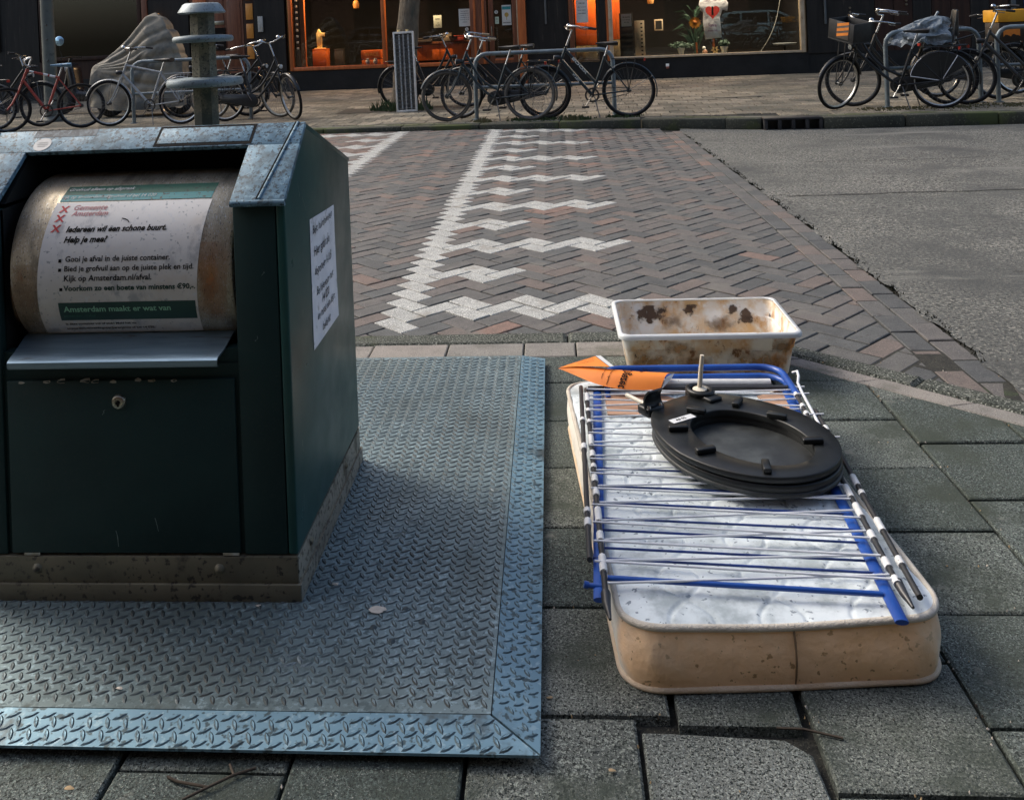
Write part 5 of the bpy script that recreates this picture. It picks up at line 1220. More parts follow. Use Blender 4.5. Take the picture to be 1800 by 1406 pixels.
for k in range(22):
    a = 2 * math.pi * k / 22; m = MB(); r0, r1 = .035, .125 + .012 * (k % 2)
    pz = lambda r_, da: (r_ * math.cos(a + da), -.02 - .012 * (k % 2) - r_ * .12, .66 + r_ * math.sin(a + da))
    m.add([pz(r0, -.12), pz(.09, -.16), pz(r1, 0), pz(.09, .16), pz(r0, .12)], [(0, 1, 2, 3, 4)]); m.build('petal', SUN, t, None)
m = MB(); m.lathe([(0, -.05), (.03, -.047), (.045, -.03), (.045, -.01)], 16, 'y', (0, 0, .66)); m.build('flower_head', mat("brown_orange_head", (.42, .14, .02), None, 60, rough=.9), t, 50)
m = MB()
for k in range(9):
    a = random.uniform(-.9, .9); l_ = random.uniform(.35, .6); x0 = random.uniform(-.03, .06)
    m.add([(x0 - .015, .02, .1), (x0 + .015, .02, .1), (x0 + math.sin(a) * l_ * .5 + .02, .03, .1 + l_ * .6), (x0 + math.sin(a) * l_, .05, .1 + l_ * math.cos(a * .8)), (x0 + math.sin(a) * l_ * .5 - .02, .03, .1 + l_ * .6)], [(0, 1, 2, 3, 4)])
m.build('leaf', PLD, t, None)
t = sthing('green_plant', 'tall dark leaved plant standing behind the sunflower', 'plant', 8.62, .45, .44)
m = MB(); m.tube([(0, 0, 0), (.02, 0, .95)], .02, 6); m.build('stem', PLD, t, 50)
m = MB(); random.seed(5)
for k in range(26):
    a = random.uniform(-1.3, 1.3); l_ = random.uniform(.3, .6); z0 = random.uniform(.2, .9); dy_ = random.uniform(-.12, .12)
    m.add([(0, dy_, z0), (math.sin(a) * l_ * .5 + .02, dy_, z0 + l_ * .4), (math.sin(a) * l_, dy_ * 1.5, z0 + l_ * .55 * math.cos(a)), (math.sin(a) * l_ * .5 - .02, dy_, z0 + l_ * .46)], [(0, 1, 2, 3)])
m.build('foliage', PLD, t, None)
SH = mat("white_shirt_cloth", (.82, .82, .85), (.74, .74, .78), 8, rough=.9, bump=(.5, 14, .02))
t = sthing('shirt', 'white T-shirt with a red heart print hanging in the display window', 'shirt', 8.97, .22, .76); t.scale = (1.45, 1.0, 1.45)
m = MB()
out_ = [(-.115, 0), (.115, .02), (.10, .30), (.14, .42), (.205, .39), (.225, .50), (.14, .66), (.05, .70), (-.05, .70), (-.14, .66), (-.185, .50), (-.155, .40), (-.13, .40), (-.135, .25)]
m.prism(out_, 'y', -.022, .022, .012); m.build('cloth', SH, t, 60)
HEART = mat("red_heart_print", (.62, .045, .03), (.38, .02, .018), 20, rough=.8)
m = MB(); hp = []
for k in range(40):
    a = 2 * math.pi * k / 40; hp.append((.0062 * 16 * math.sin(a) ** 3, -.0235, .39 + .0068 * (13 * math.cos(a) - 5 * math.cos(2 * a) - 2 * math.cos(3 * a) - math.cos(4 * a))))
m.add(hp, [tuple(range(40))]); m.build('heart', HEART, t, None)
for z, s_, w_, ink in ((.585, 'AMSTERDAM', .20, mat("red_print", (.4, .05, .05), None, 30)), (.545, 'HOLLAND', .15, mat("purple_print", (.14, .06, .16), None, 30)), (.18, 'love', .11, mat("plum_print", (.2, .06, .16), None, 30)), (.11, 'from NL', .14, mat("plum_print2", (.2, .06, .16), None, 30))):
    m = MB(); m.text(s_, lambda u, v: (-w_ / 2 + u - .005, -.0235, z + v), w_, .02); m.build('lettering', ink, t, None)
m = MB(); m.text('1', lambda u, v: (-.012 + u, -.0245, .35 + v), .026, .03); m.build('lettering', INK, t, None)
m = MB(); m.tube([(.0, .0, -.21), (.0, .0, .02)], .018, 8); m.build('stake', ORWOOD, t, 50)
FIG = mat("white_brown_figure", (.6, .5, .4), (.35, .15, .08), 14, rough=.4)
t = sthing('figurine', 'small white and brown garden figurine between the two pots', 'figurine', 8.78, .16, .46)
m = MB(); m.lathe([(0, 0), (.05, 0), (.055, .05), (.035, .09), (.02, .10)], 14); m.build('body', FIG, t, 60); m = MB(); m.lathe([(0, .095), (.03, .10), (.036, .13), (.02, .16), (0, .165)], 14, 'z', (-.015, 0, 0)); m.build('head', POTM, t, 60)
t = sthing('flower', 'large cream blossom lying beside the right pot', 'flower', 8.98, .13, .46)
for k in range(6):
    a = k * math.pi / 3; m = MB(); m.add([(0, -.02, .08), (.05 * math.cos(a - .45), -.03, .08 + .05 * math.sin(a - .45)), (.095 * math.cos(a), -.02, .08 + .085 * math.sin(a)), (.05 * math.cos(a + .45), -.03, .08 + .05 * math.sin(a + .45))], [(0, 1, 2, 3)]); m.build('petal', CRM, t, None)
m = MB(); m.lathe([(0, -.045), (.015, -.04), (.018, -.02)], 10, 'y', (0, 0, .08)); m.build('flower_centre', INK, t, 50)
t = sthing('picture_frame', 'small framed picture hanging in the dark back of the display window', 'picture', 7.90, .7, .98)
P('frame', (-.09, -.01, 0), (.09, .01, .24), CREAM, t, .004); P('picture', (-.065, -.0125, .03), (.065, -.0102, .21), DARKW, t)
t = sthing('side_table', 'pale round tray table at the right end of the display window', 'table', 10.40, .3, .43)
m = MB(); m.lathe([(0, .16), (.22, .16), (.24, .19), (.22, .185), (0, .175)], 24); m.build('tray', mat("grey_tray", (.42, .46, .48), None, 6), t, 50); m = MB(); m.tube([(0, 0, 0), (0, 0, .16)], .02, 8); m.build('leg', DARKW, t, 50)
t = sthing('cable', 'thin pale cable hanging in a curve at the right of the display window', 'cable', 10.0, .35, .43); m = MB(); m.tube([(bez([(.42, 0, 1.5), (.32, 0, .9), (.30, 0, .5), (-.1, 0, 0)], k / 14)) for k in range(15)], .007, 6); m.build('cord', mat("pale_cord", (.4, .4, .36), None, 9), t, 60)
t = sthing('wall_socket', 'small white and red box fixed low on the plinth under the display window', 'box', 8.0, -.015, .20); P('cover', (-.033, -.02, .045), (.033, .014, .10), POTM, t, .006); P('plug', (-.028, -.03, 0), (.028, .014, .044), mat("dull_red", (.25, .09, .06), None, 9), t, .008)
from mathutils import noise as mnoise
# ================================================================== BICYCLES
TYRE = mat("black_tyre", (.012, .012, .012), (.02, .019, .018), 20, rough=.85, spec=.15, coords='obj'); TYREG = mat("dusty_grey_tyre", (.115, .105, .088), (.075, .07, .06), 20, rough=.85, coords='obj')
RIM = mat("steel_rim", (.10, .105, .105), (.06, .06, .06), 30, rough=.3, metal=.9, coords='obj'); RIMW = mat("bright_rim", (.55, .55, .52), (.4, .4, .38), 30, rough=.3, metal=.8, coords='obj')
SPK = mat("spoke_steel", (.16, .16, .155), None, 30, rough=.4, metal=.9)
CHR = mat("chrome_bar", (.62, .62, .60), (.4, .4, .39), 40, rough=.2, metal=1, coords='obj')
def paint(n, c): return mat(n, c, tuple(x * .7 for x in c), 14, rough=.35, coords='obj', stains=[((.06, .045, .035), 20, .72, .05)])
PBLACK = paint("black_bike_paint", (.014, .017, .018)); PTEAL = paint("blue_black_bike_paint", (.015, .03, .036)); PRED = paint("red_bike_paint", (.36, .055, .035)); PSILV = paint("silver_bike_paint", (.36, .38, .38)); PGREY = paint("dark_grey_bike_paint", (.04, .042, .04))
RUB = mat("black_rubber", (.016, .016, .016), None, 20, rough=.7); GRIPT = mat("tan_grip", (.36, .27, .17), None, 20, rough=.7)
SADB = mat("black_saddle", (.018, .018, .018), (.03, .03, .03), 20, rough=.5); SADBL = mat("blue_saddle_cover", (.13, .28, .42), (.10, .22, .34), 10, rough=.5)
LAMPG = mat("lamp_glass", (.5, .52, .5), None, 20, rough=.1, spec=1); REFL = mat("red_reflector", (.4, .03, .02), None, 20, rough=.3)
def bicycle(label, fx, rx, frame='oma', col=PBLACK, bars='dutch', fender=True, rack=True, steer=0.0, lean=2.0, wr=.335, tyre=TYRE, rim=RIM, case=True, saddle=SADB, bar_mat=CHR, grip=RUB, guard=False, stand=True, z=ZF, group='bicycles parked along the far kerb', forks=None, hb=0.0):
    """fx, rx: contact points (x, y) of the front and rear wheels"""
    fx, rx = Vector(fx), Vector(rx); mid = (fx + rx) / 2; d = fx - rx; wb = max(.98, min(1.16, d.length)); ang = math.atan2(d.y, d.x)
    root = thing('bicycle', label, 'bicycle', (mid.x, mid.y, z), ang, group); root.rotation_euler = (R(lean), 0, ang)
    hx = wb / 2; rhx = -wb / 2; th = R(68); ax = Vector((-math.cos(th), 0, math.sin(th))); A0 = Vector((hx - .055, 0, wr)); forks = forks or col
    def axp(s): return A0 + ax * s
    rot = Matrix.Rotation(R(steer), 3, ax)
    def sf(p): return A0 + rot @ (Vector(p) - A0)
    def B(tf=None): return MB(tf=tf)
    hbz, htz = .42, .62
    bb = Vector((rhx + .46, 0, wr - .045)); st = Vector((-.34, 0, .94)).normalized()
    stop_ = bb + st * (.52 if frame in ('diamond', 'mixte') else .46); sadp = bb + st * .66
    def wheel(cx_, tf, nm='wheel'):
        w = bpy.data.objects.new(nm, None); COL.objects.link(w); w.parent = root
        m = B(tf); m.lathe([(wr - .021 + .021 * math.cos(R(a)), .021 * math.sin(R(a))) for a in range(0, 361, 45)], 40, 'y', (cx_, 0, wr)); m.build('tyre', tyre, w, 60)
        m = B(tf); m.lathe([(wr - .040, -.012), (wr - .036, -.014), (wr - .050, -.009), (wr - .050, .009), (wr - .036, .014), (wr - .040, .012)], 40, 'y', (cx_, 0, wr)); m.build('rim', rim, w, 60)
        m = B(tf)
        for k in range(28):
            a = 2 * math.pi * k / 28; b_ = a + (.45 if k % 2 else -.45); sy = .028 * (1 if (k // 2) % 2 else -1)
            m.tube([(cx_ + .024 * math.cos(b_), sy, wr + .024 * math.sin(b_)), (cx_ + (wr - .043) * math.cos(a), 0, wr + (wr - .043) * math.sin(a))], .0011, 3, caps=False)
        m.build('spokes', SPK, w, None)
        m = B(tf); m.lathe([(0, -.052), (.012, -.05), (.014, -.036), (.028, -.033), (.026, -.028), (.016, -.022), (.016, .022), (.026, .028), (.028, .033), (.014, .036), (.012, .05), (0, .052)], 12, 'y', (cx_, 0, wr)); m.build('hub', RIM, w, 50)
    wheel(hx, sf); wheel(rhx, None)
    # frame
    m = MB(); r_ = .018; T = lambda *p, r=r_: m.tube(p, r, 8)
    T(axp(hbz), axp(htz), r=.019)
    h0, h1 = axp(hbz + .03), axp(htz - .03)
    if frame == 'diamond': T(h1, stop_ - st * .02, r=.0165); T(h0, bb, r=.019)
    elif frame == 'mixte': T(h0, bb, r=.0215); T(h1, bb + st * .16, r=.019)
    else:
        low = bb + st * .12
        m.tube([bez([h1, h1 + Vector((-.10, 0, -.22)), h1 + Vector((-.20, 0, -.42)), low + Vector((.05, 0, .03)), low], k / 12) for k in range(13)], .0175, 8)
        m.tube([bez([h0, h0 + Vector((-.10, 0, -.14)), bb + Vector((.18, 0, .10)), bb], k / 10) for k in range(11)], .0195, 8)
    T(bb, stop_, r=.018)
    for sy in (-.052, .052):
        T(bb + Vector((-.02, sy * .5, 0)), Vector((rhx, sy, wr)), r=.010); T(stop_ + Vector((0, sy * .35, -.04)), Vector((rhx, sy, wr)), r=.0085)
    m.lathe([(0, -.036), (.021, -.036), (.021, .036), (0, .036)], 14, 'y', (bb.x, 0, bb.z)); m.build('frame', col, root, 50)
    m = B(sf)
    for sy in (-.045, .045): m.tube([axp(hbz - .02) + Vector((0, sy * .55, 0)), axp(hbz - .16) + Vector((.0, sy, 0)), axp(.1) + Vector((.016, sy, 0)), Vector((hx, sy, wr))], [.013, .013, .011, .009], 8)
    m.box(axp(hbz - .02) + Vector((-.018, -.035, -.012)), axp(hbz - .02) + Vector((.018, .035, .012)), .005); m.build('fork', forks, root, 50)
    # handlebar
    c0 = axp(htz + .02); c1 = axp(htz + .17 + hb)
    m = B(sf); m.tube([c0, c1], .0125, 8)
    if bars == 'dutch':
        half = [(0, 0, 0), (.055, .05, .012), (.075, .13, .045), (.045, .235, .062), (-.06, .285, .05), (-.17, .285, .025), (-.27, .27, .01)]
    elif bars == 'flat': half = [(0, 0, 0), (.03, .06, .02), (.02, .18, .04), (-.02, .29, .03)]
    elif bars == 'drop': half = [(0, 0, 0), (.01, .18, 0), (.05, .205, -.005), (.10, .21, -.03), (.10, .21, -.09), (.04, .21, -.125), (-.05, .21, -.13)]
    else: half = [(0, 0, 0), (.04, .08, .02), (.02, .2, .05), (-.10, .29, .045), (-.2, .30, .03)]
    for sgn in (1, -1): m.tube([c1 + Vector((x, y * sgn, zz)) for x, y, zz in half], .0108, 8)
    hbo = m.build('handlebar', bar_mat, root, 60)
    for sgn in (1, -1):
        a_, b_ = [c1 + Vector((x, y * sgn, zz)) for x, y, zz in half[-2:]]
        m = B(sf); m.tube([a_.lerp(b_, .1), b_ + (b_ - a_) * .1], .0165, 8); m.build('grip', grip, hbo, 60)
        m = B(sf); q = c1 + Vector((half[-3][0], half[-3][1] * sgn, half[-3][2])); m.tube([q, q + Vector((-.02, 0, -.03)), q + Vector((-.11, .01 * sgn, -.045))], .005, 6); m.build('brake_lever', bar_mat, hbo, 60)
    if bars in ('dutch', 'swept'):
        m = B(sf); q = c1 + Vector((.05, .13, .07)); m.lathe([(.03, -.01), (.028, .008), (.015, .018), (0, .02)], 12, 'z', q); m.build('bell', CHR, hbo, 60)
    # saddle
    m = MB(); m.tube([stop_ - st * .02, sadp], .0125, 8); m.build('seat_post', CHR, root, 60)
    m = MB(); S = sadp
    secs = [(.155, .018, .012), (.10, .022, .020), (.03, .042, .03), (-.05, .085, .036), (-.10, .10, .04), (-.125, .085, .036)]
    n = 10
    for x, w_, h_ in secs:
        for k in range(n):
            a = 2 * math.pi * k / n; m.v.append((S.x + x, w_ * math.cos(a), S.z + .035 + (h_ * .55 * math.sin(a) if math.sin(a) > 0 else h_ * 1.1 * math.sin(a))))
    for i in range(len(secs) - 1):
        for k in range(n): m.f.append((i * n + k, i * n + (k + 1) % n, (i + 1) * n + (k + 1) % n, (i + 1) * n + k))
    m.f += [tuple(range(n))[::-1], tuple(range((len(secs) - 1) * n, len(secs) * n))]; m.mi = [0] * len(m.f); m.build('saddle', saddle, root, 60, fix=True)
    # drivetrain
    cr_ = bpy.data.objects.new('crank', None); COL.objects.link(cr_); cr_.parent = root
    m = MB(); ca_ = R(-60)
    for sgn in (1, -1): m = MB(); m.tube([(bb.x, .06 * sgn, bb.z), (bb.x + sgn * .165 * math.cos(ca_), .075 * sgn, bb.z + sgn * .165 * math.sin(ca_))], .0085, 6); m.build('crank_arm', CHR, cr_, 50)
    m = MB(); m.lathe([(.085, .040), (.092, .042), (.085, .044), (.07, .042), (.085, .040)], 24, 'y', (bb.x, 0, bb.z)); m.lathe([(.0, .041), (.03, .042), (.03, .044), (0, .044)], 12, 'y', (bb.x, 0, bb.z)); m.build('chainring', RIM, cr_, 40)
    for sgn in (1, -1):
        m = MB(); px, pz = bb.x + sgn * .165 * math.cos(ca_), bb.z + sgn * .165 * math.sin(ca_); m.box((px - .045, (.08 if sgn > 0 else -.17), pz - .012), (px + .045, (.17 if sgn > 0 else -.08), pz + .012), .004); m.build('pedal', RUB, cr_, 40)
    if case:
        m = MB(); pts = [(bb.x + .10 * math.cos(R(a)), bb.z + .10 * math.sin(R(a))) for a in range(-90, 91, 18)] + [(rhx + .055 * math.cos(R(a)), wr + .055 * math.sin(R(a))) for a in range(90, 271, 22)]
        m.prism(pts, 'y', -.066, -.036, .008); m.build('chain_case', PBLACK, root, 40, fix=True)
    else:
        m = MB()
        for sg in (1, -1): m.tube([(bb.x, .043, bb.z + sg * .09), (rhx, .043, wr + sg * .035)], .004, 4)
        m.build('chain', RUB, root, None)
    if fender:
        for cx_, tf, a0, a1, nm in ((hx, sf, 20, 170, 'mudguard'), (rhx, None, -8, 175, 'mudguard')):
            m = B(tf); rr = wr + .022; N_ = 22
            for k in range(N_ + 1):
                a = R(a0 + (a1 - a0) * k / N_) if cx_ != rhx else R(lerp(15, 195, k / N_))
                for w_, dr_ in ((-.027, -.012), (-.016, .002), (.016, .002), (.027, -.012)): m.v.append((cx_ + (rr + dr_) * math.cos(a), w_, wr + (rr + dr_) * math.sin(a)))
            if tf: m.v = [tuple(tf(Vector(v))) for v in m.v]
            for k in range(N_):
                for q in range(3): m.f.append((k * 4 + q, k * 4 + q + 1, k * 4 + 5 + q, k * 4 + 4 + q))
            m.mi = [0] * len(m.f); mg = m.build(nm, col, root, 60)
            m = B(tf); a = R(100 if cx_ != rhx else 150); 
            for sy in (-.03, .03): m.tube([(cx_, sy * 1.5, wr), (cx_ + rr * math.cos(a), sy, wr + rr * math.sin(a))], .003, 5)
            m.build('stay', SPK, mg, 50)
    if rack:
        zr_ = wr * 2 + .07; m = MB()
        for sy in (-.06, 0, .06): m.tube([(rhx + .20, sy, zr_), (rhx - .20, sy, zr_)], .0055, 6)
        for xx in (.20, .05, -.08, -.2): m.tube([(rhx + xx, -.06, zr_), (rhx + xx, .06, zr_)], .0055, 6)
        for sy in (-.062, .062):
            m.tube([(rhx, sy, wr), (rhx - .10, sy, zr_)], .0055, 6); m.tube([(rhx, sy, wr), (rhx + .02, sy, zr_)], .0055, 6)
        m.build('carrier', PBLACK if col != PSILV else col, root, 50)
        m = MB(); m.box((rhx - .225, -.035, zr_ - .04), (rhx - .205, .035, zr_ - .002), .004); m.build('rear_light', REFL, root, 40)
    if guard:
        m = MB()
        pts = [(rhx + .03, wr)] + [(rhx + (wr + .008) * math.cos(R(a)), wr + (wr + .008) * math.sin(R(a))) for a in range(5, 146, 10)]
        for sy in (-.037, .034): m.prism(pts, 'y', sy, sy + .003)
        gd = m.build('coat_guard', mat("black_vinyl", (.012, .013, .013), None, 20, rough=.4), root, None, fix=True)
        m = MB(); m.tube([(rhx, -.04, wr), (rhx - wr * .6, -.040, wr * 1.86)], .005, 5); m.tube([(rhx, .04, wr), (rhx + wr, .04, wr + .06)], .005, 5); m.tube([(rhx, .04, wr), (rhx - wr * .55, .04, wr * 1.87)], .005, 5); m.tube([(rhx + wr * .99, .041, wr + .055)] + [(rhx + (wr + .01) * math.cos(R(a)), .041, wr + (wr + .01) * math.sin(R(a))) for a in range(12, 60, 8)], .004, 5); m.build('white_edge', WIRE, gd, 50)
    if fender:
        q = axp(hbz + .06) + Vector((.07, 0, 0)); m = B(sf); m.lathe([(0, -.06), (.02, -.055), (.034, -.02), (.036, .03), (.033, .034), (0, .03)], 14, 'x', q); hl = m.build('headlight', PBLACK, root, 50)
        m = B(sf); m.lathe([(0, .0335), (.03, .035), (0, .040)], 14, 'x', q); m.build('lens', LAMPG, hl, 50)
    if stand:
        m = MB(); m.tube([(bb.x - .03, .03, bb.z - .02), (bb.x - .09, .12, .01)], .007, 6); m.build('kickstand', SPK, root, 50)
    return root, dict(hx=hx, rhx=rhx, wr=wr, axp=axp, sf=sf, bb=bb, sad=sadp, st=st, htz=htz)
def writing(root, txt, p, q, h, off, name='lettering', mt=None, bold=.03):
    """letters along p->q on the frame tube, on the side facing the street (local +y)"""
    p, q = Vector(p), Vector(q); d = (q - p); L_ = d.length; d.normalize(); n = Vector((-d.z, 0, d.x)); w = L_
    m = MB(); m.text(txt, lambda u, v: p + d * u + n * (v * h / (w / len(txt)) - h * .4) + Vector((0, off, 0)), w, bold); return m.build(name, mt or INKW, root, None)
zw = ZF
# centre group
b1, i1 = bicycle('black step-through bicycle with curved tubes and grey dusty tyres, in front at the middle rack', (-1.371, 11.916), (-.285, 11.724), 'oma', PTEAL, 'dutch', tyre=TYREG, steer=24, lean=3, grip=GRIPT)
b2, i2 = bicycle('black bicycle half hidden behind the grey-tyred one, bare silver handlebar', (-1.22, 12.36), (-.10, 12.20), 'mixte', PBLACK, 'flat', steer=-18, lean=-3, hb=-.02)
b3, i3 = bicycle('blue-black bicycle with two sloping tubes and white frame letters, right end of the middle rack', (-.09, 11.80), (.965, 11.72), 'mixte', PTEAL, 'dutch', steer=8, lean=2, case=False, grip=RUB, hb=.06)
h1_ = i3['axp'](.59); l1 = i3['bb'] + i3['st'] * .16; h0_ = i3['axp'](.45)
writing(b3, 'BOOX', h1_.lerp(l1, .25), h1_.lerp(l1, .72), .034, .0185); writing(b3, 'ALTEC', h0_.lerp(i3['bb'], .38), h0_.lerp(i3['bb'], .60), .024, .0205)
b4, i4 = bicycle('black bicycle behind the tall light fixture, only its rear wheel and carrier clear', (-1.30, 14.05), (-2.36, 14.20), 'oma', PBLACK, 'swept', steer=0, lean=2)
# right group
b5, i5 = bicycle('black bicycle with a front crate and striped plate, front wheel turned to the street', (3.50, 11.66), (4.655, 11.40), 'oma', PBLACK, 'dutch', steer=44, lean=3, rim=RIMW, guard=True)
b6, i6 = bicycle('dark bicycle behind the crated one, brown chain case and child seat frame', (3.82, 12.05), (4.92, 11.84), 'oma', PGREY, 'dutch', steer=-12, lean=-2, hb=.08)
b7, i7 = bicycle('dark grey mixte bicycle with tangled cables at the far right', (5.10, 11.78), (6.14, 11.55), 'mixte', PGREY, 'swept', steer=-10, lean=2, hb=.06)
b8, i8 = bicycle('black bicycle carrying the yellow crate, cut off by the right edge', (6.85, 12.35), (5.72, 12.30), 'oma', PBLACK, 'dutch', steer=5, lean=0)
# left group
b9, i9 = bicycle('red racing bicycle with pale tape on its tubes and a blue saddle', (-7.72, 12.52), (-6.86, 12.90), 'diamond', PRED, 'drop', fender=False, rack=False, steer=10, lean=3, wr=.325, case=False, saddle=SADBL, stand=False)
for p, q, a, b_ in ((i9['axp'](.59), i9['bb'] + i9['st'] * .5, .08, .22), (i9['axp'](.59), i9['bb'] + i9['st'] * .5, .52, .66), (i9['axp'](.59), i9['bb'] + i9['st'] * .5, .72, .90), (i9['axp'](.45), i9['bb'], .16, .50)):
    m = MB(); m.tube([p.lerp(q, a), p.lerp(q, b_)], .0175, 8); m.build('tape', SLEEVE, b9, 50)
b10, i10 = bicycle('silver city bicycle with a tall stem in front of the grey cover', (-6.46, 12.98), (-5.36, 12.92), 'diamond', PSILV, 'swept', fender=True, rack=True, steer=6, lean=2, rim=RIMW, case=False, hb=.02, forks=PSILV)
b11, i11 = bicycle('black leaning bicycle, front wheel swung out at the right end of the left rack', (-3.72, 12.92), (-4.78, 13.12), 'oma', PBLACK, 'dutch', steer=-42, lean=-6, rim=RIMW, hb=.06)
b12, i12 = bicycle('black bicycle with brown tyre behind the leaning one', (-4.06, 13.42), (-5.15, 13.55), 'mixte', PBLACK, 'dutch', steer=-20, lean=2, rim=RIMW, tyre=TYREG)
b13, i13 = bicycle('dark bicycle at the far left behind the red one', (-7.72, 13.35), (-8.75, 13.45), 'mixte', PBLACK, 'flat', steer=10, lean=-3)
bicycle('black bicycle in shadow between the silver one and the disc post', (-5.75, 13.95), (-4.70, 13.90), 'oma', PBLACK, 'dutch', steer=15, lean=2)
bicycle('dark bicycle cut by the left edge in front of the lamp post', (-9.25, 12.95), (-8.22, 13.0), 'oma', PGREY, 'swept', steer=-10, lean=1)
bicycle('black bicycle standing behind the plastic bag at the right rack', (6.25, 12.95), (5.20, 12.90), 'diamond', PBLACK, 'flat', steer=10, lean=-2, rim=RIMW)
# crate on the front of the crated bicycle
CRATE = mat("black_plastic_crate", (.014, .015, .015), (.022, .023, .023), 20, rough=.5)
E_ = i5; base = E_['axp'](.62) + Vector((.17, 0, -.04)); sf5 = E_['sf']
ct = thing('crate', 'black plastic crate with an orange striped plate on the front of the turned bicycle', 'crate', b5.location, 0); ct.rotation_euler = b5.rotation_euler
def CB(name, a, b, mt, c=.004): m = MB(tf=sf5); m.box(base + Vector(a), base + Vector(b), c); return m.build(name, mt, ct, 30)
CB('bottom', (-.14, -.20, 0), (.16, .20, .015), CRATE)
for nm, a, b in (('side', (-.14, -.20, .016), (-.128, .20, .25)), ('side', (.148, -.20, .016), (.16, .20, .25)), ('side', (-.127, -.20, .016), (.147, -.188, .25)), ('side', (-.127, .188, .016), (.147, .20, .25))): CB(nm, a, b, CRATE)
STR = mat("orange_stripe", (.78, .24, .03), None, 9, rough=.5)
CB('plate', (.161, -.06, .04), (.166, .13, .24), mat('dull_plate', (.10, .085, .07), None, 20, rough=.5), .002)
for k in range(3):
    m = MB(tf=sf5); z0 = .055 + k * .062; m.add([base + Vector(v) for v in ((.1675, -.055, z0), (.1675, .125, z0 + .05), (.1675, .125, z0 + .085), (.1675, -.055, z0 + .035))], [(0, 1, 2, 3)]); m.build('stripe', STR, ct, None)
m = MB(tf=sf5)
for sy in (-.05, .05): m.tube([E_['axp'](.45) + Vector((.02, sy, 0)), base + Vector((.0, sy, 0)), base + Vector((.15, sy, 0))], .008, 6); m.tube([(E_['hx'], sy, E_['wr']), base + Vector((.12, sy, 0))], .006, 6)
m.build('front_carrier', SPK, b5, 50)
# child seat frame on the bicycle behind, plastic bag over it
m = MB(); s6 = i6['sad']
for sy in (-.12, .12): m.tube([(i6['rhx'] + .1, sy, .76), (i6['rhx'] - .02, sy, .78), (i6['rhx'] - .08, sy, 1.16)], .012, 8)
m.box((i6['rhx'] - .095, -.12, .85), (i6['rhx'] - .07, .12, 1.18), .012); m.build('child_seat', PGREY, b6, 50)
BAG = mat("clear_plastic_bag", (.22, .26, .28), (.13, .16, .18), 14, rough=.35, bump=(.9, 16, .03), stains=[((.4, .43, .44), 12, .62, .1), ((.12, .13, .14), 9, .64, .1)])
bg_ = thing('plastic_bag', 'crumpled translucent plastic bag draped over the child seat at the right rack', 'plastic bag', (4.62, 11.80, ZF + .80))
random.seed(21)
def bagf(u, v):
    a = 2 * math.pi * u
    r_ = (.23 * (1 - v) ** .55 + .015) * (1 + .5 * mnoise.noise(Vector((2.2 * math.cos(a), 2.2 * math.sin(a), 3 * v))) + .25 * mnoise.noise(Vector((6 * math.cos(a), 6 * math.sin(a), 7 * v + 9))))
    return (r_ * 1.5 * math.cos(a) + .20 * v - .05, r_ * .8 * math.sin(a), .34 * v ** .8 + .07 * mnoise.noise(Vector((3 * math.cos(a), 3 * math.sin(a), 5 * v + 4))) * (1 - v) - .03)
m = MB(); m.grid(bagf, 64, 20); m.build('film', BAG, bg_, 60); m = MB(); m.tube([(.15, 0, .30), (.16, 0, .34), (.18, .01, .35)], [.02, .012, .02], 8); m.build('knot', BAG, bg_, 60)
# yellow crate on the far right bicycle
YC_ = mat("yellow_crate_lid", (.70, .34, .02), (.6, .27, .015), 6, rough=.45)
yc = thing('yellow_crate', 'yellow lidded crate with orange printed front on the last bicycle at the right', 'crate', (5.95, 12.30, ZF + .745), -.02)
m = MB(); m.box((-.29, -.2, 0), (.42, .2, .24), .01); m.build('body', mat("dark_crate_body", (.03, .022, .016), None, 8, rough=.5), yc, 30)
m = MB(); m.box((-.305, -.215, .243), (.435, .215, .40), .012); m.build('lid', YC_, yc, 30)
for k, (x, w_) in enumerate(((-.24, .20), (.02, .30))):
    m = MB(); pts = [(x + w_ * i / 9, .05 + .05 * random.random()) for i in range(10)] + [(x + w_ * (9 - i) / 9, .15 + .05 * random.random()) for i in range(10)]
    m.add([(px, -.2015, pz) for px, pz in pts], [tuple(range(20))]); m.build('print', STR, yc, None)
# ================================================================== racks, poles, tree
GALV = mat("worn_galvanised_tube", (.20, .25, .27), (.14, .17, .185), 9, rough=.45, metal=.4, stains=[((.20, .09, .06), 12, .68, .1), ((.07, .08, .08), 20, .66, .1)])
def hoop(label, a, b, h=.86, mid=.42, r=.028, rust=False):
    a, b = Vector(a), Vector(b); c = (a + b) / 2; d = b - a; L_ = d.length; ang = math.atan2(d.y, d.x)
    t = thing('bicycle_rack', label, 'bicycle rack', (c.x, c.y, ZF), ang, 'tubular bicycle racks'); m = MB(); q = .16
    pts = [(-L_ / 2, 0, -.02), (-L_ / 2, 0, h - q)] + [(-L_ / 2 + q - q * math.cos(R(k)), 0, h - q + q * math.sin(R(k))) for k in (22, 45, 68, 90)] + [(L_ / 2 - q + q * math.sin(R(k)), 0, h - q + q * math.cos(R(k))) for k in (0, 22, 45, 68, 90)] + [(L_ / 2, 0, -.02)]
    m.tube(pts, r, 10); m.build('hoop', GALV, t, 60); m = MB(); m.tube([(-L_ / 2 + r, 0, mid), (L_ / 2 - r, 0, mid)], r * .8, 10); m.build('cross_bar', GALV, t, 60)
    for s_ in (-1, 1): m = MB(); m.lathe([(.06, 0), (.06, .008), (.03, .012)], 16, 'z', (s_ * L_ / 2, 0, 0)); m.build('foot_plate', GALV, t, 40)
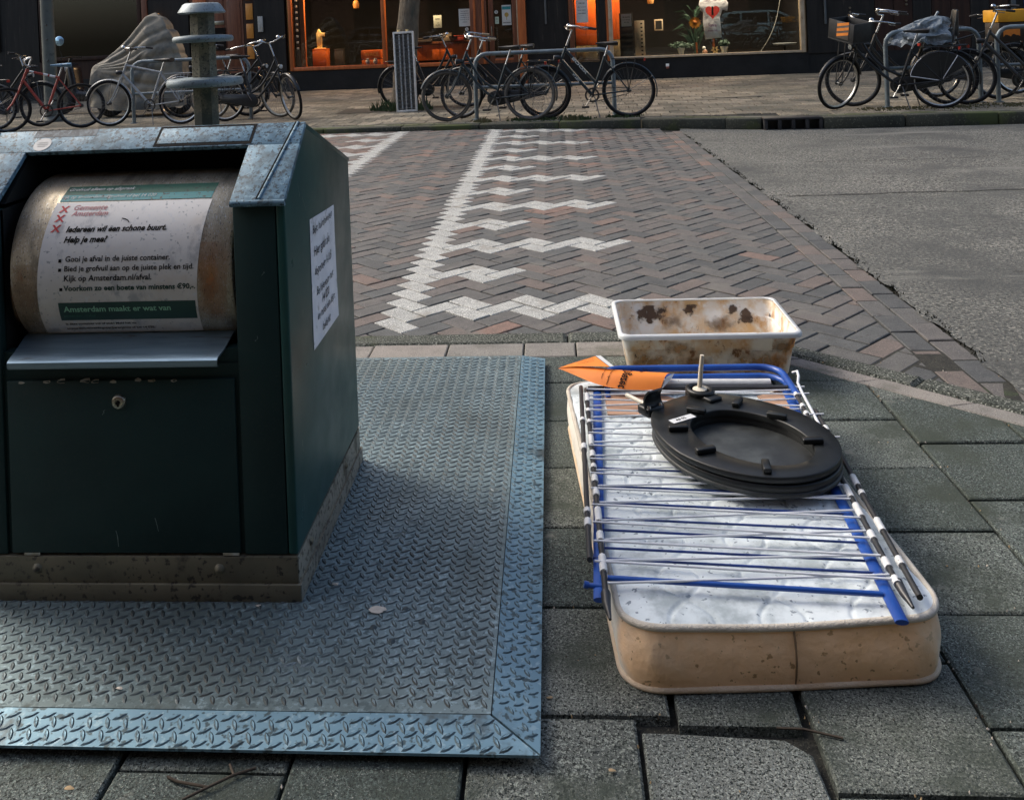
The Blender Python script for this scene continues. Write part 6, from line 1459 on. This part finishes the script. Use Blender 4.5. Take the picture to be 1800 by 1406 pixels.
hoop('grey tubular rack in the middle behind the grey-tyred bicycle', (-1.00, 12.08), (.80, 12.03)); hoop('grey tubular rack at the right holding the crated bicycle', (4.15, 11.80), (5.35, 11.98), .93, .48)
hoop('grey tubular rack at the far right edge beyond the plastic bag', (5.55, 11.95), (7.3, 11.85), .93, .46); hoop('grey tubular rack at the left behind the silver bicycle', (-6.25, 13.32), (-4.50, 13.46), .92, .44)
POLE = mat("grey_green_lamp_post", (.115, .13, .112), (.085, .098, .085), 4, rough=.6, stains=[((.05, .06, .055), 6, .64, .1), ((.22, .06, .04), 9, .735, .03)])
t = thing('lamp_post', 'grey-green lamp post rising behind the red bicycle', 'lamp post', (-8.02, 14.2, ZF))
m = MB(); m.tube([(0, 0, 0), (0, 0, 1.1), (-.02, 0, 5.5)], [.108, .104, .07], 20); m.build('shaft', POLE, t, 60); m = MB(); m.lathe([(.15, 0), (.15, .03), (.125, .05), (.11, .09)], 20); m.build('base_collar', POLE, t, 50)
m = MB(); m.lathe([(0, .0), (.18, .02), (.20, .1), (0, .16)], 16, 'z', (-.02, 0, 5.5)); m.build('lamp_head', POLE, t, 50)
for z in (.98, 1.32, 1.55): m = MB(); m.lathe([(0, -.125), (.012, -.122), (.014, -.09)], 10, 'y', (.03, 0, z)); m.build('bolt', SPK, t, 50)
# post with three discs behind the container
DPM = mat("weathered_post_coating", (.20, .185, .125), (.145, .138, .10), 8, speck=[((.06, .06, .045), 120, .41, -.08), ((.28, .265, .19), 150, .63, .08)], rough=.75, bump=(.3, 120, .003), stains=[((.05, .06, .05), 5, .6, .15)])
DPD = mat("blue_grey_disc", (.20, .26, .285), (.15, .195, .215), 9, speck=((.08, .1, .11), 120, .38, -.08), rough=.5, metal=.2)
t = thing('disc_post', 'weathered post with three stacked blue-grey discs standing behind the green container', 'post', (-1.318, 3.42, 0))
m = MB(); m.lathe([(.050, 0), (.048, 1.354)], 8, 'z', (0, 0, 0)); m.build('shaft', DPM, t, 25)
c_ = MB(); c_.box((-.075, -.075, -.03), (.075, .075, .012), .004); c_.build('foot_plate', DPM, t, 30)
for r_, z, h_ in ((.142, 1.083, .022), (.113, 1.250, .016)):
    m = MB(); m.lathe([(.046, z - .008), (r_ * .9, z - .008), (r_ - .004, z - .006), (r_, z), (r_, z + h_ * .55), (r_ - .006, z + h_), (r_ * .55, z + h_ + .004), (.046, z + h_ + .005)], 40); m.build('disc', DPD, t, 40)
m = MB(); m.lathe([(0, 1.352), (.084, 1.352), (.089, 1.356), (.070, 1.386), (.062, 1.391), (0, 1.393)], 32); m.build('cap', DPD, t, 40)
# fluorescent luminaire leaning on the tree
LFR = mat("white_fixture_frame", (.74, .72, .66), (.64, .62, .56), 20, rough=.5, coords='obj'); LOU = mat("louvre_aluminium", (.52, .57, .58), (.38, .42, .43), 20, rough=.25, metal=.6, coords='obj')
t = thing('light_fixture', 'discarded white louvred fluorescent ceiling light leaning upright against the tree', 'light fixture', (-2.165, 13.60, ZF)); t.rotation_euler = (R(-4), R(-1.2), R(-2))
FW, FH, FD = .155, 1.20, .035
m = MB(); 
for x0, x1, z0, z1 in ((-FW, -FW + .022, 0, FH), (FW - .022, FW, 0, FH), (-FW + .0225, FW - .0225, 0, .03), (-FW + .0225, FW - .0225, FH - .03, FH)): m.box((x0, -FD, z0), (x1, FD, z1), .003)
m.build('frame', LFR, t, 30); m = MB(); m.box((-FW + .02, FD - .006, .02), (FW - .02, FD - .001, FH - .02)); m.build('back_tray', mat("tray_grey", (.10, .115, .12), (.2, .22, .22), 9, rough=.3, metal=.4), t, None)
for k in range(19): z0 = .055 + k * .0595; P('louvre', (-FW + .024, -FD + .006, z0), (FW - .024, -FD + .038, z0 + .006), LOU, t)
P('centre_strip', (-.010, -FD + .002, .032), (.010, FD - .01, FH - .032), LOU, t)
for s_ in (-1, 1): m = MB(); m.tube([(s_ * .068, .008, .04), (s_ * .068, .008, FH - .04)], .013, 10); m.build('tube', mat("dull_white_tube", (.6, .63, .63), None, 9, rough=.3), t, 60)
for s_ in (-.07, .06): m = MB(); m.lathe([(0, 0), (.02, 0), (.02, .03), (0, .03)], 10, 'z', (s_, 0, FH)); m.build('knob', CRM, t, 50)
BARK = mat("plane_tree_bark", (.17, .135, .09), (.10, .082, .058), 5, rough=.9, stretch=(3, 3, 1), bump=[(.8, 12, .03), (.5, 50, .01)], stains=[((.22, .19, .14), 4, .63, .1), ((.05, .06, .04), 2, .62, .15)])
t = thing('street_tree', 'young street tree trunk behind the leaning light fixture', 'tree', (-2.32, 14.35, ZF))
pts = [bez([(.0, 0, -.02), (.02, 0, .7), (.10, 0, 1.4), (.30, .05, 2.6), (.42, .05, 4.2)], k / 16) for k in range(17)]
m = MB(); m.tube(pts, [.21 * (1 - .45 * k / 16) + (.05 if k == 0 else 0) + .008 * math.sin(k * 2.3) for k in range(17)], 14); m.build('trunk', BARK, t, 60)
m = MB()
for k in range(5):
    a = k * 1.26; top = Vector((.42, .05, 4.1)); m.tube([top, top + Vector((.5 * math.cos(a), .5 * math.sin(a), .7)), top + Vector((1.3 * math.cos(a), 1.3 * math.sin(a), 1.3))], [.07, .05, .02], 7)
m.build('branch', BARK, t, 60)
m = MB(); random.seed(9)
for k in range(34):
    a, b_, r_ = random.uniform(0, 6.28), random.uniform(-.6, 1), random.uniform(.5, 1)
    leafy(m, .42 + 1.7 * r_ * math.cos(a), .05 + 1.7 * r_ * math.sin(a), 5.6 + 1.1 * b_, .5, .5, .38, 70, .07)
m.build('crown', mat("street_tree_leaf", (.06, .10, .03), (.035, .065, .02), 3, rough=.6), t, None)
GRASS = mat("weed_green", (.045, .075, .02), (.03, .05, .015), 20, rough=.7); GRASSB = mat("weed_dry", (.14, .12, .05), (.09, .085, .035), 20, rough=.8)
def weeds(name, label, cat, spots, n, hmax, mt, kind='stuff'):
    m = MB()
    for _ in range(n):
        cx_, cy_, r_ = random.choice(spots); a = random.uniform(0, 6.28); q = r_ * random.random() ** .6; x, y = cx_ + q * math.cos(a), cy_ + q * .6 * math.sin(a); h_ = hmax * random.uniform(.3, 1) * (1 - .5 * q / r_)
        lx_, ly_ = random.uniform(-.5, .5) * h_, random.uniform(-.4, .4) * h_; w_ = random.uniform(.006, .014)
        m.add([(x - w_, y, ZF - .005), (x + w_, y, ZF - .005), (x + lx_ * .5 + w_ * .6, y + ly_ * .5, ZF + h_ * .6), (x + lx_, y + ly_, ZF + h_), (x + lx_ * .5 - w_ * .6, y + ly_ * .5, ZF + h_ * .6)], [(0, 1, 2, 3, 4)])
    o = m.build(name, mt, None, None); tag(o, label, cat, kind=kind); return o
random.seed(4)
weeds('weeds', 'green weeds growing round the tree foot left of the light fixture', 'weeds', [(-2.55, 13.85, .22), (-2.42, 13.75, .16), (-1.92, 13.75, .14)], 230, .28, GRASS)
weeds('weeds', 'low tufts of grass between the paving at the middle rack', 'weeds', [(.9, 11.78, .25), (.2, 11.75, .35), (-.3, 11.75, .3), (.35, 11.62, .12)], 420, .075, GRASS)
weeds('weeds', 'brownish tuft beside the kerb below the middle rack', 'weeds', [(.24, 11.60, .14), (-.9, 11.72, .12)], 160, .085, GRASSB)
weeds('weeds', 'mossy grass strip under the right rack', 'weeds', [(4.1, 11.6, .4), (4.75, 11.45, .5), (5.2, 11.6, .5), (5.8, 11.5, .5)], 700, .035, GRASSB)
TRP = mat("dark_tree_pit_soil", (.06, .05, .035), (.035, .03, .022), 9, speck=((.14, .11, .07), 60, .64, .08), rough=1, bump=(.8, 40, .02))
m = MB(); m.grid(lambda u, v: (-2.32 + (u - .5) * 1.9, 14.0 + (v - .5) * .8, ZF + .006 + .012 * math.sin(u * 3.14) * math.sin(v * 3.14)), 8, 6); o = m.build('soil', TRP, None, 60); o['kind'] = 'structure'; o['label'] = 'bare soil round the tree foot'
# gully in the far kerb
IRON = mat("cast_iron", (.05, .05, .05), (.03, .03, .032), 12, rough=.6, metal=.5, bump=(.3, 60, .004))
gx, gy = 2.78, 10.935
t = thing('street_gully', 'cast iron kerb gully with dark slots in the far kerb', 'drain', (gx, gy, ZF), -.05)
P('lid', (-.33, 0, -.02), (.33, .22, .004), IRON, t, .004); P('back', (-.33, .10, -.16), (.33, .16, -.021), BLACKIN, t)
for k in range(5): x = -.33 + k * .155; P('bar', (x, -.002, -.16), (x + .04, .09, -.021), IRON, t, .004)
P('sill', (-.29, .002, -.16), (.29, .09, -.135), IRON, t)
t = thing('manhole_cover', 'flat dark iron cover set in the far pavement below the display window', 'cover', (2.76, 14.1, ZF), -.06); P('frame', (-.34, -.14, -.01), (.34, .14, .006), IRON, t, .002); P('lid', (-.31, -.12, .0065), (.31, .12, .009), IRON, t)
# ================================================================== covered scooter and dark scooter at the left
TARP = mat("grey_brown_tarpaulin", (.285, .25, .18), (.225, .2, .148), 3, rough=.6, spec=.4, bump=[(.15, 14, .01), (.2, 60, .003)], stains=[((.10, .105, .095), 2.0, .54, .2)])
tp = thing('covered_scooter', 'parked scooter wrapped in a creased grey-brown cover', 'scooter', (-6.66, 14.7, ZF), R(2))
PT = [(.20, 0, 1.69), (.08, .13, 1.63), (.08, -.13, 1.63), (.34, .12, 1.62), (.34, -.12, 1.62), (.50, .20, 1.36), (.50, -.20, 1.36), (.16, .34, 1.06), (.16, -.34, 1.06), (-.88, .06, .83), (-.88, -.06, .83), (-.86, .17, .70), (-.86, -.17, .70),
      (-.93, .20, .20), (-.93, -.20, .20), (-.35, .36, .12), (-.35, -.36, .12), (.35, .38, .12), (.35, -.38, .12), (.72, .20, .16), (.72, -.20, .16), (.66, .14, 1.0), (.66, -.14, 1.0)]
bm = bmesh.new(); vv = [bm.verts.new(p) for p in PT]; r_ = bmesh.ops.convex_hull(bm, input=vv); bm.normal_update()
for f in [f for f in bm.faces if f.normal.z < -.5]: bm.faces.remove(f)
bmesh.ops.triangulate(bm, faces=bm.faces[:])
for _ in range(5): bmesh.ops.subdivide_edges(bm, edges=bm.edges[:], cuts=1, use_grid_fill=True)
for _ in range(6): bmesh.ops.smooth_vert(bm, verts=[v for v in bm.verts if not v.is_boundary], factor=.5, use_axis_x=True, use_axis_y=True, use_axis_z=True)
bm.normal_update(); disp = []
def valley(a, q, w): return math.exp(-((a - q) / w) ** 2)
for v in bm.verts:
    x, y, z = v.co; d = 0
    a1 = math.atan2(z - .80, x + .95); r1 = math.hypot(z - .8, x + .95)
    for q, w, k in ((-.46, .05, .9), (-.24, .035, 1), (-.04, .035, .8), (.13, .03, 1), (.27, .03, .8), (.42, .03, 1.1), (.58, .03, .8), (.70, .03, .5)): d -= .046 * k * valley(a1 + .03 * mnoise.noise(Vector((x * 3, z * 3, 2))), q, w) * (.75 + .5 * mnoise.noise(Vector((x * 2.3, q * 9, z * 2)))) * min(1, r1 * 1.4) * (1 - .45 * sstep(r1, .9, 1.8))
    a2 = math.atan2(z - 1.30, x - .48); r2 = math.hypot(z - 1.3, x - .48)
    for q, w in ((-1.35, .07), (-1.75, .06), (-2.15, .06), (-2.5, .05), (-1.0, .08)): d -= .024 * valley(a2, q, w) * min(1, r2 * 1.5)
    d -= .10 * sstep(.62 - z, 0, .5) * (.5 + .5 * math.sin(17 * x + 3 * y)) * .5
    sag = .09 * math.sin(math.pi * max(0, min(1, (x + .88) / .95))) * sstep(z, .75, 1.0) * (1 if x < .07 else 0)
    disp.append((v, v.normal * (d + .006 * mnoise.noise(v.co * 9)) + Vector((0, 0, -sag))))
for v, q in disp: v.co += q
m = MB(); m.bm(bm); m.build('cover', TARP, tp, 180)
for x in (-.62, .52): m = MB(); m.lathe([(.14, -.05), (.21, -.05), (.235, -.02), (.235, .02), (.21, .05), (.14, .05)], 28, 'y', (x, 0, .235)); m.build('wheel', RUB, tp, 50)
MB_ = mat("black_scooter_body", (.013, .014, .015), (.02, .021, .022), 6, rough=.25)
sc = thing('motor_scooter', 'black motor scooter with a raised mirror parked behind the lamp post', 'scooter', (-8.0, 15.6, ZF), R(178))
for x in (-.62, .62): m = MB(); m.lathe([(.13, -.055), (.21, -.055), (.24, -.02), (.24, .02), (.21, .055), (.13, .055)], 28, 'y', (x, 0, .24)); w = m.build('tyre', RUB, sc, 50); m = MB(); m.lathe([(0, -.04), (.13, -.05), (.13, .05), (0, .04)], 20, 'y', (x, 0, .24)); m.build('rim', RIM, w, 50)
m = MB(); m.prism([(-.80, .52), (-.70, .32), (-.20, .22), (.30, .22), (.42, .45), (.46, .80), (.40, .92), (.32, .82), (.26, .40), (-.10, .38), (-.16, .66), (-.78, .72)], 'y', -.16, .16, .05); m.build('body', MB_, sc, 50)
m = MB(); m.prism([(-.75, .73), (-.12, .68), (-.08, .74), (-.30, .80), (-.72, .84)], 'y', -.14, .14, .03); m.build('seat', SADB, sc, 50)
m = MB(); m.box((-.98, -.17, .82), (-.68, .17, 1.10), .05); tbx = m.build('top_box', MB_, sc, 40)
for k in range(3): P('strip', (-.965, .171, .88 + k * .065), (-.70, .176, .895 + k * .065), SPK, tbx)
m = MB(); m.tube([(.42, -.32, .98), (.44, -.1, 1.0), (.44, .1, 1.0), (.42, .32, .98)], .016, 8); m.tube([(.62, 0, .24), (.43, 0, .98)], .03, 8); m.build('handlebar', PBLACK, sc, 50)
MIR = mat("mirror_glass", (.38, .58, .72), None, 5, rough=.15, metal=.7)
for sy in (.27,):
    m = MB(); m.tube([(.42, sy, .98), (.45, sy * 1.1, 1.14), (.43, sy * 1.25, 1.24)], .008, 6); mm_ = m.build('mirror_stem', PBLACK, sc, 50)
    m = MB(); m.lathe([(0, -.012), (.07, -.010), (.085, 0), (.07, .012), (0, .014)], 20, 'y', (.42, sy * 1.28, 1.29)); m.build('mirror', MIR, mm_, 50)
m = MB(); m.lathe([(0, -.05), (.05, -.04), (.065, .02), (0, .04)], 14, 'x', (.50, 0, .80)); m.build('headlight', LAMPG, sc, 50)
# ================================================================== our side of the street: house row and two parked cars (seen as mirror images in the shop glass)
hr = thing('brick_house', 'dark brick house row on the near side of the street, seen only as a reflection', 'house', (0, -5.5, 0))
P('wall', (-22, -6, -.1), (26, 0, 11.5), BRW, hr); P('plinth', (-22, .001, -.1), (26, .05, .7), PLW, hr)
for k in range(12):
    x0 = -20 + k * 3.8
    for z0 in (1.0, 4.4, 7.6):
        w = P('window', (x0, .002, z0), (x0 + 1.5, .06, z0 + 2.0), DARKW, hr); P('pane', (x0 + .08, .061, z0 + .08), (x0 + 1.42, .066, z0 + 1.92), mat("house_pane", (.02, .025, .03), None, 3, rough=.05), w) if k == 0 and z0 == 1.0 else P('pane', (x0 + .08, .061, z0 + .08), (x0 + 1.42, .066, z0 + 1.92), bpy.data.materials["house_pane"], w)
CARP = mat("pale_blue_car_paint", (.25, .40, .47), (.23, .37, .44), 2, rough=.2); CARD_ = mat("black_car_paint", (.03, .035, .04), None, 2, rough=.15)
CGL = mat("dark_car_glass", (.01, .012, .014), None, 2, rough=.05)
def car(label, x, y, a, pm):
    t = thing('parked_car', label, 'car', (x, y, -.02), a, 'cars parked on the near side')
    body = [(-2.0, .35), (-2.02, .75), (-1.90, .92), (-1.15, 1.0), (.95, 1.0), (1.75, .86), (2.02, .70), (2.03, .35)]
    m = MB(); m.prism(body, 'y', -.85, .85, .06); m.build('body', pm, t, 40, fix=True)
    cab = [(-1.92, .95), (-1.50, 1.42), (-1.1, 1.47), (.15, 1.47), (.55, 1.38), (1.15, .98)]
    m = MB(); m.prism(cab, 'y', -.72, .72, .05); m.build('cabin', pm, t, 40, fix=True)
    for s_ in (-1, 1):
        for wv in ([(-1.62, 1.02), (-1.32, 1.37), (-.95, 1.39), (-.95, 1.02)], [(-.87, 1.02), (-.87, 1.39), (.02, 1.39), (.02, 1.02)], [(.10, 1.02), (.10, 1.39), (.45, 1.33), (.95, 1.02)]):
            m = MB(); m.prism(wv, 'y', s_ * .722, s_ * .730); m.build('side_window', CGL, t, None, fix=True)
        for wx in (-1.25, 1.28):
            m = MB(); m.lathe([(0, -.09), (.2, -.1), (.31, -.1), (.33, -.06), (.33, .06), (.31, .1), (.2, .1), (0, .09)], 28, 'y', (wx, s_ * .78, .33)); w = m.build('wheel', RUB, t, 50); m = MB(); m.lathe([(0, -.108), (.16, -.104), (.2, -.101)] if s_ < 0 else [(.2, .101), (.16, .104), (0, .108)], 20, 'y', (wx, s_ * .78, .33)); m.build('hub_cap', RIM, w, 50)
        m = MB(); m.box((1.92, s_ * .55 - .2, .62), (2.035, s_ * .55 + .2, .76), .02); m.build('headlight', LAMPG, t, 40); m = MB(); m.box((-2.04, s_ * .62 - .14, .62), (-1.95, s_ * .62 + .14, .82), .02); m.build('tail_light', REFL, t, 40)
    return t

car('pale blue hatchback parked on the near side, mirrored in the display window', 6.35, 2.9, R(4), CARP)
car('black car parked on the near side, mirrored in the left shop window', -7.3, 4.9, R(-4), CARD_)

random.seed(31)
m = MB()
for _ in range(420):
    y = random.uniform(3.4, 10.5); x = 1.497 + random.uniform(-.012, .03); h_ = random.uniform(.006, .022); z = gz(x, y); dx_, dy_ = random.uniform(-.012, .012), random.uniform(-.012, .012)
    if abs(math.sin(y * 2.3) + .5 * math.sin(y * 7)) < .5: continue
    m.add([(x - .005, y, z), (x + .005, y + .003, z), (x + dx_, y + dy_, z + h_)], [(0, 1, 2)])
tag(m.build('weeds', mat("dark_weed", (.03, .035, .015), (.05, .045, .025), 30, rough=.9), None, None), 'dark low weeds and dirt along the joint between bricks and asphalt', 'weeds', kind='stuff')
